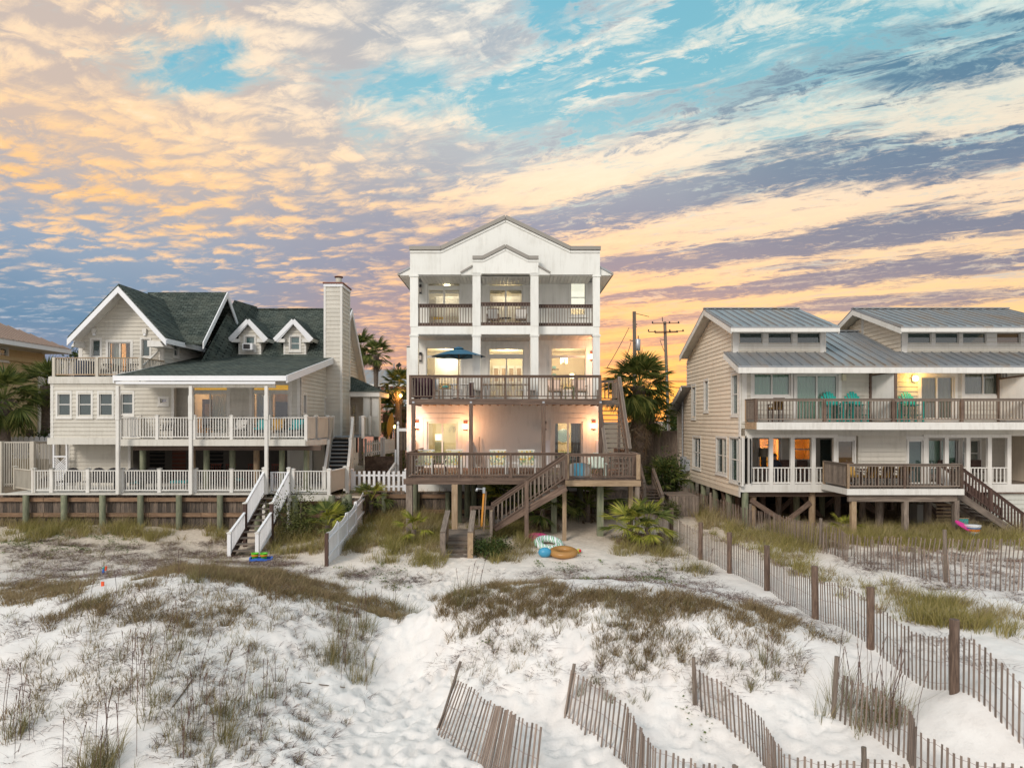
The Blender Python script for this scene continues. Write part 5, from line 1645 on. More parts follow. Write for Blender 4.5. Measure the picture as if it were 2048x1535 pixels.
    slab_roof(T, [(14.5, Yc + .1, zat(Yc + .1)), (17.9, Yc + .1, zat(Yc + .1)), (17.9, sy, sz), (14.5, sy, sz)], .07, M_MROOF)
    box('ridge_cap', M_MROOF, 14.5, 17.9, sy - .15, sy + .15, sz + .0, sz + .06, T)
    x = xl + .12
    while x < Xe + 1:
        top = sy if 14.6 < x < 17.8 else Yc - .08
        beam('roof_seam', M_MROOF, (x, ey, ez + .02), (x, top, zat(top) + .02), .03, .07, T)
        x += .45
    box('eave_fascia', M_TRIM, xl, Xe + 1, ey + .0, ey + .05, ez - .32, ez - .075, T)
    box('soffit', M_GTRIM, xl + .05, Xe, ey + .05, Yn, ez - .18, ez - .14, T)
    beam('rake_board', M_TRIM, (xl + .02, ey + .05, ez - .2), (xl + .02, Yc + .1, zat(Yc + .1) - .2), .05, .24, T)
    # back lean-to roof, lower on the left
    slab_roof(T, [(9.75, 39.4, 7.0), (12, 39.4, 7.0), (12, 43.2, 5.45), (9.75, 43.2, 5.45)], .08, M_MROOF)
    beam('rake_board', M_TRIM, (9.76, 39.4, 6.82), (9.76, 43.2, 5.27), .05, .26, T)
    lt = Wall((Xc + .02, 43), (Xc + .02, Yfar), 1.75, 5.6, top=[(0, 5.4), (43 - Yfar, 6.1)])
    lt.build(T, M_CREAM, M_CREAM, .205)
    bk = MB()
    bk.box(Xc, Xe, 42.8, 43, 1.75, 6)
    bk.box(Xc + .2, Xe, 31.3, 42.8, 1.76, 1.9)
    bk.box(Xe - .2, Xe, Yn, 43, 1.75, 7.5)
    bk.build('back_wall', M_CREAM, T)
    # ---- lower floor: screened porches between white posts, set back room behind
    hp = 4.93 - .32
    box('balcony_beam', M_GTRIM, Xc, Xe, Yn + .0, Yn + .25, hp - .32, hp, T)
    box('porch_ceiling', M_GTRIM, Xc, Xe, Yn + .25, 34, hp - .05, hp, T)
    box('porch_floor', W_GREY, Xc, Xe, Yn + .05, 34, zf - .08, zf, T)
    box('porch_fascia', M_TRIM, Xc, Xe, Yn - .03, Yn + .05, zf - .36, zf + .0, T)
    pw = Wall((Xc, Yn), (Xe, Yn), zf, hp - .3)
    a = pw.at(1716, 900)[0]
    b = pw.at(1811, 900)[0]
    mid = Wall(tuple(pw.pt(a, 0)[:2]), tuple(pw.pt(b, 0)[:2]), zf, hp - .3)
    mid.build(T, M_BEIGE, M_BEIGE, .21)
    zr_ = Z_(934, Yn)
    zh = Z_(875, Yn)
    def porch(px, doorpx, skip=()):
        us = [pw.at(p, 900)[0] for p in px]
        for i, u in enumerate(us): pw.block('porch_post', M_TRIM, (u - .09, u + .09, zf, zh), -.12, .03, T)
        pw.block('porch_header', M_TRIM, (us[0] - .15, us[-1] + .09, zh, zh + .15), -.12, .035, T)
        for i, (p, q) in enumerate(zip(us[:-1], us[1:])):
            if i in skip: continue
            pw.block('porch_rail', M_TRIM, (p + .09, q - .09, zr_ - .05, zr_), -.1, .0, T)
            pw.block('porch_rail', M_TRIM, (p + .09, q - .09, zf + .02, zf + .09), -.1, .0, T)
            n = int((q - p - .18) / .155)
            for k in range(n):
                c = p + .09 + (q - p - .18) * (k + .5) / n
                pw.block('baluster', M_TRIM, (c - .022, c + .022, zf + .09, zr_ - .05), -.07, -.03, T)
    porch((1500, 1542, 1585, 1627, 1671), None)
    porch((1853, 1893, 1936, 1979, 2018), None, ())
    # doors beside the porches
    for p0, p1, gm in ((1675, 1708, pane_mat('brown_glass', (.12, .07, .03, 1), .2)), (1816, 1846, G_DARK)):
        u0, u1 = pw.at(p0, 900)[0], pw.at(p1, 900)[0]
        dw = Wall(tuple(pw.pt(u0 - .1, 0)[:2]), tuple(pw.pt(u1 + .1, 0)[:2]), zf, hp - .3)
        hd = (.1, .1 + u1 - u0, zf + .02, Z_(880, Yn))
        dw.holes.append(hd)
        dw.build(T, M_TRIM)
        window(dw, hd, T, M_TRIM, gm, 1, 1, trim=.06, sill=False, name='glass_door', bar=.06)
    # inner rooms seen through the screens
    Yi = 33.6
    iw = Wall((Xc, Yi), (Xe, Yi), zf, hp)
    i1 = iw.hole(1518, 876, 1560, 934)
    i2 = iw.hole(1588, 876, 1622, 920)
    i3 = iw.hole(1850, 878, 1915, 950)
    i4 = iw.hole(1925, 880, 1958, 932)
    i5 = iw.hole(2030, 872, 2070, 930)
    iw.build(T, M_BEIGE, M_BEIGE, .21)
    AM = paint('amber_interior_paint', (.75, .48, .18, 1), amt=.05)
    for h, pwr in ((i1, 60), (i2, 16), (i5, 10)):
        window(iw, h, T, M_TRIM, G_CLR, 1 if h is not i1 else 2, 1 if h is i1 else 2, trim=.08, bar=.05)
        room(iw, h, 1.6, T, AM, margin=.4)
        light('room_lamp', iw.pt((h[0] + h[1]) / 2 - .2, h[3] - .4, -.9), pwr, (1, .55, .18), .12)
    window(iw, i3, T, M_TRIM, G_CLR, 2, 1, trim=.12, sill=False, name='sliding_door', bar=.06, behind=('curtain', GC))
    window(iw, i4, T, M_TRIM, G_DARK, 2, 2, trim=.1)
    for h in (i1,):
        for k in range(26):
            zz = h[2] + .08 + k * .075
            if zz < h[3] - .1: iw.block('blind_slat', glow('amber_lit_slat', (.9, .5, .05, 1), .25), (h[0] + .05, h[1] - .05, zz, zz + .05), -.42, -.40, T)
        for dx in (.42, 1.15):
            mb = MB()
            for (a_, b_) in (((0, 0), (.22, 0)), ((.22, 0), (.22, .8)), ((.22, .8), (0, .8))):
                mb.bar(iw.pt(h[0] + dx + a_[0], h[3] - 1.15 + a_[1], -.36), iw.pt(h[0] + dx + b_[0], h[3] - 1.15 + b_[1], -.36), .04)
            mb.build('wall_ornament', M_BLK, T)
    u, zz = iw.at(1650, 905)
    iw.block('porch_door', M_GTRIM, (u - .48, u + .48, zf, zf + 2.1), 0, .05, T)
    iw.block('door_glass', G_DARK, (u - .26, u + .26, zf + .35, zf + 1.95), .05, .06, T)
    box('table_lamp_base', M_BLK, X_(1527, 32.8) - .1, X_(1527, 32.8) + .1, 32.7, 32.9, zf + .6, zf + 1.15, T)
    lathe('lamp_shade', plain('grey_lampshade', (.16, .13, .09, 1)), [(.24, 0), (.22, .42)], (X_(1527, 32.8), 32.8, zf + 1.15), T)
    box('porch_table', W_DARK, X_(1515, 32.8), X_(1545, 32.8), 32.5, 33.0, zf + .55, zf + .6, T)
    for px in (1575, 1610, 1895, 1960):
        x = X_(px, 32.5)
        mb = MB()
        mb.box(x - .25, x + .25, 32.3, 32.8, zf + .42, zf + .47)
        mb.box(x - .25, x + .25, 32.78, 32.83, zf + .45, zf + 1.0)
        for sx in (-.22, .2):
            for yy in (32.32, 32.78): mb.box(x + sx, x + sx + .04, yy, yy + .04, zf, zf + .45)
            mb.box(x + sx, x + sx + .05, 32.3, 32.8, zf + .64, zf + .68)
        mb.build('porch_chair', W_DARK, T)
    # enclosed store under the right end
    st = Wall((X_(1980, Yn), Yn + .02), (Xe, Yn + .02), 0, zf - .36)
    st.build(T, paint('pale_grey_siding', (.52, .52, .47, 1), amt=.3), paint('pale_grey_siding', (.52, .52, .47, 1)), .2)
    st.block('store_cap', W_RED, (0, st.L, st.z1 - .06, st.z1), 0, .12, T)
    # meter boxes and service mast on the side wall
    for px, a, b, w in ((1366, 912, 948, .5), (1374, 918, 940, .35)):
        u, z0 = side.at(px + 4, b)
        _, z1 = side.at(px + 4, a)
        side.block('meter_box', M_GREY, (u, u + w, z0, z1), .03, .3, T)
    u, z0 = side.at(1369, 912)
    beam('service_mast', M_GREY, side.pt(u, z0, .12), side.pt(u, 6.1, .12), .09, .09, T, 'cyl')
    mb = MB()
    q = side.pt(u, 6.0, .12)
    for i in range(10):
        a0, a1 = i * .55, (i + 1) * .55
        mb.bar(q + Vector((-.3 + .25 * math.cos(a0), 0, -.3 + .4 * math.sin(a0 * .7))), q + Vector((-.3 + .25 * math.cos(a1), 0, -.3 + .4 * math.sin(a1 * .7))), .025)
    mb.build('mast_wire', M_BLK, T)
    # ---- piles and cross bracing
    ps = []
    for px, Y in ((1490, 31.15), (1506, 31.6), (1624, 31.4), (1557, 34.0), (1593, 33.2), (1675, 33.5), (1725, 33.0), (1760, 31.6), (1855, 32.5), (1700, 36), (1800, 35)):
        ps.append((X_(px, Y), Y))
        pile(T, W_GRN if px in (1490, 1593) else W_TAN if px in (1506, 1624) else W_GREY, X_(px, Y), Y, zb, .15)
    for Y in (33.2, 35.4, 37.6, 39.8):
        pile(T, W_GRN, Xc + .15, Y, zb - .2, .15)
        pile(T, W_RED, Xc + .75, Y + .5, zb - .2, .13)
    for i in range(16):
        xx, yy = 11.2 + (i % 8) * 1.5 + .3 * (i // 8), 34.6 + (i // 8) * 2.4
        pile(T, W_RED if i % 3 else W_GRN, xx, yy, zb, .15)
        if i % 2 == 0: beam('cross_brace', W_RED, (xx, yy - .2, 1.6), (xx + 1.4, yy - .2, .1), .05, .2, T)
    for a, b in (((X_(1500, 31.4), 31.35, 1.35), (X_(1592, 31.4), 31.35, -.0)), ((X_(1620, 31.3), 31.25, 1.25), (X_(1545, 31.3), 31.25, -.1)), ((X_(1690, 33), 33, 1.5), (X_(1750, 33), 33, .6)), ((Xc + .2, 38.5, 1.5), (Xc + .2, 37.2, .5)), ((Xc + .2, 34.6, 1.5), (Xc + .2, 33.4, .4)),
                 ((X_(1560, 34), 34, .5), (X_(1600, 34), 34, 1.5)), ((X_(1850, 32.6), 32.6, 1.3), (X_(1910, 32.6), 32.6, .8)), ((X_(1560, 35), 35, 1.6), (X_(1610, 35), 35, .2)), ((X_(1640, 35), 35, .4), (X_(1700, 35), 35, 1.6))):
        beam('cross_brace', W_RED, a, b, .05, .22, T)
    box('girder', W_RED, Xc + .1, Xe - .1, 31.35, 31.5, 1.5, 1.74, T)
    box('girder', W_RED, Xc + .1, Xe - .1, 34.0, 34.2, 1.5, 1.76, T)
    box('concrete_pier', plain('concrete', (.3, .29, .26, 1), .9), X_(1832, 31.7), X_(1860, 31.7), 31.6, 32.2, -.2, 1.1, T)
    box('shade_backdrop', M_DARK, Xc + 1.2, Xe - .2, 39.5, 39.6, -.2, 1.75, T)  # dark sheet added to stand in for deep shade behind the piles
    for k in range(6): box('crate_slat', W_TAN, X_(1873, 32.2), X_(1902, 32.2), 32.2, 32.25, .12 + k * .17, .2 + k * .17, T)
    return T
right_house()

def right_decks():
    T = thing('house_balcony', 'long upper balcony with grey-brown railing across the cream duplex', 'balcony', (17, 30.3, 4.9))
    zd, Y0, x0, x1 = 4.93, 29.6, X_(1513, 29.6), 25.5
    deck_boards(T, W_GREY, x0, x1, Y0, 30.98, zd)
    box('fascia', M_TRIM, x0, x1, Y0 - .05, Y0, zd - .34, zd - .02, T)
    box('end_joist', W_TAN, x0 - .04, x0, Y0, 30.98, zd - .32, zd - .02, T)
    box('underside', M_GTRIM, x0, x1, Y0, 30.98, zd - .33, zd - .28, T)
    for i in range(1, 16): box('joist', M_GTRIM, x0 + i * .95 - .03, x0 + i * .95 + .03, Y0, 30.95, zd - .28, zd - .04, T)
    railing(T, [(x0, 30.9, zd), (x0, Y0 + .08, zd)], 1.02, W_TAN, W_GREY, W_GREY, gap=.13, bal=.05, flat=False, rail_w=.12)
    railing(T, [(x0, Y0 + .08, zd), (x1, Y0 + .08, zd)], 1.02, W_RED, W_GREY, W_GREY, gap=.14, bal=.036, post_every=3.05, flat=False, rail_w=.13, post=.12)
    # privacy screens between the flats
    for px0, px1, pyt in ((1757, 1788, 745), (2018, 2052, 752)):
        xa, xb = X_(px0, 30.3), X_(px1, 29.8)
        P = thing('privacy_screen', 'white panel in a brown frame dividing the balcony ' + ('beside the lit wall lamp' if px0 < 1800 else 'at the right edge of the picture'), 'screen', (xa, 30.3, zd), group='balcony dividers')
        mb = MB()
        zt = Z_(pyt, 30)
        mb.poly([(xa, 30.95, zd + .05), (xb, Y0 + .2, zd + .05), (xb, Y0 + .2, zt), (xa, 30.95, zt - .1)], (.05, .02, 0))
        mb.build('panel', M_TRIM, P)
        box('frame_post', W_RED, xa - .07, xa + .05, 30.9, 30.99, zd, 7.2, P)
        box('frame_post', W_RED, xb, xb + .1, Y0 + .13, Y0 + .22, zd, zt + .05, P)
        beam('frame_rail', W_RED, (xa, 30.9, zt - .06), (xb + .03, Y0 + .17, zt + .03), .1, .07, P)
    D = thing('wooden_deck', 'grey-railed lower deck with white fascia in front of the cream duplex', 'deck', (16.5, 29.5, 0))
    Y1 = 28.6
    xa, xb, zf = X_(1695, Y1), X_(1927, Y1), 2.13
    deck_boards(D, W_GREY, xa, xb, Y1, 30.9, zf)
    box('fascia', M_TRIM, xa, xb, Y1 - .06, Y1, zf - .25, zf - .0, D)
    box('fascia', M_TRIM, xa - .05, xa, Y1 - .06, 30.9, zf - .25, zf - .0, D)
    box('girder', W_GREY, xa + .1, xb - .2, Y1 + .1, Y1 + .25, zf - .55, zf - .26, D)
    railing(D, [(xa + .05, 30.85, zf), (xa + .05, Y1 + .07, zf)], 1.05, W_TAN, W_GREY, W_GREY, gap=.12, bal=.05, flat=False, rail_w=.13)
    railing(D, [(xa + .05, Y1 + .07, zf), (xb - .06, Y1 + .07, zf)], 1.05, W_RED, W_GREY, W_GREY, gap=.135, bal=.038, post_every=2.4, flat=False, rail_w=.13)
    railing(D, [(xb - .06, Y1 + .07, zf), (xb - .06, Y1 + .6, zf)], 1.05, W_RED, W_GREY, W_GREY, gap=.13, flat=False)
    for px in (1706, 1810, 1911):
        x = X_(px, Y1 + .2)
        box('deck_post', W_GREY if px > 1800 else W_TAN, x - .1, x + .1, Y1 + .1, Y1 + .3, gz(x, Y1) - .3, zf - .5, D)
    for px, Y in ((1758, 30.2), (1855, 30.4)): pile(D, W_GREY, X_(px, Y), Y, zf - .3, .16)
    # stair going down to the right
    S = thing('wooden_staircase', 'dark timber stair descending to the right from the duplex deck', 'stairs', (20.5, 29.6, .5))
    tp, bt = Vector((xb, 29.6, zf)), Vector((xb + 2.75, 29.6, .02))
    stairs(S, tp - Vector((0, 0, .12)), bt, 1.3, 10, W_GREY, W_GREY, (0, 1, 0), run=.28)
    for Y in (28.95, 30.25):
        railing(S, [(tp.x, Y, tp.z + .02), (bt.x, Y, bt.z + .1)], .98, W_DARK, W_DARK, W_DARK, gap=.14, bal=.05, post_every=1.6, flat=False, rail_w=.12)
    railing(S, [(bt.x + .02, 28.9, .05), (bt.x + .5, 28.8, .0), (bt.x + 1.6, 28.8, -.9)], .95, W_GREY, W_GREY, W_GREY, gap=.16, bal=.05, flat=False)
right_decks()
# ------------------------------------------------------------ timber bulkheads
def bulkhead(label, x0, x1, Y, z1, z0, pile_xs, wales, mat=None):
    T = thing('timber_bulkhead', label, 'retaining wall', ((x0 + x1) / 2, Y, z0))
    x = x0
    r = random.Random(3)
    while x < x1 - .05:
        w = r.uniform(.17, .22)
        zb = min(gz(x, Y - .15), z1) - .3
        box('plank', W_PLK, x, min(x + w - .012, x1), Y + r.uniform(-.012, .012), Y + .06, zb, z1 - r.uniform(0, .02), T)
        x += w
    for zw in wales:
        xx = x0
        while xx < x1:
            e = min(xx + 2.4, x1)
            box('wale', W_ORG, xx + .01, e - .01, Y - .13, Y - .02, zw - .09, zw + .09, T)
            xx = e
    for px in pile_xs: pile(T, W_GRN, px, Y - .28, z1 + .02, .13)
    return T
def all_bulkheads():
    Y = 31.3
    xs = [X_(p, Y - .28) for p in (-100, -25, 52, 128, 205, 281, 358, 440, 515, 590)]
    bulkhead('long brown plank bulkhead with round green-grey piles below the beige deck', -31.0, X_(600, Y), Y, 1.58, .1, xs, (1.38, .68))
    b = bulkhead('short plank bulkhead with two piles under the right end of the beige deck', X_(600, Y) + .02, -7.0, Y + .35, 1.4, .1, [X_(655, 31.3), X_(688, 31.3)], (1.2, .6))
    bulkhead('shadowed plank bulkhead under the timber deck of the white house', -6.95, 3.9, 33.4, 1.5, .3, [-6.2, -4.6, -3.1, -1.2, .7, 2.6], (1.3, .55))
    # door-like wooden wall at the right end
    T = thing('timber_bulkhead', 'tall plank wall like a closed gate beneath the projecting deck corner', 'wall', (4.6, 33, .3))
    x = 3.9
    while x < 5.6:
        box('plank', W_PLK, x, x + .17, 33.2, 33.26, gz(x, 33) - .3, 1.75, T)
        x += .185
    for z in (.6, 1.15, 1.7): box('wale', W_GREY, 3.9, 5.6, 33.08, 33.19, z - .08, z + .08, T)
    # return walls of the filled yards
    R = thing('timber_bulkhead', 'side return of the bulkhead closing the yard beside the picket fence', 'retaining wall', (-6.9, 33, .3))
    for i in range(10): box('plank', W_PLK, -6.97, -6.91, 31.6 + i * .2, 31.79 + i * .2, -.1, 1.45, R)
all_bulkheads()
# ------------------------------------------------------------ neighbours, streets, poles
def yellow_house():
    T = thing('yellow_house', 'yellow stucco house with tan ribbed hip roof cut off by the left edge', 'house', (-34, 42, 1.4))
    wx = -31.2
    w = Wall((wx, 45.6), (wx, 30.0), 1.3, 9.4)     # long side seen from the beach
    h = w.hole(0, 694, 14, 720)
    w.p0, w.ux = Vector((wx, 30.0, 0)), Vector((0, 1, 0))
    w = Wall((wx, 30.0), (wx, 45.6), 1.3, 9.4)
    h = w.hole(0, 695, 14, 720)
    w.build(T, M_YELL)
    window(w, h, T, M_TRIM, G_DARK, 1, 2, trim=.12)
    w.block('cornice', M_YELL, (0, w.L, 8.7, 8.95), 0, .12, T)
    w.block('corner_pilaster', M_GTRIM, (w.L - .7, w.L, 1.4, 8.0), 0, .08, T)
    w.block('pilaster_cap', M_GTRIM, (w.L - .8, w.L + .05, 8.0, 8.3), 0, .18, T)
    w.block('basement_window', M_BLK, (*sorted((w.at(52, 860)[0], w.at(66, 860)[0])), 3.6, 4.4), 0, .03, T)
    ex, e0, e1, ez = -30.0, 29.0, 46.4, 9.8
    mb = MB()
    mb.box(-46, ex, e0, e1, ez - .32, ez - .22)
    mb.build('soffit', M_GTRIM, T)
    mb = MB()
    mb.box(ex - .02, ex + .06, e0, e1, ez - .3, ez)
    mb.box(-46, ex, e1 - .02, e1 + .06, ez - .3, ez)
    mb.build('gutter', M_VINYL, T)
    mb = MB()
    A, B, Cc, D = (ex + .1, e0, ez), (ex + .1, e1, ez), (-46, e1, ez), (-46, e0, ez)
    R1, R2 = (-38, e0 + 8, ez + 4.0), (-38, e1 - 8, ez + 4.0)
    mb.v = [A, B, Cc, D, R1, R2]
    mb.f = [(0, 1, 5, 4), (1, 2, 5), (2, 3, 4, 5), (3, 0, 4), (3, 2, 1, 0)]
    mb.build('roof', M_RROOF, T)
    y = e0 + .6
    while y < e1 - .2:
        t = min((y - e0) / 8, (e1 - y) / 8, 1)
        beam('roof_rib', M_RROOF, (ex + .1, y, ez + .03), (ex + .1 - 8 * t, y, ez + .03 + 4 * t), .05, .05, T)
        y += .42
    mb = MB()
    mb.box(-46, wx - .2, 45.4, 45.6, 1.3, 9.5)
    mb.build('back_wall', M_YELL, T)
yellow_house()
def far_house(label, px0, px1, Y, zw, wallm, roofm, pyr, pye, wins, depth=7):
    T = thing('distant_house', label, 'house', (X_((px0 + px1) / 2, Y), Y, 1.4))
    x0, x1 = X_(px0, Y), X_(px1, Y)
    w = Wall((x0, Y), (x1, Y), 1.2, Z_(pye, Y))
    hs = [w.hole(*q) for q in wins]
    w.build(T, wallm)
    for h in hs: window(w, h, T, M_TRIM, G_MID, 1, 2, trim=.12, behind=('void', paint('amber_interior_paint', (.75, .48, .18, 1))))
    mb = MB()
    mb.box(x0, x0 + .2, Y, Y + depth, 1.2, Z_(pye, Y))
    mb.box(x1 - .2, x1, Y, Y + depth, 1.2, Z_(pye, Y))
    mb.build('side_wall', wallm, T)
    zr = Z_(pyr, Y + depth / 2)
    for ya, yb in ((Y - .5, Y + depth / 2), (Y + depth + .5, Y + depth / 2)):
        P = [(x0 - .5, ya, Z_(pye, Y)), (x1 + .5, ya, Z_(pye, Y)), (x1 + .5, yb, zr), (x0 - .5, yb, zr)]
        slab_roof(T, P if ya < yb else P[::-1], .15, roofm)
    box('eave_fascia', M_TRIM, x0 - .5, x1 + .5, Y - .55, Y - .5, Z_(pye, Y) - .25, Z_(pye, Y) - .02, T)
    return T
far_house('pink stucco house with blue-grey metal roof behind the palm trees', 712, 812, 75, 6, M_PINK, M_MROOF, 739, 768, ((748, 772, 760, 785), (770, 772, 778, 800), (795, 800, 806, 826)))
far_house('low white-roofed cottage partly hidden behind the lamp-lit palm', 780, 830, 62, 5, M_PINK, plain('white_metal_roof', (.55, .58, .62, 1), .5, .2), 798, 815, ((800, 822, 812, 840),))
far_house('small cottage with orange-lit porch seen past the right utility pole', 1335, 1368, 80, 5, M_CREAM, M_RROOF, 842, 853, ((1348, 858, 1360, 872),), 8)

def pole(label, px, pyt, Y, lean, arms):
    x, zt, zb = X_(px, Y), Z_(pyt, Y), 1.4
    T = thing('utility_pole', label, 'utility pole', (x + lean, Y, zb))
    top, bot = Vector((x, Y, zt)), Vector((x + lean, Y, zb - .5))
    beam('pole_shaft', W_GREY, bot, top, .30, .30, T, 'cyl')
    return T, top, bot
T1, t1, b1 = pole('bare wooden utility pole carrying a grey transformer can', 1268.5, 623, 58, .1, 0)
c = Vector((X_(1276, 57.6), 57.6, Z_(690, 57.6)))
tr = beam('transformer', M_STEEL, c - Vector((0, 0, .45)), c + Vector((0, 0, .5)), .42, .42, T1, 'cyl')
beam('bushing', M_BLK, c + Vector((.02, 0, .5)), c + Vector((.02, 0, .8)), .08, .08, tr, 'cyl')
beam('bracket', M_BLK, c + Vector((-.3, 0, .2)), c + Vector((-.05, 0, .2)), .06, .06, T1)
for dx, py in ((.25, 650), (.2, 655), (-.4, 682)): beam('insulator', M_BLK, (t1.x, 58, Z_(py, 58)), (t1.x + dx, 58, Z_(py - 2, 58)), .07, .07, T1)
beam('bracket', M_BLK, (t1.x, 58, Z_(626, 58)), (X_(1298, 58), 58, Z_(633, 58)), .04, .04, T1)
T2, t2, b2 = pole('slightly leaning utility pole with thin crossarms, nearer the cream duplex', 1329.5, 643, 66, .5, 0)
for py, a, b in ((646, 1305, 1359), (662, 1297, 1368), (664, 1310, 1356)):
    beam('crossarm', W_DARK, (X_(a, 65.8), 65.8, Z_(py + (1.5 if py > 650 else .5), 65.8)), (X_(b, 65.8), 65.8, Z_(py, 65.8)), .07, .07, T2)
    for k in (a, (a + b) / 2 + 7, b - 2): beam('insulator', M_BLK, (X_(k, 65.7), 65.7, Z_(py - 3.4, 65.7)), (X_(k, 65.7), 65.7, Z_(py + .5, 65.7)), .13, .13, T2, 'cyl')
beam('insulator', M_BLK, (t2.x - .2, 66, t2.z), (t2.x - .25, 66, t2.z + .45), .06, .06, T2)
beam('bracket', W_DARK, (t2.x + .1, 66, Z_(680, 66)), (X_(1320, 66), 66, Z_(678, 66)), .05, .05, T2)
beam('conduit', M_GREY, (t2.x + .25, 65.8, 4), (t2.x + .12, 65.8, Z_(730, 66)), .07, .07, T2, 'cyl')
def wire(label, a, b, sag=.6, r=.02):
    """hanging cable"""
    a, b = Vector(a), Vector(b)
    mb = MB()
    n = 14
    pts = [a.lerp(b, i / n) - Vector((0, 0, sag * 4 * (i / n) * (1 - i / n))) for i in range(n + 1)]
    for p, q in zip(pts[:-1], pts[1:]): mb.bar(p, q, r * 2)
    o = mb.build('overhead_wire', M_BLK, None)
    tag(o, label, 'wire', 'overhead wires')
wire('thin service wire falling from the transformer towards the cream house', c + Vector((0, 0, -.4)), P_(1372, 801, 42), .9, .018)
wire('second thin wire slanting down from the transformer pole to the house corner', (t1.x, 58, Z_(728, 58)), P_(1366, 832, 42), 1.2, .016)
wire('long guy wire dropping left from the transformer pole behind the palm', (X_(1258, 58), 58, Z_(655, 58)), P_(1214, 735, 50), .1, .018)
wire('short slack wire from the pole bracket down behind the tall palm', (X_(1262, 58), 58, Z_(684, 58)), P_(1240, 735, 52), .3, .022)
wire('upper street cable crossing behind the leaning pole', P_(1290, 755, 66), P_(1420, 758, 70), .3, .035)
wire('lower sagging street cable crossing behind the leaning pole', P_(1290, 762, 66), P_(1430, 768, 70), .5, .035)
wire('slack line reaching left from the leaning pole bracket to its own shaft', (X_(1320, 66), 66, Z_(680, 66)), (X_(1330, 66), 66, Z_(705, 66)), .05, .02)
wire('street cable behind the lamp-lit palm near the white house', P_(745, 786, 60), P_(815, 786, 60), .2, .03)
# lamp posts between left and middle house
T = thing('street_lamp', 'thin lamp post with dark angled head behind the lamp-lit palm', 'street lamp', (X_(787, 60), 60, 1.4))
beam('lamp_post', M_GREY, (X_(787, 60), 60, 1.2), (X_(788, 60), 60, Z_(726, 60)), .10, .10, T, 'cyl')
beam('lamp_head', M_BLK, P_(794, 733, 60), P_(801, 727, 60), .18, .3, T)
T = thing('walk_lamp', 'glowing globe lamp low by the walkway beside the white house', 'lamp', (X_(790, 47), 47, 1.4))
beam('lamp_post', M_GREY, (X_(790, 47), 47, 1.3), (X_(790, 47), 47, Z_(860, 47)), .06, .06, T, 'cyl')
p = P_(790, 853, 47)
inst('lamp_globe', 'sphere', glow('lit_globe', (1, .6, .2, 1), 14), Matrix.Translation(p) @ Matrix.Diagonal((.22, .22, .22, 1)), T)
light('globe_light', p + Vector((0, -.3, .1)), 60, (1, .55, .2), .1)
T = thing('wall_lamp', 'glowing lamp fixed to the trunk of the palm beside the white house', 'lamp', (X_(800, 45), 45, 5))
p = P_(801, 791, 44.6)
inst('lamp_globe', 'sphere', glow('lit_globe', (1, .6, .2, 1), 14), Matrix.Translation(p) @ Matrix.Diagonal((.2, .2, .22, 1)), T)
beam('lamp_arm', M_BLK, p, p + Vector((-.25, .3, -.1)), .04, .04, T)
light('trunk_light', p + Vector((-.1, -.25, 0)), 60, (1, .45, .1), .1)
# yellow kayak leaning by the walkway
kb = MB()
q0, q1 = P_(777, 872, 46), P_(784, 825, 46)
kv, kf, n, m_ = [], [], 10, 12
for j in range(m_ + 1):
    t = j / m_
    r = .17 * math.sin(math.pi * min(max(t, .02), .98)) ** .6
    cpt = q0.lerp(q1, t)
    for i in range(n): kv.append((cpt.x + r * 1.3 * math.cos(6.283 * i / n), cpt.y + r * .5 * math.sin(6.283 * i / n), cpt.z))
for j in range(m_):
    for i in range(n): kf.append((j * n + i, j * n + (i + 1) % n, (j + 1) * n + (i + 1) % n, (j + 1) * n + i))
o = mesh('surfboard', plain('yellow_board', (.75, .42, .08, 1), .4), kv, kf, None, True)
tag(o, 'yellow board standing upright by the walkway lamp', 'surfboard')

# ------------------------------------------------------------ picket and board fences
def picket_fence(label, pts, h, spacing=.14, w=.09, m=None, group=None, finial=True, mat=None, backrails=True, solid=False, names=('picket',), post_every=2.4, lean=0):
    m = m or M_VINYL
    T = thing('picket_fence', label, 'fence', pts[0], group)
    for a, b in zip(pts[:-1], pts[1:]):
        a, b = Vector(a), Vector(b)
        d = b - a
        L = math.hypot(d.x, d.y)
        ang = math.atan2(d.y, d.x)
        n = max(2, int(L / spacing))
        for i in range(n):
            p = a + d * ((i + .5) / n)
            M = Matrix.Translation(p) @ Matrix.Rotation(ang, 4, 'Z') @ Matrix.Diagonal((w, .025, h * random.uniform(.985, 1.01), 1))
            inst('picket', 'picket' if finial else 'box', m, M if finial else M @ Matrix.Translation((0, 0, .5)), T)
        for zz in (.22, .78): beam('fence_rail', m, a + Vector((0, 0, h * zz)) + Vector((math.sin(ang), -math.cos(ang), 0)) * -.035, b + Vector((0, 0, h * zz)) + Vector((math.sin(ang), -math.cos(ang), 0)) * -.035, .04, .09, T)
        k = max(1, round(L / post_every))
        for i in range(k + 1):
            p = a + d * (i / k)
            q = box('fence_post', m, p.x - .06, p.x + .06, p.y - .06 + .03, p.y + .06 + .03, p.z - .3, p.z + h * 1.04, T)
            inst('post_cap', 'cap', m, Matrix.Translation((p.x, p.y + .03, p.z + h * 1.04)) @ Matrix.Diagonal((.16, .16, .1, 1)), q)
    return T
def gp(px, py, Y=None, dz=0):
    if Y is None: return hit(px, py)
    p = P_(px, py, Y)
    return p
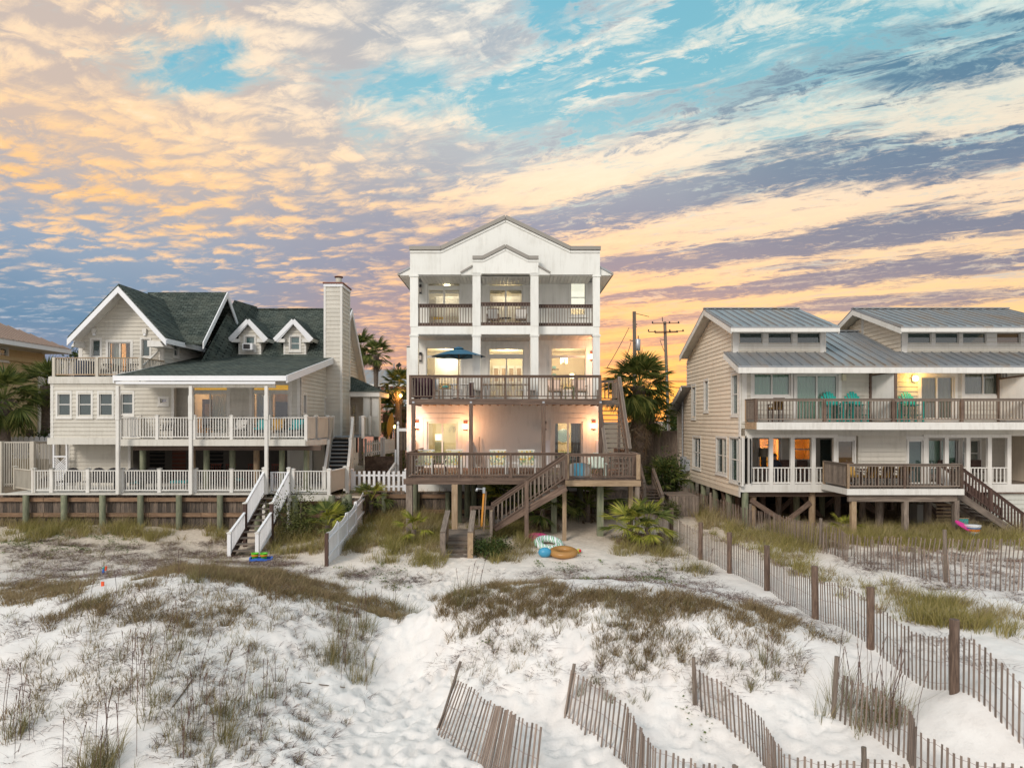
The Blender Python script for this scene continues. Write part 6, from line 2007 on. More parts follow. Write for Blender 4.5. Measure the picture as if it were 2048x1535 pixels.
# white panel fence stepping down the sand between left and middle house
T = thing('panel_fence', 'white vertical-board fence panels stepping down the slope to the sand', 'fence', (-6.8, 29, 0))
pts = [(-6.62, 24.4), (-6.66, 26.1), (-6.72, 27.8), (-6.8, 29.7), (-6.95, 31.9)]
for k, (a, b) in enumerate(zip(pts[:-1], pts[1:])):
    za = gz(*a) + .02 * k
    n = 13
    zt = gz((a[0] + b[0]) / 2, (a[1] + b[1]) / 2) + 1.12 + .06 * k
    for i in range(n):
        t = (i + .5) / n
        x, y = a[0] + (b[0] - a[0]) * t, a[1] + (b[1] - a[1]) * t
        dip = .12 * math.sin(math.pi * t)
        box('fence_board', M_VINYL, x - .012, x + .012, y - .063, y + .063, gz(x, y) - .1, zt + .05 - dip + (t * .18), T)
    beam('fence_rail', M_VINYL, (a[0] + .04, a[1], zt - .25), (b[0] + .04, b[1], zt - .1), .05, .09, T)
    beam('fence_rail', M_VINYL, (a[0] + .04, a[1], zt - .85), (b[0] + .04, b[1], zt - .7), .05, .09, T)
    box('fence_post', W_DARK if k == 0 else M_VINYL, a[0] - .06, a[0] + .06, a[1] - .08, a[1] + .04, gz(*a) - .3, zt + .03, T)
picket_fence('short white picket fence on the bulkhead between left and middle house', [(X_(704, 33.9), 33.9, 1.5), (X_(812, 33.9), 33.9, 1.5)], .98, .235, .12, finial=False)
picket_fence('white picket fence round the raised bed up the walkway', [(X_(731, 42), 42, Z_(912, 42)), (X_(768, 44), 43.2, Z_(908, 43))], .95, .16, .09)
picket_fence('farther white picket fence beside the entry porch', [(X_(768, 43.2), 43.2, Z_(908, 43)), (X_(792, 44.5), 45.5, Z_(903, 45.5))], .95, .16, .09)
picket_fence('white vinyl picket fence behind the big beige side fence', [(X_(4, 39), 39, 2.8), (X_(100, 39), 39, 2.8)], 1.3, .3, .25, finial=True)
T = thing('handrail_fence', 'white handrail stepping down the walkway beside the lattice gate', 'handrail', (X_(790, 38), 38, 1.5))
beam('handrail', M_VINYL, P_(775, 948, 36), P_(791, 925, 40), .1, .12, T)
beam('handrail', M_VINYL, P_(791, 925, 40), P_(791, 900, 41), .1, .12, T)
for px, py, Y in ((778, 946, 36.5), (785, 935, 38), (791, 925, 40)): box('rail_post', M_VINYL, X_(px, Y) - .06, X_(px, Y) + .06, Y - .06, Y + .06, 1.4, Z_(py, Y), T)
T = thing('garden_gate', 'brown board gate in a white frame with ball finials by the white house', 'gate', (X_(806, 40), 40, 1.5))
x0, x1 = X_(796, 40), X_(817, 40)
for x in (x0, x1):
    box('gate_post', M_VINYL, x - .06, x + .06, 39.94, 40.06, 1.4, Z_(850, 40), T)
    inst('finial', 'sphere', M_VINYL, Matrix.Translation((x, 40, Z_(846, 40))) @ Matrix.Diagonal((.16, .16, .22, 1)), T)
box('gate_beam', M_VINYL, x0, x1, 39.95, 40.02, Z_(862, 40), Z_(856, 40), T)
for i in range(5):
    a = x0 + .07 + (x1 - x0 - .14) * i / 5
    box('gate_board', W_PLK, a, a + (x1 - x0 - .14) / 5 - .015, 39.98, 40.0, Z_(900, 40), Z_(863, 40), T)
for k in range(4): box('step', W_GREY, x0 - .3, x1 + .1, 36 + k * .5, 36.5 + k * .5, 1.4 + k * .16, 1.58 + k * .16, T)
o = box('planter_bed', W_RED, X_(731, 41.8), X_(788, 41.8), 41.6, 41.8, 1.4, Z_(912, 41.8), None)
tag(o, 'raised bed wall of rust-brown boards under the picket fence', 'planter')
# beige side fence of the left yard and lattice
T = thing('board_fence', 'beige weathered fence of narrow boards and rails left of the lower deck', 'fence', (X_(30, 34), 34, 1.6))
a, b = Vector((X_(2, 33.5), 33.5, 1.75)), Vector((X_(66, 34.2), 34.2, 1.75))
e = Vector((X_(116, 37.5), 37.5, 2.3))
for p, q, n in ((a, b, 14), (b, e, 17)):
    for i in range(n):
        r = p.lerp(q, (i + .5) / n)
        zt = Z_(884, r.y)
        M = Matrix.Translation((r.x, r.y, (r.z + zt) / 2)) @ Matrix.Rotation(math.atan2((q - p).y, (q - p).x), 4, 'Z') @ Matrix.Diagonal((.05, .03, zt - r.z, 1))
        inst('fence_board', 'box', M_RAILB, M, T)
    for zo in (0, 1):
        beam('fence_rail', M_RAILB, (p.x, p.y + .03, Z_(884, p.y) if zo else p.z + .1), (q.x, q.y + .03, Z_(884, q.y) if zo else q.z + .1), .09, .07, T)
for p in (a, b, e): box('fence_post', M_RAILB, p.x - .09, p.x + .09, p.y - .09, p.y + .09, 1.4, Z_(882, p.y), T)
T = thing('lattice_panel', 'white diagonal lattice panel beside the store wall under the left wing', 'lattice', (X_(121, 35), 35, 1.7))
x0, x1, z0, z1 = X_(108, 34.6), X_(134, 34.6), 1.7, Z_(914, 34.6)
for k in range(-7, 9):
    for s in (-1, 1):
        c0 = x0 + k * .12
        pa, pb = [], []
        xa, xb = c0, c0 + (z1 - z0)
        lo, hi = max(x0, xa), min(x1, xb)
        if hi - lo < .05: continue
        za_, zb_ = z0 + (lo - xa), z0 + (hi - xa)
        if s < 0: lo, hi = x0 + x1 - lo, x0 + x1 - hi
        beam('lattice_slat', M_VINYL, (lo, 34.6 + s * .01, za_), (hi, 34.6 + s * .01, zb_), .012, .035, T)
for x in (x0, x1): box('lattice_frame', M_VINYL, x - .04, x + .04, 34.55, 34.66, 1.68, Z_(886, 34.6), T)
box('lattice_frame', M_VINYL, x0, x1, 34.55, 34.65, z1, z1 + .08, T)
# grey board fence right of the middle house, box bench, rear stairs
T = thing('board_fence', 'tall grey privacy fence of vertical boards right of the long stair', 'fence', (7.7, 42, 1))
x = X_(1262, 42)
while x < X_(1352, 42):
    box('fence_board', W_GREY, x, x + .14, 42, 42.03, Z_(917, 42), Z_(862, 42) + random.uniform(-.02, .02), T)
    x += .15
box('fence_rail', W_GREY, X_(1258, 42), X_(1354, 42), 41.93, 41.99, Z_(865, 42), Z_(861, 42), T)
box('fence_rail', W_GREY, X_(1258, 42), X_(1354, 42), 41.93, 41.99, Z_(914, 42), Z_(910, 42), T)
x = X_(1265, 42.4)
while x < X_(1352, 42):
    box('fence_board', W_PLK, x, x + .14, 42.2, 42.23, .3, Z_(912, 42), T)
    x += .16
T = thing('wooden_staircase', 'small grey step flight with handrails behind the deck corner leading to the side path', 'stairs', (X_(1302, 34), 35, .6))
stairs(T, (X_(1297, 36), 36, Z_(972, 36)), (X_(1308, 34), 33.6, Z_(1012, 33.6)), 1.1, 6, W_GREY, W_GREY, (1, 0, 0))
box('step_landing', W_GREY, X_(1280, 36.6), X_(1308, 36.6), 36.1, 37.2, Z_(972, 36.6) - .2, Z_(970, 36.6), T)
for xo in (0, 1):
    a = P_(1277 + xo * 29, 917 + xo * 20, 36.2)
    b = P_(1289 + xo * 36, 966 + xo * 24, 33.8)
    beam('handrail', W_GREY, a, b, .14, .08, T)
    box('newel_post', W_GREY, a.x - .07, a.x + .07, a.y - .07, a.y + .07, .5, a.z, T)
    box('newel_post', W_GREY, b.x - .07, b.x + .07, b.y - .07, b.y + .07, .1, b.z, T)
    beam('handrail', W_GREY, a - Vector((0, 0, .45)), b - Vector((0, 0, .45)), .06, .1, T)
T = thing('boardwalk_bench', 'low grey plank platform like a box bench beside the sandy side path', 'platform', (X_(1365, 35), 35, .5))
x0, x1, zt = X_(1332, 34), X_(1388, 34), Z_(988, 34)
deck_boards(T, W_GREY, x0, x1, 33.4, 35.2, zt, along='x')
x = x0
while x < x1 - .05:
    box('side_board', W_GREY, x, x + .15, 33.38, 33.42, .2, zt - .03, T)
    x += .165
box('corner_post', W_GREY, x1 - .1, x1, 33.3, 33.4, .0, zt - .02, T)
# ------------------------------------------------------------ palms and palmettos
def leafmat(name, c1, c2, c3, sc=1.5, tr=.25):
    def f(T):
        g = T.n.new('ShaderNodeNewGeometry')
        r = g.outputs['Random Per Island']
        n = T.noise(g.outputs['Position'], sc, 3, .6)
        c = T.ramp(T.m('ADD', T.m('MULTIPLY', r, .48), T.m('MULTIPLY', T.m('ADD', T.m('MULTIPLY', n, .45), T.m('MULTIPLY', T.noise(g.outputs['Position'], sc * .3, 3, .6), .55)), .56)), [(.2, c1), (.5, c2), (.8, c3)])
        d = bsdf(T, c, .55, spec=.25)
        t = T.n.new('ShaderNodeBsdfTranslucent')
        T.put(t.inputs[0], c)
        m = T.n.new('ShaderNodeMixShader')
        m.inputs[0].default_value = tr
        T.l.new(d, m.inputs[1])
        T.l.new(t.outputs[0], m.inputs[2])
        return m.outputs[0]
    return material(name, f)
L_PALM = leafmat('palm_leaf', (.05, .08, .018, 1), (.13, .165, .04, 1), (.30, .30, .09, 1))
L_YEL = leafmat('bright_palmetto_leaf', (.14, .17, .02, 1), (.32, .33, .05, 1), (.50, .45, .10, 1))
L_DEAD = leafmat('dead_palm_leaf', (.14, .09, .05, 1), (.26, .19, .12, 1), (.40, .31, .21, 1))
def _bark(T):
    v = wpos(T)
    n = T.noise(T.vm('MULTIPLY', v, (3, 3, 9)), 2.0, 5, .7, 1.0)
    return bsdf(T, T.ramp(n, [(.3, (.07, .05, .04, 1)), (.55, (.18, .14, .11, 1)), (.75, (.30, .24, .19, 1))]), .9, n, .9, .05)
M_BARK = material('palm_bark', _bark)
def fan_mesh(key, m, n=26, spread=2.4, droop=.35, stalk=.9, seed=1, R=1.0, w=.05):
    """one fan leaf: stalk along +x, then folded leaflets fanning out; about R long"""
    k = ('fan', key, m.name)
    if k in _BOX: return _BOX[k]
    r = random.Random(seed)
    v, f = [], []
    s = stalk
    for z in (0, 1):
        v += [(0, -.018, .01 - .02 * z), (0, .018, .01 - .02 * z), (s, .012, .01 - .02 * z), (s, -.012, .01 - .02 * z)]
    f += [(0, 1, 2, 3), (7, 6, 5, 4), (0, 3, 7, 4), (1, 5, 6, 2)]
    for i in range(n):
        a = (i / (n - 1) - .5) * 2 * spread / 2 * 1.15
        L = R * (1 - .22 * abs(a) / spread) * r.uniform(.85, 1.05)
        da = spread / n * .95
        dx, dy = math.cos(a), math.sin(a)
        nx, ny = -dy, dx
        b = len(v)
        dr = droop * r.uniform(.6, 1.4)
        def pt(t, side, up): 
            ww = w * (1 - t) ** .7 * (1 if t > .05 else .25) + .002
            return (s + dx * L * t * (1 - .12 * dr * t) + nx * ww * side, dy * L * t * (1 - .12 * dr * t) + ny * ww * side, up - dr * L * t ** 2.2)
        ts = (.0, .45, .75, 1.0)
        for t in ts[:-1]: v += [pt(t, -1, .012), pt(t, 0, -.012), pt(t, 1, .012)]
        v.append(pt(1.0, 0, 0))
        for j in range(len(ts) - 2):
            q = b + j * 3
            f += [(q, q + 1, q + 4, q + 3), (q + 1, q + 2, q + 5, q + 4)]
        q = b + (len(ts) - 2) * 3
        f += [(q, q + 1, b + 3 * (len(ts) - 1)), (q + 1, q + 2, b + 3 * (len(ts) - 1))]
    me = raw('fan', v, f, m)
    _BOX[k] = me
    return me
def frond(parent, me, base, az, elev, sc, roll=0, name='frond'):
    M = Matrix.Translation(base) @ Matrix.Rotation(az, 4, 'Z') @ Matrix.Rotation(-elev, 4, 'Y') @ Matrix.Rotation(roll, 4, 'X') @ Matrix.Scale(sc, 4)
    o = bpy.data.objects.new(name, me)
    return _link(o, parent, M)
def palm(label, x, y, zb, zt, crown, nf=30, seed=1, trunk=.16, lean=0, dead=6, boots=True, lo=-.9, hi=1.35, mats=None, skirt=0, dlo=-1.5, dhi=-1.0, name='palm_tree', stalk=.9, cat='palm tree'):
    r = random.Random(seed)
    T = thing(name, label, cat, (x, y, zb))
    top = Vector((x + lean, y, zt))
    n, v, f = 10, [], []
    H = zt - zb
    if H > .3:
        m_ = max(4, int(H / .35))
        for j in range(m_ + 1):
            t = j / m_
            rr = trunk * (1.25 - .35 * t) * (1 + r.uniform(-.06, .06)) + (.10 * max(0, (t - .75) / .25) if boots else 0)
            for i in range(n): v.append((x + lean * t ** 1.5 + rr * math.cos(6.283 * i / n), y + rr * math.sin(6.283 * i / n), zb - .2 + (H + .3) * t))
        for j in range(m_):
            for i in range(n): f.append((j * n + i, j * n + (i + 1) % n, (j + 1) * n + (i + 1) % n, (j + 1) * n + i))
        mesh('trunk', M_BARK, v, f, T, True)
        if boots:
            for k in range(26):
                a, t = r.uniform(0, 6.283), r.uniform(.0, 1.0)
                p = top + Vector((math.cos(a) * (trunk + .08), math.sin(a) * (trunk + .08), -.1 - t * 1.1))
                beam('leaf_boot', M_BARK, p, p + Vector((math.cos(a) * .22, math.sin(a) * .22, .28)), .07, .04, T)
    ms = mats or (L_PALM,)
    mes = [fan_mesh(i, ms[i % len(ms)], 24 + i, 2.2 + .15 * i, .25 + .12 * i, stalk, i + 3) for i in range(3)]
    dm = [fan_mesh(7 + i, L_DEAD, 16, 1.3, .9, stalk * .8, i + 9, w=.035) for i in range(2)]
    for i in range(nf):
        az = i * 2.39996 + r.uniform(-.25, .25)
        q = (i + .5) / nf
        el = lo + (hi - lo) * (1 - q) + r.uniform(-.15, .15)
        frond(T, mes[i % 3], top + Vector((0, 0, .12 * (1 - q))), az, el, crown / (1 + stalk) * r.uniform(.85, 1.1), r.uniform(-.4, .4))
    for i in range(dead):
        frond(T, dm[i % 2], top - Vector((0, 0, .2 + skirt * r.random())), r.uniform(0, 6.283), r.uniform(dlo, dhi), crown / 1.9 * r.uniform(.6, .85), r.uniform(-.6, .6), 'dead_frond')
    return T
g14 = 1.42
palm('tall palm with ragged crown behind the chimney house, right of its rear gable', X_(752, 52), 52, g14, Z_(712, 52), 1.55, 24, 2, .17, 0, 10, lo=-.5)
palm('round-crowned palm half hidden behind the steep side gable of the left house', X_(722, 54), 54, g14, Z_(700, 54), 1.7, 30, 3, .17)
palm('palm with an orange lamp-lit trunk beside the white house', X_(797, 45), 45, g14, Z_(776, 45), 1.5, 26, 4, .22, 0, 8, lo=-.4)
palm('low palm clump growing behind the lamp-lit trunk', X_(772, 50), 50, g14, Z_(830, 50), 2.0, 26, 5, .18, 0, 4)
palm('short bushy palm beside the walkway globe lamp', X_(806, 50), 50, g14, Z_(815, 50), 1.7, 22, 6, .18, 0, 3)
palm('big fan palm at the left edge before the yellow house', X_(8, 37.5), 37.5, g14, Z_(802, 37.5), 2.3, 36, 7, .3, 0, 3, lo=-1.2)
palm('darker palm between the yellow house and the beige wing', X_(93, 41), 41, g14, Z_(775, 41), 1.9, 30, 8, .26, 0, 4)
palm('huge shaggy palm with brown dead skirt right of the long stair', X_(1278, 40), 40, .9, Z_(775, 40), 2.35, 64, 9, .34, 0, 60, lo=-1.4, skirt=2.8)
palm('lower green palm growing against the shaggy one', X_(1300, 41.5), 41.5, .9, Z_(835, 41.5), 1.7, 28, 10, .22, 0, 6)
def palmetto(label, px, py, Y, crown, nf, seed, zt=.35, mats=None, dead=5, lo=-.2, dhi=-.3):
    x = X_(px, Y)
    z = gz(x, Y)
    return palm(label, x, Y, z, z + zt, crown, nf, seed, .12, 0, dead, False, lo, 1.35, mats, 0, -1.1, dhi, 'saw_palmetto', .8, 'palmetto')
palmetto('dark saw palmetto under the deck behind the lower stair', 1085, 1040, 29.8, 1.7, 16, 21, .8, dead=12)
palmetto('shaded palmetto thicket behind the middle deck posts', 1175, 1040, 31.5, 1.8, 22, 22, .7)
palmetto('palmetto beneath the deck edge left of the outdoor shower', 1005, 1010, 31.6, 1.5, 14, 23, .9, (L_PALM, L_YEL, L_PALM))
palmetto('bright yellow-green palmetto with dry brown fans at the deck corner', 1295, 1060, 27.2, 1.35, 16, 24, .7, (L_YEL, L_YEL, L_PALM), dead=40, dhi=.35)
palmetto('smaller palmetto with dead fans just left of the bright one', 1258, 1080, 27.4, 1.35, 12, 25, .5, (L_PALM, L_YEL, L_PALM), dead=22, dhi=.4)
palmetto('small yellow palmetto in the grass left of the landing steps', 828, 1045, 27.8, .95, 8, 26, .4, (L_YEL,))
palmetto('yellow-green palmetto by the short bulkhead below the beige deck', 655, 1050, 29.6, 1.3, 12, 27, .4, (L_YEL, L_PALM, L_YEL))
palmetto('palmetto standing against the picket fence on the bulkhead', 742, 1000, 32.6, 1.2, 12, 28, .8, (L_YEL, L_PALM, L_PALM))
palmetto('young palmetto with stiff yellow leaves under the duplex deck', 1690, 1060, 29.4, 1.0, 7, 29, .1, (L_YEL,), 2, .3)
palmetto('dark palmetto growing behind the small side steps', 1330, 940, 37.5, 1.5, 18, 30, .9)

# leafy bushes: leaf-sized faces through an uneven volume
L_BUSH = leafmat('bush_leaf', (.018, .035, .010, 1), (.045, .075, .018, 1), (.11, .14, .035, 1))
L_OLIVE = leafmat('olive_bush_leaf', (.05, .06, .018, 1), (.11, .125, .035, 1), (.20, .19, .06, 1))
def bush(label, x, y, z, rx, ry, rz, n, m, seed, leaf=.09, trunk=True, name='bush', cat='bush'):
    r = np.random.default_rng(seed)
    T = thing(name, label, cat, (x, y, z))
    k = 9
    cs = r.normal(size=(k, 3)) * .42
    cs[:, 2] = abs(cs[:, 2])
    c = cs[r.integers(0, k, n)] + r.normal(size=(n, 3)) * .26
    c = c * np.array([rx, ry, rz]) + np.array([x, y, z + rz * .25])
    a, b = r.normal(size=(n, 3)), r.normal(size=(n, 3))
    a /= np.linalg.norm(a, axis=1)[:, None]
    b -= a * (a * b).sum(1)[:, None]
    b /= np.linalg.norm(b, axis=1)[:, None]
    s = leaf * r.uniform(.6, 1.3, n)[:, None]
    v = np.stack([c - a * s, c - b * s * .45, c + a * s, c + b * s * .45], 1).reshape(-1, 3)
    q = np.arange(n * 4).reshape(n, 4)
    npmesh('foliage', v, q, m, parent=T)
    if trunk:
        mb = MB()
        for i in range(k):
            e = Vector((x + cs[i, 0] * rx, y + cs[i, 1] * ry, z + rz * .25 + cs[i, 2] * rz))
            mb.bar((x, y, z - .1), e, .05)
        mb.build('branches', M_BARK, T)
    return T
bush('dark round shrub behind the picket fence at far left', X_(88, 39.8), 39.8, 3.2, .9, .6, 1.1, 1400, L_BUSH, 1)
bush('green shrub beside the walkway under the lamp', X_(792, 48), 48, 1.6, 1.0, .8, 1.2, 1200, L_BUSH, 2)
bush('pale shrub at the far end of the walkway', X_(770, 47), 47, 1.6, 1.3, .8, 1.5, 1400, L_OLIVE, 3)
bush('dark tree crown in the gap right of the leaning utility pole', X_(1352, 72), 72, 2.5, 1.6, 1.6, 3.0, 3000, L_BUSH, 4, .16, name='tree', cat='tree')
bush('pale round tree beyond the lot in the bright gap', X_(1322, 78), 78, 1.5, 1.6, 1.6, 2.2, 2200, L_OLIVE, 5, .16, name='tree', cat='tree')
bush('far thin treetop rising behind the left wing railing', X_(146, 60), 60, Z_(735, 60), .8, .8, 1.3, 500, L_BUSH, 6, .12, name='tree', cat='tree')
bush('feathery green bush under the right end of the beige deck', X_(600, 29.6), 29.6, gz(X_(600, 29.6), 29.6), 1.1, .6, 1.25, 3600, L_OLIVE, 7, .05)
bush('dark green bush spilling beside the landing steps of the timber stair', X_(985, 25.2), 25.4, gz(X_(985, 25.2), 25.2), .7, .5, .55, 2400, L_BUSH, 8, .05)
bush('dark scrub filling the shade left of the side steps', X_(1345, 36.5), 37.5, .7, 1.3, .8, 1.5, 2600, L_BUSH, 9, .08)
bush('low green bush beside the panel fence top', X_(700, 31.2), 31.2, gz(X_(700, 31.2), 31.0), .7, .4, .9, 1800, L_BUSH, 10, .05)
bush('small brown-green shrub by the box bench', X_(1345, 32.6), 32.6, gz(X_(1345, 32.6), 32.6), .5, .4, .7, 1500, L_OLIVE, 11, .05)
# ------------------------------------------------------------ sand fences
SF_UNIT = W_SLAT
def sand_fence(label, line, spacing=.09, h=1.2, exposed=1.0, lean=(0, 0), posts=(), post_h=1.35, post_r=.055, jitter=.03, wires=3, maxn=290, post_m=None, wave=.0, seed=1, miss=.0, tops=None):
    """slats wired together along a line of ground points; lean = sideways offset of the tops"""
    r = random.Random(seed)
    T = thing('sand_fence', label, 'sand fence', (line[0].x, line[0].y, line[0].z), 'slatted sand fences')
    seg = [(b - a).length for a, b in zip(line[:-1], line[1:])]
    tot = sum(seg)
    n = min(maxn, int(tot / spacing))
    def at(d):
        for s, (a, b) in zip(seg, zip(line[:-1], line[1:])):
            if d <= s: return a.lerp(b, d / s if s else 0), (b - a)
            d -= s
        return line[-1].copy(), line[-1] - line[-2]
    pts = []
    lx, ly = 0, 0
    for i in range(n):
        d = tot * (i + .5) / n
        p, t = at(d)
        p = Vector((p.x + wave * math.sin(d * 1.7) * .5, p.y + wave * math.sin(d * 2.3 + 1), 0))
        g = gz(p.x, p.y)
        lx += r.uniform(-.35, .35) * jitter
        lx *= .97
        k = i / max(1, n - 1)
        ln = Vector((lean[0] * (1 - .65 * k) + lx + r.uniform(-jitter, jitter) * .5, lean[1] * (1 - .5 * k), 0))
        a = Vector((p.x, p.y, g - .12))
        hh = exposed + r.uniform(-.03, .03)
        b = Vector((p.x + ln.x, p.y + ln.y, g + math.sqrt(max(.1, hh * hh - ln.x ** 2 - ln.y ** 2))))
        pts.append((a, b))
        if r.random() < miss: continue
        dirn = Vector((t.x, t.y, 0)).normalized()
        beam('slat', SF_UNIT, a, b, .012, .035 * r.uniform(.8, 1.15), T, up=dirn)
    for w in range(wires):
        f = .22 + .36 * w
        mb = MB()
        for (a, b), (c, d) in zip(pts[:-1], pts[1:]): mb.bar(a.lerp(b, f), c.lerp(d, f), .0045)
        mb.build('wire', M_RUST, T)
    for q in posts:
        p, ph, ln = q
        g = gz(p.x, p.y)
        beam('fence_post', post_m or W_GREY, (p.x, p.y, g - .4), (p.x + ln[0], p.y + ln[1], g + ph), post_r * 2, post_r * 2, T, 'cyl')
    return T
def line(*px, dx=0): return [hit(*p) + Vector((dx, 0, 0)) for p in px]
# fence A: long fence with stout posts running up from the right foreground
A_ = [Vector((8.75, 10.6, 0)), Vector((8.42, 12.9, 0)), Vector((8.2, 15.5, 0)), Vector((8.0, 17.9, 0)), Vector((7.9, 21.0, 0)), Vector((7.45, 23.2, 0)), Vector((7.05, 25.3, 0)), Vector((6.6, 28.0, 0)), Vector((6.35, 30.5, 0))]
sand_fence('long sand fence with thick round posts from the right foreground to the deck corner', A_, .118, 1.2, 1.05, posts=[(p + Vector((-.06, 0, 0)), 1.38, (0, 0)) for p in A_[1:8]] + [(Vector((8.7, 10.9, 0)), 1.38, (0, 0))], post_r=.085, post_m=W_RED, seed=2, jitter=.02)
# fence B: along the duplex, then out to the right
B_ = [Vector((X_(1362, 37), 37, 0)), Vector((X_(1420, 33.5), 33.5, 0)), Vector((X_(1490, 30.6), 30.0, 0)), Vector((X_(1560, 28), 28, 0)), Vector((X_(1640, 26), 26, 0)), Vector((X_(1700, 24), 24.0, 0))]
sand_fence('sagging grey sand fence following the sandy path past the duplex piles', B_, .105, exposed=1.0, seed=3, jitter=.10, wave=.12, posts=[(B_[i], 1.2, (.03, 0)) for i in (1, 2, 4)], miss=.04)
C_ = [B_[-1] + Vector((.1, -.1, 0)), Vector((X_(1780, 22.5), 22.5, 0)), Vector((X_(1880, 21), 21, 0)), Vector((X_(1990, 20), 20, 0)), Vector((16.5, 19.2, 0))]
sand_fence('thin sand fence crossing the grass at the right edge, partly fallen', C_, .125, exposed=.95, seed=4, jitter=.06, wave=.1, posts=[(Vector((X_(1893, 21), 21, 0)), 1.6, (-.06, 0))], miss=.06)
D_ = [Vector((X_(1640, 25.5), 25.3, 0)), Vector((X_(1750, 24.6), 24.6, 0)), Vector((X_(1900, 24), 24, 0)), Vector((18.5, 23.6, 0))]
sand_fence('rearmost low sand fence in the grass below the duplex deck', D_, .12, exposed=.8, seed=5, jitter=.08, wave=.12, miss=.08)
# the four short slanting fences in the foreground
F1 = line((862, 1468), (905, 1497), (950, 1530)) + [Vector((-.1, 12.0, 0)), Vector((.4, 11.6, 0))]
sand_fence('leftmost foreground sand fence, all its slats leaning to the right', F1, .105, exposed=1.12, lean=(.42, .55), posts=[(F1[0], 1.25, (.55, .55))], post_r=.03, seed=6, wires=3, jitter=.02)
F2 = line((1122, 1440), (1180, 1478), (1240, 1525)) + [Vector((2.4, 11.5, 0)), Vector((3.0, 11.0, 0)), Vector((3.7, 10.9, 0)), Vector((4.3, 10.9, 0))]
sand_fence('second foreground sand fence curving down out of the picture in the middle', F2, .108, exposed=1.0, lean=(.22, .3), posts=[(F2[0], 1.05, (.30, .3)), (Vector((3.55, 10.9, 0)), 1.12, (0, 0))], post_r=.035, seed=7, jitter=.04)
F3 = line((1390, 1416), (1440, 1450), (1500, 1500), (1526, 1530)) + [Vector((4.6, 11.5, 0)), Vector((5.2, 11.2, 0)), Vector((5.8, 11.1, 0)), Vector((6.5, 10.8, 0))]
sand_fence('third foreground sand fence starting at the straight lone post', F3, .105, exposed=.88, lean=(-.05, 0), posts=[(F3[0], 1.0, (-.03, 0)), (Vector((5.75, 11.1, 0)), 1.1, (-.03, 0))], post_r=.04, seed=8)
F4 = line((1664, 1430), (1734, 1469), (1776, 1496), (1813, 1520)) + [Vector((6.8, 11.5, 0)), Vector((7.0, 11.0, 0)), Vector((7.2, 10.6, 0)), Vector((7.7, 10.4, 0)), Vector((8.1, 10.3, 0))]
sand_fence('rightmost foreground sand fence rooted in the tall sea oats', F4, .11, exposed=.92, lean=(.08, 0), posts=[(F4[0], 1.18, (.10, 0))], post_r=.045, seed=9)

# ------------------------------------------------------------ furniture
def legs(mb, x, y, z, w, d, h, t=.04):
    for sx in (-1, 1):
        for sy in (-1, 1):
            mb.box(x + sx * (w / 2 - t / 2) - t / 2, x + sx * (w / 2 - t / 2) + t / 2, y + sy * (d / 2 - t / 2) - t / 2, y + sy * (d / 2 - t / 2) + t / 2, z, z + h)
def chair(label, x, y, z, m, cush=None, w=.55, hs=.43, hb=1.0, face=-1, arms=True, group=None, name='deck_chair'):
    """face -1: looks at the sea (camera), +1: looks at the house"""
    T = thing(name, label, 'chair', (x, y, z), group)
    t = .04
    for sx in (-1, 1):
        for sy in (-1, 1):
            cx, cy = x + sx * (w / 2 - t / 2), y + sy * (w / 2 - t / 2)
            box('leg', m, cx - t / 2, cx + t / 2, cy - t / 2, cy + t / 2, z, z + (hs + .22 if arms and sy == face else hs), T)
        if arms: box('armrest', m, x + sx * (w / 2 - .02) - .03, x + sx * (w / 2 - .02) + .03, y - w / 2, y + w / 2, z + hs + .2, z + hs + .235, T)
    box('seat', m, x - w / 2 + .01, x + w / 2 - .01, y - w / 2, y + w / 2, z + hs - .04, z + hs, T)
    by = y - face * w / 2
    for i in range(5):
        bx = x - w / 2 + .05 + (w - .1) * i / 4
        beam('back_slat', m, (bx, by, z + hs), (bx, by - face * .16, z + hb), .06, .02, T, up=(1, 0, 0))
    box('back_rail', m, x - w / 2, x + w / 2, by - face * .16 - .02, by - face * .16 + .02, z + hb - .04, z + hb + .03, T)
    if cush:
        box('seat_cushion', cush, x - w / 2 + .04, x + w / 2 - .04, y - w / 2 + .03, y + w / 2 - .03, z + hs + .003, z + hs + .09, T)
        mb = MB()
        a, b = by + face * .03, by - face * .12
        mb.hexa([(x - w / 2 + .04, min(a, a + face * .08), z + hs + .09), (x + w / 2 - .04, min(a, a + face * .08), z + hs + .09), (x + w / 2 - .04, max(a, a + face * .08), z + hs + .09), (x - w / 2 + .04, max(a, a + face * .08), z + hs + .09),
                 (x - w / 2 + .04, min(b, b + face * .08), z + hb - .02), (x + w / 2 - .04, min(b, b + face * .08), z + hb - .02), (x + w / 2 - .04, max(b, b + face * .08), z + hb - .02), (x - w / 2 + .04, max(b, b + face * .08), z + hb - .02)])
        mb.build('back_cushion', cush, T)
    return T
def table(label, x, y, z, m, w=.6, d=.5, h=.5, round_=False, name='table', group=None):
    T = thing(name, label, 'table', (x, y, z), group)
    if round_: lathe('table_top', m, [(0, h), (w / 2, h), (w / 2, h - .03), (0, h - .03)], (x, y, z), T)
    else: box('table_top', m, x - w / 2, x + w / 2, y - d / 2, y + d / 2, z + h - .04, z + h, T)
    for sx in (-1, 1):
        for sy in (-1, 1):
            box('leg', m, x + sx * w * .38 - .02, x + sx * w * .38 + .02, y + sy * d * .38 - .02, y + sy * d * .38 + .02, z, z + h - .04, T)
    return T
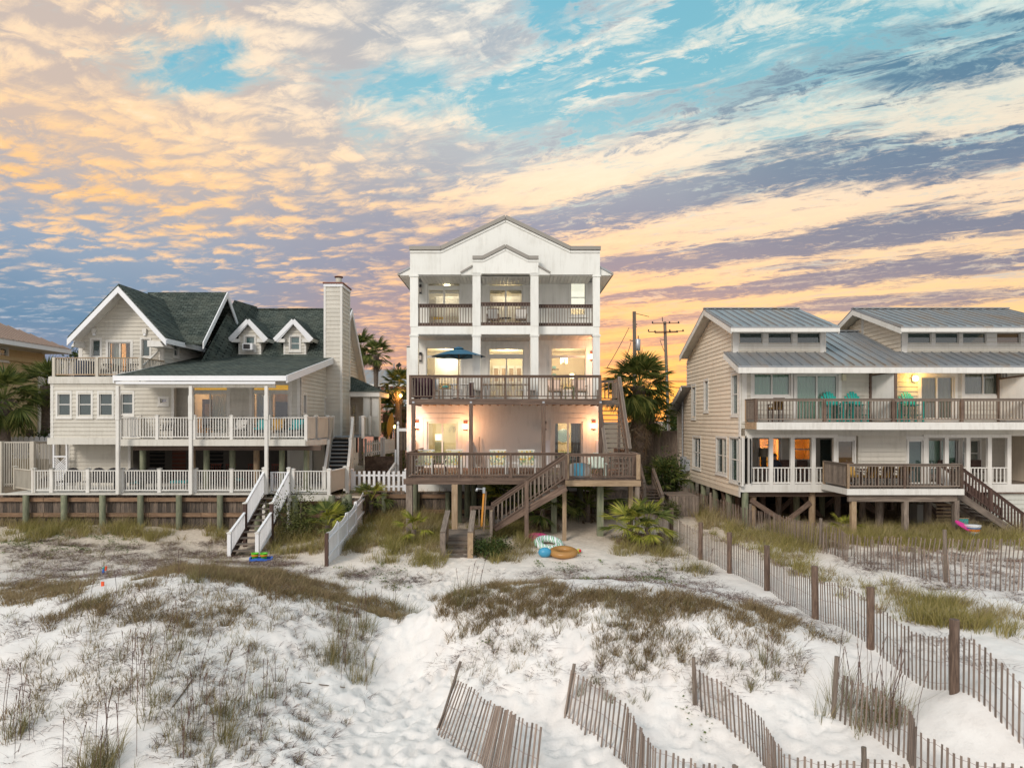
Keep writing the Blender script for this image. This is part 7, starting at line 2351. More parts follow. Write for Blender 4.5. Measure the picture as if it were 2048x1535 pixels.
def floral(T):
    v = wpos(T)
    vo = T.n.new('ShaderNodeTexVoronoi')
    vo.inputs['Scale'].default_value = 14
    T.put(vo.inputs['Vector'], v)
    h = T.sep(vo.outputs['Color'])[0]
    c = T.ramp(h, [(.0, (.62, .56, .38, 1)), (.45, (.55, .52, .34, 1)), (.5, (.55, .30, .04, 1)), (.65, (.58, .38, .06, 1)), (.68, (.16, .26, .10, 1)), (.82, (.20, .34, .30, 1)), (.86, (.65, .6, .45, 1))])
    return bsdf(T, c, .9)
M_FLOR = material('floral_cushion', floral)
M_TEAL = plain('turquoise_plastic', (.02, .36, .30, 1), .45)
M_BRN = plain('brown_wicker', (.20, .13, .085, 1), .7)
M_WCUSH = plain('white_cushion', (.60, .58, .54, 1), .9)
M_YCUSH = plain('yellow_wicker_back', (.42, .24, .05, 1), .8)
M_WPLA = plain('white_painted_wood', (.68, .66, .62, 1), .5)
M_PEACH = plain('peach_cushion', (.62, .44, .34, 1), .9)
M_TEALC = plain('teal_cloth', (.03, .30, .30, 1), .8)
Yt = 33.2
zt = Z_(652, 32.5)
chair('left brown wicker chair on the top balcony of the white house', X_(985, Yt), Yt, zt, M_BRN, M_WCUSH, .58, .42, 1.0)
chair('right brown wicker chair on the top balcony of the white house', X_(1042, Yt), Yt, zt, M_BRN, M_WCUSH, .58, .42, 1.0)
table('small round dark table between the two wicker chairs', X_(1013, Yt), Yt, zt, M_BLK, .45, .45, .5, True)
zu, zl = 5.97, 2.615
# umbrella
Yu = 32.0
ux = X_(917, Yu)
U = thing('patio_umbrella', 'open blue patio umbrella standing on the upper deck of the white house', 'umbrella', (ux, Yu, zu))
beam('umbrella_pole', W_RED, (ux, Yu, zu), (ux + .02, Yu, Z_(694, Yu)), .05, .05, U, 'cyl')
box('umbrella_base', M_BLK, ux - .25, ux + .25, Yu - .25, Yu + .25, zu, zu + .08, U)
BL = plain('blue_canvas', (.035, .13, .21, 1), .8)
n, R = 8, 1.27
vv, ff = [(ux, Yu, Z_(696, Yu))], []
for j, (rr, dz) in enumerate(((.4, .13), (.85, .27), (R, .40))):
    for i in range(n * 4):
        a = 2 * math.pi * i / (n * 4)
        sc = 1 - (.045 * rr / R) * (1 - abs(math.cos(a * n / 2)))
        vv.append((ux + rr * sc * math.cos(a), Yu + rr * sc * math.sin(a), Z_(696, Yu) - dz - .02 * (1 - abs(math.cos(a * n / 2))) * -1))
m4 = n * 4
for i in range(m4):
    ff.append((0, 1 + i, 1 + (i + 1) % m4))
    for j in range(2): ff.append((1 + j * m4 + i, 1 + (j + 1) * m4 + i, 1 + (j + 1) * m4 + (i + 1) % m4, 1 + j * m4 + (i + 1) % m4))
can = mesh('canopy', BL, vv, ff, U)
lathe('vent_cap', BL, [(0, .03), (.2, -.03), (.26, -.08)], (ux, Yu, Z_(694, Yu)), U, 16)
for i in range(n):
    a = 2 * math.pi * i / n
    beam('rib', M_BLK, (ux, Yu, Z_(696, Yu) - .06), (ux + R * .97 * math.cos(a), Yu + R * .97 * math.sin(a), Z_(696, Yu) - .415), .02, .02, U)
    beam('strut', M_BLK, (ux, Yu, Z_(720, Yu)), (ux + .6 * math.cos(a), Yu + .6 * math.sin(a), Z_(696, Yu) - .22), .015, .015, U)
table('square white table holding the umbrella on the upper deck', ux + .05, Yu, zu, M_WPLA, .9, .8, .72)
# covered grill
G = thing('covered_grill', 'barbecue under a dark maroon cover at the left end of the upper deck', 'grill', (X_(845, 31.6), 31.6, zu))
x = X_(847, 31.6)
vv, ff = [], []
for j, (zz, hw, hd) in enumerate(((0, .42, .3), (.5, .46, .32), (.85, .50, .34), (1.05, .40, .28), (1.16, .2, .14))):
    for i in range(12):
        a = 2 * math.pi * i / 12
        k = 1 + random.uniform(-.04, .04)
        vv.append((x + hw * k * math.copysign(abs(math.cos(a)) ** .6, math.cos(a)), 31.6 + hd * k * math.copysign(abs(math.sin(a)) ** .6, math.sin(a)), zu + .05 + zz * .86))
for j in range(4):
    for i in range(12): ff.append((j * 12 + i, j * 12 + (i + 1) % 12, (j + 1) * 12 + (i + 1) % 12, (j + 1) * 12 + i))
ff.append(tuple(range(48, 60)))
mesh('cover', plain('maroon_cover', (.035, .008, .014, 1), .7), vv, ff, G, True)
for dx in (-.3, .3): box('foot', M_BLK, x + dx - .03, x + dx + .03, 31.57, 31.63, zu, zu + .12, G)
gr = 'chairs on the upper deck of the white house'
chair('wooden chair with a blue striped back beside the covered grill', X_(868, 31.7), 31.7, zu, W_TAN, M_WCUSH, .5, .42, .98, group=gr)
o = box('beach_towel', plain('blue_stripe', (.05, .25, .40, 1), .9), X_(866, 31.35), X_(871, 31.35), 31.34, 31.36, zu + .45, zu + .92, None)
tag(o, 'blue striped towel hanging over the wooden chair back by the grill', 'towel')
table('low tan side table with teal things on top, left of the umbrella', X_(894, 31.8), 31.8, zu, W_TAN, .5, .4, .52)
o = inst('table_bowl', 'sphere', M_TEALC, Matrix.Translation((X_(892, 31.8), 31.75, zu + .585)) @ Matrix.Diagonal((.34, .2, .13, 1)), None)
tag(o, 'rounded teal bowl on the tan side table', 'bowl')
for i, (px, lab) in enumerate(((915, 'white chair tucked under the umbrella table'), (958, 'white dining chair left of the middle sliding door'), (985, 'white dining chair at the near left of the long table'), (1014, 'white dining chair at the near middle of the long table'), (1040, 'white dining chair at the near right of the long table'), (1062, 'white dining chair at the right end of the long table'))):
    chair(lab, X_(px, 31.7), 31.75 if i else 31.3, zu, M_WPLA, None, .46, .45, 1.02, face=1 if i else -1, arms=False, group=gr, name='dining_chair')
table('long orange-brown dining table on the upper deck', X_(1010, 32.5), 32.5, zu, W_TAN, 2.2, .9, .74)
L = thing('lantern', 'tall dark lantern with white top by the deck post', 'lantern', (X_(943, 31.4), 31.4, zu))
lx = X_(943, 31.4)
box('lantern_body', plain('maroon_glass', (.06, .02, .02, 1), .3), lx - .1, lx + .1, 31.3, 31.5, zu + .02, zu + .75, L)
box('lantern_base', M_WPLA, lx - .14, lx + .14, 31.26, 31.54, zu, zu + .05, L)
box('lantern_roof', M_WPLA, lx - .14, lx + .14, 31.26, 31.54, zu + .75, zu + .8, L)
chair('peach-cushioned armchair left of the green table, upper deck right side', X_(1109, 31.8), 31.8, zu, W_TAN, M_PEACH, .66, .40, .95, group=gr)
chair('peach-cushioned armchair right of the green table, upper deck right end', X_(1159, 31.8), 31.8, zu, W_TAN, M_PEACH, .66, .40, .95, group=gr)
table('green-topped side table between two peach armchairs', X_(1139, 31.6), 31.6, zu, plain('green_table', (.20, .25, .12, 1)), .5, .45, .55)
gr = 'floral cushioned chairs on the lower deck'
for px, lab in ((849, 'leftmost floral-cushioned white chair on the lower deck'), (907, 'floral-cushioned white chair right of the left sliding door'), (995, 'floral white chair behind the middle of the lower railing'), (1053, 'floral white chair just left of the tall deck post near the stair')):
    chair(lab, X_(px, 30.6), 30.6, zl, M_WPLA, M_FLOR, .78, .40, 1.02, group=gr)
table('brown slatted table between the two left floral chairs', X_(878, 30.6), 30.6, zl, W_RED, .7, .5, .45)
table('white side table between the two middle floral chairs', X_(1024, 30.6), 30.6, zl, M_WPLA, .5, .45, .5)
Pd = thing('paddle', 'wooden paddle leaning against the white house wall on the lower deck', 'paddle', (X_(958, 34), 34.0, zl))
x = X_(958, 34.2)
beam('paddle_shaft', W_RED, (x, 34.2, zl + .5), (x, 34.38, zl + 1.55), .035, .035, Pd, 'cyl')
mb = MB()
mb.poly([(x + .17 * math.sin(6.283 * i / 14) * (1.0 if i else .8), 34.12, zl + .42 - .36 * math.cos(6.283 * i / 14)) for i in range(14)][::-1], (0, .03, 0))
mb.build('paddle_blade', W_GREY, Pd)
Ov = thing('bodyboard', 'oval board with a blue stripe standing behind the right deck railing', 'bodyboard', (X_(1158, 28.2), 28.2, zl))
x = X_(1158, 28.2)
for nm, m, w, yy in (('board_rim', W_TAN, .47, 0), ('board_face', plain('grey_board', (.35, .33, .30, 1), .5), .45, -.012)):
    mb = MB()
    mb.poly([(x + w * math.copysign(abs(math.cos(a)) ** .7, math.cos(a)), 28.25 + yy, zl + .32 + (w * .68) * math.copysign(abs(math.sin(a)) ** .7, math.sin(a))) for a in [6.283 * i / 28 for i in range(28)]], (0, .03, 0))
    mb.build(nm, m, Ov)
box('board_stripe', plain('sky_blue_stripe', (.12, .42, .58, 1), .5), x - .20, x + .22, 28.225, 28.236, zl + .02, zl + .615, Ov)
def adirondack(label, x, y, z, m, s=1.0, tall=0.0, group=None, face=-1):
    T = thing('adirondack_chair', label, 'chair', (x, y, z), group)
    f = face
    for i in range(6):
        a = (i - 2.5) * .095 * s
        hh = (1.0 - .22 * (abs(i - 2.5) / 2.5) ** 2) * s
        beam('back_slat', m, (x + a, y - f * .22 * s, z + (.32 + tall) * s), (x + a * 1.25, y - f * .52 * s, z + tall * s + hh), .085 * s, .02, T, up=(0, 1, 0))
    for i in range(4): box('seat_slat', m, x - .28 * s, x + .28 * s, y + f * (-.18 + .12 * i) * s - .05 * s, y + f * (-.18 + .12 * i) * s + .05 * s, z + (.33 + tall + .02 * i) * s, z + (.35 + tall + .02 * i) * s, T)
    for sx in (-1, 1):
        box('armrest', m, x + sx * .34 * s - .06 * s, x + sx * .34 * s + .06 * s, y - .35 * s, y + .32 * s, z + (.55 + tall) * s, z + (.575 + tall) * s, T)
        for yy in (-.28, .28): box('leg', m, x + sx * .31 * s - .03 * s, x + sx * .31 * s + .03 * s, y + yy * s - .04 * s, y + yy * s + .04 * s, z, z + (.55 + tall) * s, T)
        if tall: box('stretcher', m, x + sx * .31 * s - .02, x + sx * .31 * s + .02, y - .28 * s, y + .28 * s, z + .28, z + .32, T)
    return T
adirondack('white and pale green slatted chair seen from the side before the lattice', X_(1195, 28.6), 28.7, zl, plain('pale_green_paint', (.50, .55, .46, 1), .6), 1.0, 0)
# outdoor shower
Sh = thing('outdoor_shower', 'orange board-shaped outdoor shower with metal head by the landing', 'shower', (X_(966, 27), 26.6, .5))
a, b = P_(963, 1052, 26.6), P_(968, 980, 26.6)
beam('shower_panel', plain('orange_varnish', (.62, .26, .04, 1), .35), a, b, .12, .07, Sh)
beam('shower_panel_back', W_TAN, a + Vector((.08, .04, -.2)), b + Vector((.07, .04, -.05)), .06, .06, Sh)
beam('shower_arm', M_STEEL, b + Vector((0, -.05, .04)), b + Vector((-.22, -.05, .07)), .035, .035, Sh, 'cyl')
beam('shower_head', M_STEEL, b + Vector((-.24, -.05, .09)), b + Vector((-.30, -.05, -.03)), .1, .1, Sh, 'cyl')
box('valve', M_STEEL, b.x - .05, b.x + .05, 26.5, 26.56, b.z - .1, b.z + .12, Sh)
# duplex balcony
zb = 4.935
gr = 'turquoise tall balcony chairs'
adirondack('turquoise tall adirondack chair, left one of the pair before the curtained door', X_(1668, 30.3), 30.35, zb, M_TEAL, 1.0, .36, gr)
adirondack('turquoise tall adirondack chair beside the pale wall light and panel', X_(1716, 30.3), 30.35, zb, M_TEAL, 1.0, .36, gr)
adirondack('turquoise tall adirondack chair beside the glowing wall lamp', X_(1826, 30.3), 30.35, zb, M_TEAL, 1.0, .36, gr)
table('turquoise bar table between the two left turquoise chairs', X_(1693, 30.3), 30.3, zb, M_TEAL, .5, .45, .85, name='bar_table')
table('turquoise bar table left of the lone turquoise chair', X_(1799, 30.3), 30.3, zb, M_TEAL, .5, .45, .85, name='bar_table')
chair('dark tall chair with a yellow woven back at the left end of the duplex balcony', X_(1551, 30.3), 30.3, zb, W_DARK, M_YCUSH, .5, .55, 1.02, face=1)
gr = 'yellow-backed chairs on the lower duplex deck'
for px, lab in ((1738, 'left yellow-backed dark chair on the lower duplex deck'), (1769, 'middle yellow-backed dark chair on the lower duplex deck'), (1801, 'right yellow-backed dark chair on the lower duplex deck')):
    chair(lab, X_(px, 29.3), 29.3, 2.13, W_DARK, M_YCUSH, .50, .42, 1.0, face=1, group=gr)
table('dark dining table beyond the yellow-backed chairs', X_(1768, 30.1), 30.1, 2.13, W_DARK, 2.2, .7, .72)
chair('dark side-facing chair near the left railing of the duplex deck', X_(1707, 29.5), 29.6, 2.13, W_DARK, M_YCUSH, .5, .42, 1.0)
# left house furniture
for i, px in enumerate((140, 192, 222, 262, 300)):
    T = thing('patio_chair', 'dark rounded patio chair %s' % ('nearest the lattice', 'second from the lattice', 'third from the lattice, before the store wall', 'just right of the white column on the lower deck', 'farthest right of the dark rounded chairs')[i], 'chair', (X_(px, 32.3), 32.3, 1.7), 'dark chairs on the lower beige deck')
    x = X_(px, 32.3)
    mb = MB()
    k = [(x + .42 * math.cos(math.pi * j / 10), 32.5, 1.7 + .55 + .50 * math.sin(math.pi * j / 10)) for j in range(11)]
    mb.poly([(x - .42, 32.5, 2.1)] + k[::-1] + [(x + .42, 32.5, 2.1)], (0, .05, 0))
    mb.build('backrest', M_BLK, T)
    box('seat', M_BLK, x - .4, x + .4, 31.95, 32.5, 2.08, 2.16, T)
    for sx in (-.36, .36):
        for yy in (31.98, 32.46): box('leg', M_BLK, x + sx - .02, x + sx + .02, yy - .02, yy + .02, 1.68, 2.08, T)
for px, py, Y, m, lab, w in ((275, 955, 32.2, M_TEALC, 'turquoise cushion seat behind the lower railing near the white column', .55), (360, 955, 32.2, M_TEALC, 'turquoise seat in the shade of the lower patio', .8), (475, 950, 33.5, M_TEALC, 'turquoise seat behind the lower railing left of the white stair', .5)):
    T = thing('patio_bench', lab, 'bench', (X_(px, Y), Y, 1.69))
    x = X_(px, Y)
    box('cushion', m, x - w / 2, x + w / 2, Y - .25, Y + .25, 2.06, 2.15, T)
    box('backrest', M_BLK, x - w / 2, x + w / 2, Y + .25, Y + .3, 2.0, 2.5, T)
    for sx in (-1, 1):
        for sy in (-.22, .22): box('leg', M_BLK, x + sx * (w / 2 - .04) - .02, x + sx * (w / 2 - .04) + .02, Y + sy - .02, Y + sy + .02, 1.685, 2.06, T)
gr = 'red-brown dining chairs in the shade below the beige deck'
for px, lab in ((425, 'dark red chair left in the shaded patio'), (455, 'dark red chair beside the round pile'), (500, 'dark red chair in the middle of the shaded patio'), (548, 'dark red high chair at the right of the shaded patio')):
    chair(lab, X_(px, 34.5), 34.5, 1.69, M_RUST, None, .55, .45, 1.05, group=gr)
gr = 'chairs on the upper beige deck'
for px, m, c_, lab in ((330, M_BLK, None, 'low black chair near the tiny window on the upper beige deck'), (425, M_BLK, None, 'black chair before the left amber doorway'), (478, M_BLK, M_WCUSH, 'white-seated chair between the two amber doorways'), (522, M_BLK, M_TEALC, 'teal-cushioned chair before the right doorway'), (552, W_TAN, M_YCUSH, 'tan chair beside the porch column'), (592, M_BLK, M_TEALC, 'teal-cushioned chair at the right end of the upper beige deck')):
    chair(lab, X_(px, 32.6), 32.6, 4.13, m, c_, .6, .42, .92, group=gr)
T = thing('wall_sign', 'ornate black lettering panel leaning between the two porch doors', 'sign', (X_(480, 34), 34, 4.2))
mb = MB()
for i in range(5):
    cx = X_(474 + i * 3.4, 34.1)
    for j in range(8):
        a0, a1 = j * .8, (j + 1) * .8
        mb.bar((cx + .09 * math.cos(a0), 34.1, 5.05 + .12 * math.sin(a0 + i)), (cx + .09 * math.cos(a1), 34.1, 5.05 + .12 * math.sin(a1 + i)), .02)
mb.bar((X_(471, 34.1), 34.1, 4.13), (X_(471, 34.1), 34.1, 5.1), .03)
mb.bar((X_(491, 34.1), 34.1, 4.13), (X_(491, 34.1), 34.1, 5.1), .03)
mb.build('scrollwork', M_BLK, T)
G = thing('covered_grill', 'dark covered grill on the small upper deck of the beige wing', 'grill', (X_(172, 34.6), 34.6, 7.13))
x = X_(170, 34.6)
box('grill_cover', plain('navy_cover', (.02, .03, .06, 1), .8), x - .35, x + .3, 34.3, 34.9, 7.2, 8.0, G)
box('grill_leg', M_BLK, x - .33, x + .28, 34.35, 34.85, 7.13, 7.2, G)
for px, lab in ((205, 'black lounge chair left on the small upper deck'), (255, 'black lounge chair right on the small upper deck before the lit door')): chair(lab, X_(px, 34.4), 34.4, 7.13, M_BLK, None, .6, .35, .72)

# ------------------------------------------------------------ seated person behind the screen
def person(label, x, y, z):
    T = thing('person', label, 'person', (x, y, z))
    me = bpy.data.meshes.new('body')
    J = {'pel': (0, 0, .52), 'ch': (0, .05, .85), 'nk': (0, .04, 1.05), 'hl': (-.1, 0, .5), 'hr': (.1, 0, .5), 'kl': (-.13, -.42, .52), 'kr': (.13, -.42, .52), 'fl': (-.13, -.42, .08), 'fr': (.13, -.42, .08),
         'tl': (-.13, -.56, .05), 'tr': (.13, -.56, .05), 'sl': (-.19, .05, .98), 'sr': (.19, .05, .98), 'el': (-.27, -.02, .74), 'er': (.27, -.02, .74), 'wl': (-.16, -.26, .66), 'wr': (.16, -.26, .66), 'hd': (0, .02, 1.14), 'ht': (0, .02, 1.27)}
    R = {'pel': .14, 'ch': .15, 'nk': .055, 'hl': .1, 'hr': .1, 'kl': .065, 'kr': .065, 'fl': .045, 'fr': .045, 'tl': .04, 'tr': .04, 'sl': .07, 'sr': .07, 'el': .045, 'er': .045, 'wl': .032, 'wr': .032, 'hd': .08, 'ht': .085}
    E = [('pel', 'ch'), ('ch', 'nk'), ('nk', 'hd'), ('hd', 'ht'), ('pel', 'hl'), ('pel', 'hr'), ('hl', 'kl'), ('hr', 'kr'), ('kl', 'fl'), ('kr', 'fr'), ('fl', 'tl'), ('fr', 'tr'), ('ch', 'sl'), ('ch', 'sr'), ('sl', 'el'), ('sr', 'er'), ('el', 'wl'), ('er', 'wr')]
    ks = list(J)
    me.from_pydata([(x + J[k][0], y + J[k][1], z + J[k][2]) for k in ks], [(ks.index(a), ks.index(b)) for a, b in E], [])
    def cloth(TT):
        h = TT.m('SUBTRACT', TT.sep(wpos(TT))[2], z)
        return bsdf(TT, TT.mix(TT.ss(h, 1.05, 1.08), (.018, .02, .03, 1), (.35, .20, .14, 1)), .8)
    me.materials.append(material('dark_clothes_and_skin', cloth))
    o = bpy.data.objects.new('body', me)
    _link(o, T, Matrix.Identity(4))
    o.modifiers.new('Skin', 'SKIN')
    for i, k in enumerate(ks): me.skin_vertices[0].data[i].radius = (R[k], R[k])
    me.skin_vertices[0].data[0].use_root = True
    s = o.modifiers.new('Sub', 'SUBSURF')
    s.levels = s.render_levels = 2
    inst('hair', 'sphere', M_BLK, Matrix.Translation((x, y + .05, z + 1.26)) @ Matrix.Diagonal((.2, .2, .2, 1)), T)
    for sx in (-.035, .035): inst('eye', 'sphere', M_BLK, Matrix.Translation((x + sx, y - .065, z + 1.2)) @ Matrix.Diagonal((.02, .01, .015, 1)), T)
    inst('nose', 'sphere', material('dark_clothes_and_skin', cloth), Matrix.Translation((x, y - .075, z + 1.17)) @ Matrix.Diagonal((.03, .04, .045, 1)), T)
person('person in dark clothes sitting behind the porch screen by the lit window', X_(1552, 32.2), 32.3, 2.1 - .02)
box_ = thing('porch_armchair', 'dark armchair under the seated person behind the screen', 'chair', (X_(1552, 32.4), 32.45, 2.1))
x = X_(1552, 32.4)
box('seat', W_DARK, x - .26, x + .26, 32.2, 32.7, 2.4, 2.5, box_)
box('backrest', W_DARK, x - .26, x + .26, 32.62, 32.68, 2.5, 3.0, box_)
for sx in (-.25, .25): box('armrest', W_DARK, x + sx - .03, x + sx + .03, 32.2, 32.68, 2.1, 2.66, box_)

# ------------------------------------------------------------ beach toys and floats
def torus(name, m, c, R, r, tilt, parent, flat=.75, n=28, k=10):
    Mx = Matrix.Translation(c) @ Matrix.Rotation(tilt[0], 4, 'X') @ Matrix.Rotation(tilt[1], 4, 'Y')
    v = []
    for i in range(n):
        a = 2 * math.pi * i / n
        for j in range(k):
            b = 2 * math.pi * j / k
            v.append(Mx @ Vector(((R + r * math.cos(b)) * math.cos(a), (R + r * math.cos(b)) * math.sin(a), r * flat * math.sin(b))))
    f = [(i * k + j, ((i + 1) % n) * k + j, ((i + 1) % n) * k + (j + 1) % k, i * k + (j + 1) % k) for i in range(n) for j in range(k)]
    return mesh(name, m, v, f, parent, True)
def dots(c1, c2, sc):
    def f(T):
        vo = T.n.new('ShaderNodeTexVoronoi')
        vo.inputs['Scale'].default_value = sc
        T.put(vo.inputs['Vector'], wpos(T))
        return bsdf(T, T.mix(T.ss(vo.outputs['Distance'], .22, .28), c2, c1), .35)
    return f
h = hit(1076, 1084)
o = torus('pool_float', material('pink_sprinkle', dots((.62, .06, .22, 1), (.55, .45, .15, 1), 9)), h + Vector((0, .4, .13)), .30, .14, (.10, 0), None)
tag(o, 'pink sprinkled ring float lying under the stair', 'pool float', 'inflatables')
h = hit(1128, 1116)
o = torus('pool_float', plain('gold_vinyl', (.40, .20, .06, 1), .3), h + Vector((0, .3, .16)), .38, .17, (.12, 0), None)
tag(o, 'golden-brown ring float in front of the deck posts', 'pool float', 'inflatables')
def stripes(T):
    w = T.n.new('ShaderNodeTexWave')
    w.inputs['Scale'].default_value = 2.2
    w.inputs['Distortion'].default_value = 7
    w.inputs['Detail'].default_value = 1.5
    T.put(w.inputs['Vector'], wpos(T))
    return bsdf(T, T.ramp(w.outputs[1], [(.0, (.75, .78, .78, 1)), (.4, (.75, .78, .78, 1)), (.45, (.01, .01, .02, 1)), (.6, (.01, .01, .02, 1)), (.65, (.12, .55, .08, 1)), (.85, (.12, .55, .08, 1)), (.9, (.6, .7, .75, 1))]), .35)
h = hit(1098, 1104)
o = torus('pool_float', material('black_green_white_swirl', stripes), h + Vector((.02, .55, .22)), .42, .17, (.30, .1), None)
tag(o, 'white float with green and black swirls behind the blue ball', 'pool float', 'inflatables')
h = hit(1090, 1116)
o = inst('beach_ball', 'sphere', plain('blue_vinyl', (.06, .30, .48, 1), .3), Matrix.Translation(h + Vector((0, .15, .17))) @ Matrix.Diagonal((.50, .40, .38, 1)), None)
tag(o, 'crumpled blue inflatable ball left of the golden ring', 'ball', 'inflatables')
h = hit(1158, 1108)
T = thing('beach_ball', 'little multicoloured ball right of the golden ring', 'ball', h)
inst('ball_skin', 'sphere', material('ball_gores', dots((.6, .55, .06, 1), (.05, .4, .3, 1), 14)), Matrix.Translation(h + Vector((0, .1, .08))) @ Matrix.Diagonal((.2, .2, .2, 1)), T)
inst('ball_cap', 'sphere', plain('red_vinyl', (.6, .03, .04, 1), .3), Matrix.Translation(h + Vector((.04, .03, .11))) @ Matrix.Diagonal((.12, .12, .12, 1)), T)
h = hit(516, 1124)
T = thing('toy_tray', 'blue plastic tray full of toys at the foot of the white stair', 'tray', h)
mb = MB()
for i in range(16):
    a, b = 6.283 * i / 16, 6.283 * (i + 1) / 16
    mb.bar(h + Vector((.42 * math.cos(a), .3 + .26 * math.sin(a), .07 + .03 * math.sin(3 * a))), h + Vector((.42 * math.cos(b), .3 + .26 * math.sin(b), .07 + .03 * math.sin(3 * b))), .05, .09)
mb.build('tray_rim', plain('royal_blue_plastic', (.03, .14, .55, 1), .35), T)
box('tray_bottom', plain('royal_blue_plastic', (.03, .14, .55, 1), .35), h.x - .34, h.x + .34, h.y + .1, h.y + .5, h.z + .01, h.z + .04, T)
for dx, dz, m, lab in ((-.22, .15, plain('lime_plastic', (.16, .62, .03, 1), .35), 'lime bucket with orange band on the blue tray, left'), (.12, .17, plain('lime_plastic', (.16, .62, .03, 1), .35), 'lime bucket on the blue tray, right')):
    B = thing('toy_bucket', lab, 'bucket', h + Vector((dx, .3, .05)))
    p = h + Vector((dx, .28, .05))
    lathe('bucket', m, [(0, 0), (.10, 0), (.14, .24), (.15, .25), (.13, .25)], p, B, 14)
    lathe('bucket_band', plain('orange_plastic', (.7, .2, .02, 1), .35), [(.128, .13), (.135, .135), (.14, .18), (.132, .185)], p, B, 14)
h = hit(209, 1146)
T = thing('toy_water_gun', 'little blue and orange-red water toy standing upright in the dune', 'toy', h)
beam('toy_body', plain('royal_blue_plastic', (.03, .14, .55, 1)), h + Vector((-.04, 0, 0)), h + Vector((-.03, 0, .15)), .06, .05, T)
beam('toy_tank', M_TEAL, h + Vector((-.03, 0, .15)), h + Vector((-.02, 0, .21)), .05, .05, T)
beam('toy_handle', plain('red_orange_plastic', (.75, .10, .03, 1)), h + Vector((.04, 0, .1)), h + Vector((.06, 0, .24)), .06, .04, T)
h = hit(205, 1172)
o = box('marker_peg', plain('red_orange_plastic', (.75, .10, .03, 1)), h.x - .03, h.x + .04, h.y - .02, h.y + .02, h.z - .05, h.z + .12, None)
tag(o, 'small orange-red peg in the dune grass under the water toy', 'peg')
h = hit(1925, 1066)
T = thing('bodyboard', 'bright pink board lying slanted under the duplex stair', 'bodyboard', h)
mb = MB()
c = P_(1931, 1052, 28.3)
mb.poly([c + Vector((.44 * math.cos(a) * .96 + .1 * math.sin(a) * 0, 0, 0)) + Vector((0, .0, -.44 * math.cos(a) * .5)) + Vector((.06, .2, .10)) * math.sin(a) for a in [6.283 * i / 18 for i in range(18)]], (0, .02, -.04))
mb.build('board', plain('hot_pink_foam', (.68, .04, .28, 1), .5), T)
h = Vector((X_(1945, 28.3), 28.3, 0)); h.z = gz(h.x, h.y) + .05
T = thing('striped_bucket', 'round tub with blue, white and orange stripes in the grass by the duplex stair', 'bucket', h)
p = h
for k, (c_, a, b) in enumerate(((plain('pale_blue_plastic', (.25, .40, .55, 1)), 0, .16), (plain('white_plastic', (.7, .7, .7, 1)), .16, .22), (plain('orange_plastic', (.7, .2, .02, 1), .35), .22, .33), (plain('steel_blue_plastic', (.08, .2, .4, 1)), .33, .40), (plain('white_plastic', (.7, .7, .7, 1)), .40, .46))):
    lathe('tub_band', c_, [(.20 + a * .25, a), (.20 + b * .25, b)], p, T, 18)
lathe('tub_lid', plain('white_plastic', (.7, .7, .7, 1)), [(0, .46), (.32, .46), (.32, .48), (0, .49)], p, T, 18)
T = thing('folding_sling_chair', 'folded striped beach chair leaning behind the pink board', 'chair', c)
box('sling', M_TEALC, c.x + .15, c.x + .75, 29.25, 29.28, c.z - .2, c.z + .18, T)
for zz in (.18, -.2): box('frame_bar', W_TAN, c.x + .12, c.x + .78, 29.23, 29.3, c.z + zz, c.z + zz + .03, T)
# driftwood sticks on the dune
for i, (pa, pb) in enumerate((((1405, 1450 - 95), (1445, 1375)), ((345, 1418), (385, 1365)), ((600, 1371), (690, 1378)), ((1100, 1362), (1104, 1330)))):
    if i in (0, 3): continue
    a, b = hit(*pa), hit(*pb)
    o = beam('driftwood_stick', W_GREY, a + Vector((0, 0, .03)), b + Vector((0, 0, .03)), .025, .025, None, 'cyl')
    tag(o, ('', 'straight dark stick lying on the left dune face', 'thin stick lying across the sand right of the left dune')[i], 'stick')
# ------------------------------------------------------------ dune vegetation
def pip(px, py, poly):
    poly = np.asarray(poly, float)
    inside = np.zeros(px.shape, bool)
    j = len(poly) - 1
    for i in range(len(poly)):
        xi, yi = poly[i]
        xj, yj = poly[j]
        c = ((yi > py) != (yj > py)) & (px < (xj - xi) * (py - yi) / (yj - yi + 1e-9) + xi)
        inside ^= c
        j = i
    return inside
def scatter(polys, seed, clump=None):
    """ground points inside patches outlined on the photo; uniform per square metre, soft ragged edges.
    each patch: (outline, tufts per m2)"""
    r = np.random.default_rng(seed)
    X, Y = [], []
    for poly, dens in polys:
        hs = [hit(*p) for p in poly]
        x0, x1 = min(h.x for h in hs) - .5, max(h.x for h in hs) + .5
        y0, y1 = min(h.y for h in hs) - 1, max(h.y for h in hs) + 1.2
        n = int((x1 - x0) * (y1 - y0) * dens)
        x, y = r.uniform(x0, x1, n), r.uniform(y0, y1, n)
        z = ground_z(x, y)
        px, py = 1024 + F * x / y, HOR + F * (CZ - z) / y
        s = 26 * 14 / y
        px += (fbm(x * 1.9 + 3, y * 1.9, 4) - .5) * s * 5
        py += (fbm(x * 1.9 + 30, y * 1.9 + 9, 4) - .5) * s * 2.2
        ok = pip(px, py, poly)
        if clump is not None:
            c = fbm(x * clump[0] + 7, y * clump[0] + 3, 4)
            ok &= r.random(n) < np.clip((c - clump[1]) / .12, 0, 1)
        X.append(x[ok])
        Y.append(y[ok])
    return np.concatenate(X), np.concatenate(Y)
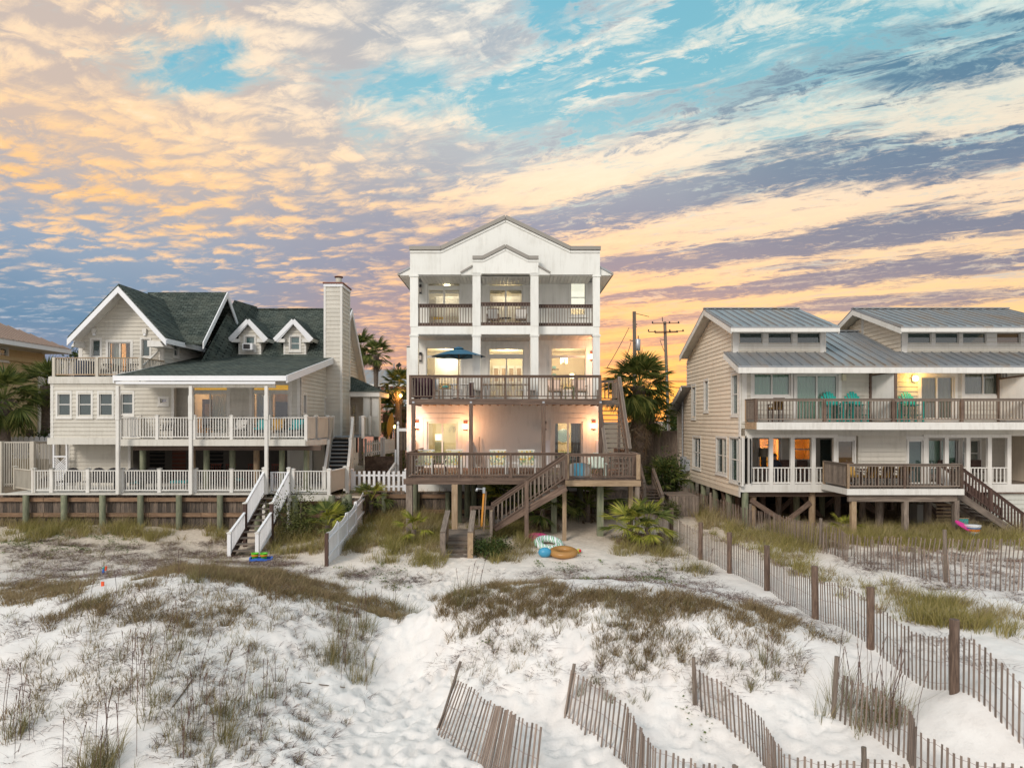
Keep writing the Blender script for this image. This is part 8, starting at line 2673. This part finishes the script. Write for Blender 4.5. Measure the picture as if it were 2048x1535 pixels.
def blades(name, x, y, m, nb, hgt, wid, lean, rad, seed, kind='stuff', flat=0.0, segs=2, wind=(.25, 0), parent=None):
    """tufts of curved blades, all real faces"""
    r = np.random.default_rng(seed)
    n = len(x)
    if n == 0: return
    tx, ty = np.repeat(x, nb), np.repeat(y, nb)
    th = np.repeat(r.uniform(.6, 1.25, n), nb)
    N = len(tx)
    a = r.uniform(0, 2 * math.pi, N)
    rr = rad * np.sqrt(r.random(N))
    bx, by = tx + rr * np.cos(a), ty + rr * np.sin(a)
    bz = ground_z(bx, by) - .02
    h = r.uniform(hgt[0], hgt[1], N) * th
    a2 = a + r.normal(size=N) * .8
    ln = r.uniform(lean[0], lean[1], N) * h
    dx, dy = np.cos(a2) * ln + wind[0] * h * .5, np.sin(a2) * ln + wind[1] * h * .5
    wa = r.uniform(0, math.pi, N)
    wx, wy = np.cos(wa) * wid * .5, np.sin(wa) * wid * .5
    hz = h * (1 - flat)
    V, Q = [], []
    ts = np.linspace(0, 1, segs + 1)
    base = np.stack([bx, by, bz], 1)
    for t in ts:
        cx, cy, cz = bx + dx * t ** 1.7, by + dy * t ** 1.7, bz + hz * (t - .25 * t * t * (ln / (h + 1e-6)))
        k = (1 - t) ** .6 * .85 + .15
        V.append(np.stack([cx - wx * k, cy - wy * k, cz], 1))
        V.append(np.stack([cx + wx * k, cy + wy * k, cz], 1))
    V = np.stack(V, 1)
    S = V.shape[1]
    idx = np.arange(N)[:, None] * S
    for s in range(segs): Q.append(idx + np.array([2 * s, 2 * s + 1, 2 * s + 3, 2 * s + 2])[None])
    o = npmesh(name, V.reshape(-1, 3), np.stack(Q, 1).reshape(-1, 4), m, parent=parent)
    if kind: o['kind'] = kind
    return o
L_GRASS = leafmat('green_gold_grass', (.12, .12, .03, 1), (.27, .235, .07, 1), (.46, .37, .15, 1), .9)
L_BROWN = leafmat('brown_dune_heath', (.10, .068, .036, 1), (.235, .165, .085, 1), (.40, .31, .165, 1), .9)
L_RUN = leafmat('dark_red_runner', (.06, .032, .028, 1), (.13, .075, .062, 1), (.24, .16, .12, 1), 1.2, .05)
L_OAT = leafmat('sea_oat_blade', (.10, .10, .03, 1), (.22, .19, .08, 1), (.38, .30, .17, 1), 1.5)
L_STRAW = leafmat('straw_grass_blade', (.16, .12, .05, 1), (.33, .26, .12, 1), (.50, .42, .24, 1), 1.5)
L_STUB = leafmat('olive_brown_stubble', (.09, .07, .03, 1), (.19, .145, .065, 1), (.33, .26, .13, 1), 1.5)
L_WORT = leafmat('pennywort_leaf', (.05, .085, .02, 1), (.10, .15, .035, 1), (.20, .22, .06, 1), 2)
# 1. tall green-gold grass at the foot of the houses
G1 = [([(0, 1030), (130, 1022), (420, 1035), (470, 1045), (450, 1088), (300, 1078), (150, 1072), (0, 1090)], 26),
      ([(565, 1000), (700, 1000), (735, 1020), (720, 1060), (660, 1090), (640, 1110), (560, 1112), (530, 1095)], 32),
      ([(740, 1000), (905, 1000), (900, 1050), (885, 1135), (760, 1128), (690, 1105), (690, 1060)], 40),
      ([(945, 1050), (1060, 1050), (1065, 1090), (1050, 1118), (960, 1125), (935, 1090)], 40),
      ([(1210, 1085), (1350, 1075), (1335, 1112), (1240, 1115)], 16),
      ([(1370, 1000), (1420, 1030), (1500, 1060), (1640, 1120), (1760, 1200), (1740, 1230), (1600, 1150), (1470, 1090), (1390, 1050)], 26),
      ([(1520, 1062), (2048, 1060), (2048, 1100), (1700, 1098), (1560, 1092)], 44),
      ([(1740, 1170), (2048, 1230), (2048, 1275), (1900, 1258), (1740, 1228)], 30),
      ([(1260, 1100), (1345, 1100), (1440, 1145), (1400, 1150), (1300, 1118)], 7)]
x, y = scatter([(g[0], g[1] * .8) for g in G1], 1, (1.1, .42))
blades('marsh_grass', x, y, L_GRASS, 24, (.18, .60), .013, (.15, .9), .17, 2)
x, y = scatter([(g[0], g[1] * .45) for g in G1], 71, (.8, .42))
TB = [([(0, 1012), (470, 1022), (470, 1050), (0, 1060)], 9), ([(740, 1010), (890, 1010), (890, 1080), (760, 1080)], 9), ([(1380, 1010), (1480, 1050), (1470, 1075), (1380, 1045)], 8), ([(1500, 1062), (2048, 1062), (2048, 1082), (1600, 1085)], 9), ([(570, 1000), (700, 1005), (700, 1080), (560, 1090)], 8)]
xt, yt = scatter(TB, 75, (.9, .36))
blades('tall_dry_grass', xt, yt, L_STRAW, 20, (.4, .85), .012, (.15, .7), .2, 76)
blades('straw_grass', x, y, L_STRAW, 18, (.15, .50), .012, (.3, 1.2), .18, 72)
blades('brown_grass', x[::2], y[::2], L_BROWN, 18, (.12, .40), .014, (.3, 1.2), .2, 73)  # shorter brown blades among the straw grass
# 2. dense brown heath on the crests of the mounds
G2 = [([(880, 1195), (960, 1180), (1120, 1172), (1330, 1190), (1480, 1215), (1640, 1270), (1600, 1262), (1440, 1250), (1240, 1240), (1060, 1246), (940, 1262), (865, 1300), (880, 1240)], 75),
      ([(1180, 1250), (1330, 1240), (1420, 1290), (1430, 1330), (1330, 1360), (1230, 1340), (1160, 1290)], 40),
      ([(1420, 1250), (1560, 1260), (1620, 1330), (1560, 1330), (1470, 1290)], 26),
      ([(1640, 1270), (1700, 1290), (1690, 1300), (1600, 1280)], 30),
      ([(330, 1135), (500, 1140), (640, 1165), (800, 1215), (800, 1250), (700, 1220), (520, 1180), (400, 1160)], 46),
      ([(60, 1235), (230, 1180), (350, 1140), (330, 1165), (200, 1215), (90, 1260)], 40),
      ([(0, 1175), (180, 1165), (170, 1195), (60, 1205), (0, 1205)], 26),
      ([(250, 1210), (480, 1190), (500, 1250), (380, 1270), (260, 1240)], 15),
      ([(60, 1350), (150, 1330), (160, 1400), (80, 1420)], 12), ([(170, 1370), (260, 1370), (250, 1410), (180, 1410)], 14),
      ([(0, 1420), (40, 1400), (50, 1480), (0, 1500)], 18)]
x, y = scatter([(g[0], g[1] * 1.9) for g in G2], 3, (1.5, .29))
blades('brown_dune_heath', x, y, L_BROWN, 17, (.07, .30), .012, (.3, 1.1), .13, 4)
x, y = scatter([(g[0], g[1] * .3) for g in G2[:7]], 33, (.7, .40))
blades('olive_dune_grass', x, y, L_OAT, 16, (.14, .36), .009, (.2, .8), .10, 5)
# 3. creeping red-brown runners scattered over the sand
G3 = [([(0, 1230), (350, 1160), (620, 1210), (740, 1260), (730, 1400), (640, 1535), (0, 1535)], 13),
      ([(0, 1080), (460, 1085), (620, 1130), (900, 1150), (880, 1170), (640, 1190), (350, 1140), (0, 1180)], 20),
      ([(860, 1290), (1100, 1250), (1250, 1330), (1200, 1380), (1040, 1370), (900, 1380), (850, 1340)], 16),
      ([(1150, 1240), (1640, 1300), (1560, 1380), (1450, 1420), (1330, 1400), (1180, 1380)], 15),
      ([(950, 1140), (1350, 1120), (1700, 1260), (1760, 1320), (1600, 1270), (1330, 1180), (1000, 1170)], 9),
      ([(1740, 1260), (1900, 1240), (2048, 1290), (2048, 1350), (1900, 1330), (1760, 1300)], 10),
      ([(1650, 1100), (2048, 1110), (2048, 1200), (1800, 1180), (1680, 1130)], 14)]
x, y = scatter([(g[0], g[1] * 2.1) for g in G3], 6, (1.3, .39))
blades('creeping_runners', x, y, L_RUN, 13, (.10, .36), .014, (.8, 1.9), .13, 7, flat=.55)
x, y = scatter(G3[:4], 8, (1.6, .40))
blades('dry_dune_tufts', x[::2], y[::2], L_OAT, 8, (.10, .34), .008, (.2, .9), .06, 9)
S4 = [([(120, 1250), (350, 1175), (560, 1195), (700, 1240), (690, 1330), (560, 1400), (420, 1420), (250, 1440), (60, 1440), (20, 1330)], 15), ([(300, 1400), (640, 1380), (640, 1500), (420, 1535), (200, 1535)], 8), ([(900, 1250), (1250, 1250), (1640, 1300), (1500, 1390), (1250, 1370), (900, 1350)], 12)]
x, y = scatter([(g[0], g[1] * 1.4) for g in S4], 81, (1.3, .39))
blades('dune_stubble', x, y, L_STUB, 13, (.10, .34), .010, (.2, .9), .11, 82)
# 4. pennywort leaves: small round leaves near the ground
def leaves(name, polys, seed, n_per, m, size, clump):
    x, y = scatter(polys, seed, clump)
    r = np.random.default_rng(seed)
    x, y = np.repeat(x, n_per) + r.normal(size=len(x) * n_per) * .09, np.repeat(y, n_per) + r.normal(size=len(y) * n_per) * .09
    z = ground_z(x, y) + r.uniform(.02, .07, len(x))
    a = r.uniform(0, 6.283, len(x))
    s = r.uniform(size * .6, size * 1.2, len(x))
    t = r.normal(size=(len(x), 2)) * .35
    c = np.stack([x, y, z], 1)
    V = []
    for k in range(4):
        ca, sa = np.cos(a + k * math.pi / 2), np.sin(a + k * math.pi / 2)
        V.append(c + np.stack([ca * s, sa * s, (ca * t[:, 0] + sa * t[:, 1]) * s], 1))
    o = npmesh(name, np.stack(V, 1).reshape(-1, 3), np.arange(len(x) * 4).reshape(-1, 4), m)
    o['kind'] = 'stuff'
leaves('pennywort', [([(950, 1270), (1120, 1250), (1140, 1310), (1000, 1340)], 12), ([(1320, 1400), (1420, 1420), (1400, 1470), (1330, 1450)], 8), ([(1440, 1460), (1560, 1480), (1520, 1510), (1450, 1500)], 8),
                     ([(1630, 1380), (1760, 1400), (1740, 1470), (1640, 1450)], 7), ([(690, 1130), (830, 1130), (800, 1180), (680, 1170)], 10), ([(1050, 1120), (1300, 1120), (1400, 1180), (1100, 1150)], 8), ([(0, 1040), (300, 1060), (250, 1110), (0, 1110)], 14)], 12, 9, L_WORT, .028, (1.4, .42))
# 5. individual sea-oat clumps
def oats(label, px, py, n, h, rad, seed, stalks=6, m=None, group='sea oat clumps on the dunes'):
    p = hit(px, py)
    T = thing('sea_oats', label, 'grass clump', p, group)
    xs, ys = np.array([p.x]), np.array([p.y])
    r = np.random.default_rng(seed)
    k = max(1, n // 30)
    xs, ys = p.x + r.normal(size=k) * rad, p.y + r.normal(size=k) * rad
    blades('grass_blades', xs, ys, m or L_OAT, 30, (h * .3, h * .75), .010, (.1, .75), rad * .5, seed, kind='stuff', parent=T)
    mb = MB()
    rr = random.Random(seed)
    for i in range(stalks):
        x, y = p.x + rr.gauss(0, rad), p.y + rr.gauss(0, rad)
        g = gz(x, y)
        L = h * rr.uniform(.8, 1.35)
        dx, dy = rr.uniform(-.12, .22), rr.uniform(-.1, .1)
        pts = [Vector((x + dx * L * t ** 2, y + dy * L * t ** 2, g + L * t)) for t in (0, .4, .75, 1)]
        for a, b in zip(pts[:-1], pts[1:]): mb.bar(a, b, .007)
        for q in range(4):
            t = .88 + .12 * q / 4
            c = pts[0] + Vector((dx * L * t * t, dy * L * t * t, L * t))
            mb.bar(c, c + Vector((rr.uniform(-.01, .02), rr.uniform(-.01, .01), .05)), .009, .005)
    if stalks: mb.build('seed_stalks', L_RUN, T)['kind'] = 'stuff'
for a in (('thick green sea-oat clump on the bank left of the sandy path', 700, 1345, 420, .95, .32, 41, 8), ('sea oats just above the thick clump, by the path', 715, 1270, 300, .8, .3, 42, 7),
          ('tall sea oats around the rightmost foreground fence post', 1720, 1420, 420, 1.05, .40, 43, 26), ('sea oats farther down the rightmost foreground fence', 1760, 1455, 260, .9, .25, 44, 14),
          ('tall-stalked clump at the bottom edge of the left dune', 200, 1535, 340, 1.0, .25, 45, 12), ('bushy grass clump at the left tip of the brown heath', 930, 1200, 300, .8, .25, 46, 6),
          ('green clump beside the fence behind the heath edge', 1410, 1145, 240, .7, .3, 47, 4), ('grass tuft on the right of the left dune crest', 800, 1235, 300, .7, .35, 48, 5),
          ('slender tall stalks in the middle of the left dune', 440, 1430, 180, .95, .35, 49, 10), ('stalks and tuft in the lower middle of the left dune', 300, 1400, 90, 1.0, .3, 50, 9),
          ('tuft with stalks low on the right of the left dune', 480, 1460, 150, .8, .3, 51, 8), ('thin stalks near the left edge of the sand', 30, 1480, 120, .95, .3, 52, 9),
          ('small upright tuft above the lone fence post', 1545, 1345, 120, .6, .15, 53, 4), ('tuft hanging on the slope right of the heath', 1500, 1375, 90, .45, .15, 54, 0),
          ('lone brown tuft between the two leaning foreground fences', 1200, 1385, 120, .4, .14, 55, 0), ('isolated dry tuft on bare sand left of the lone post', 1275, 1420, 90, .35, .12, 56, 0),
          ('olive tuft on the crest behind the left dune top', 375, 1160, 150, .6, .2, 57, 3), ('bushy tuft at the far left crest of the dune', 200, 1210, 200, .6, .3, 58, 3),
          ('narrow grass clump below the dune top', 335, 1300, 80, .6, .15, 59, 4), ('two-pronged clump centre left on the dune face', 250, 1330, 80, .55, .2, 60, 5),
          ('spreading clump low near the end of the left dune', 400, 1500, 160, .6, .25, 61, 6), ('clump beside the stick on the left dune', 560, 1400, 120, .55, .3, 62, 5)):
    oats(*a)
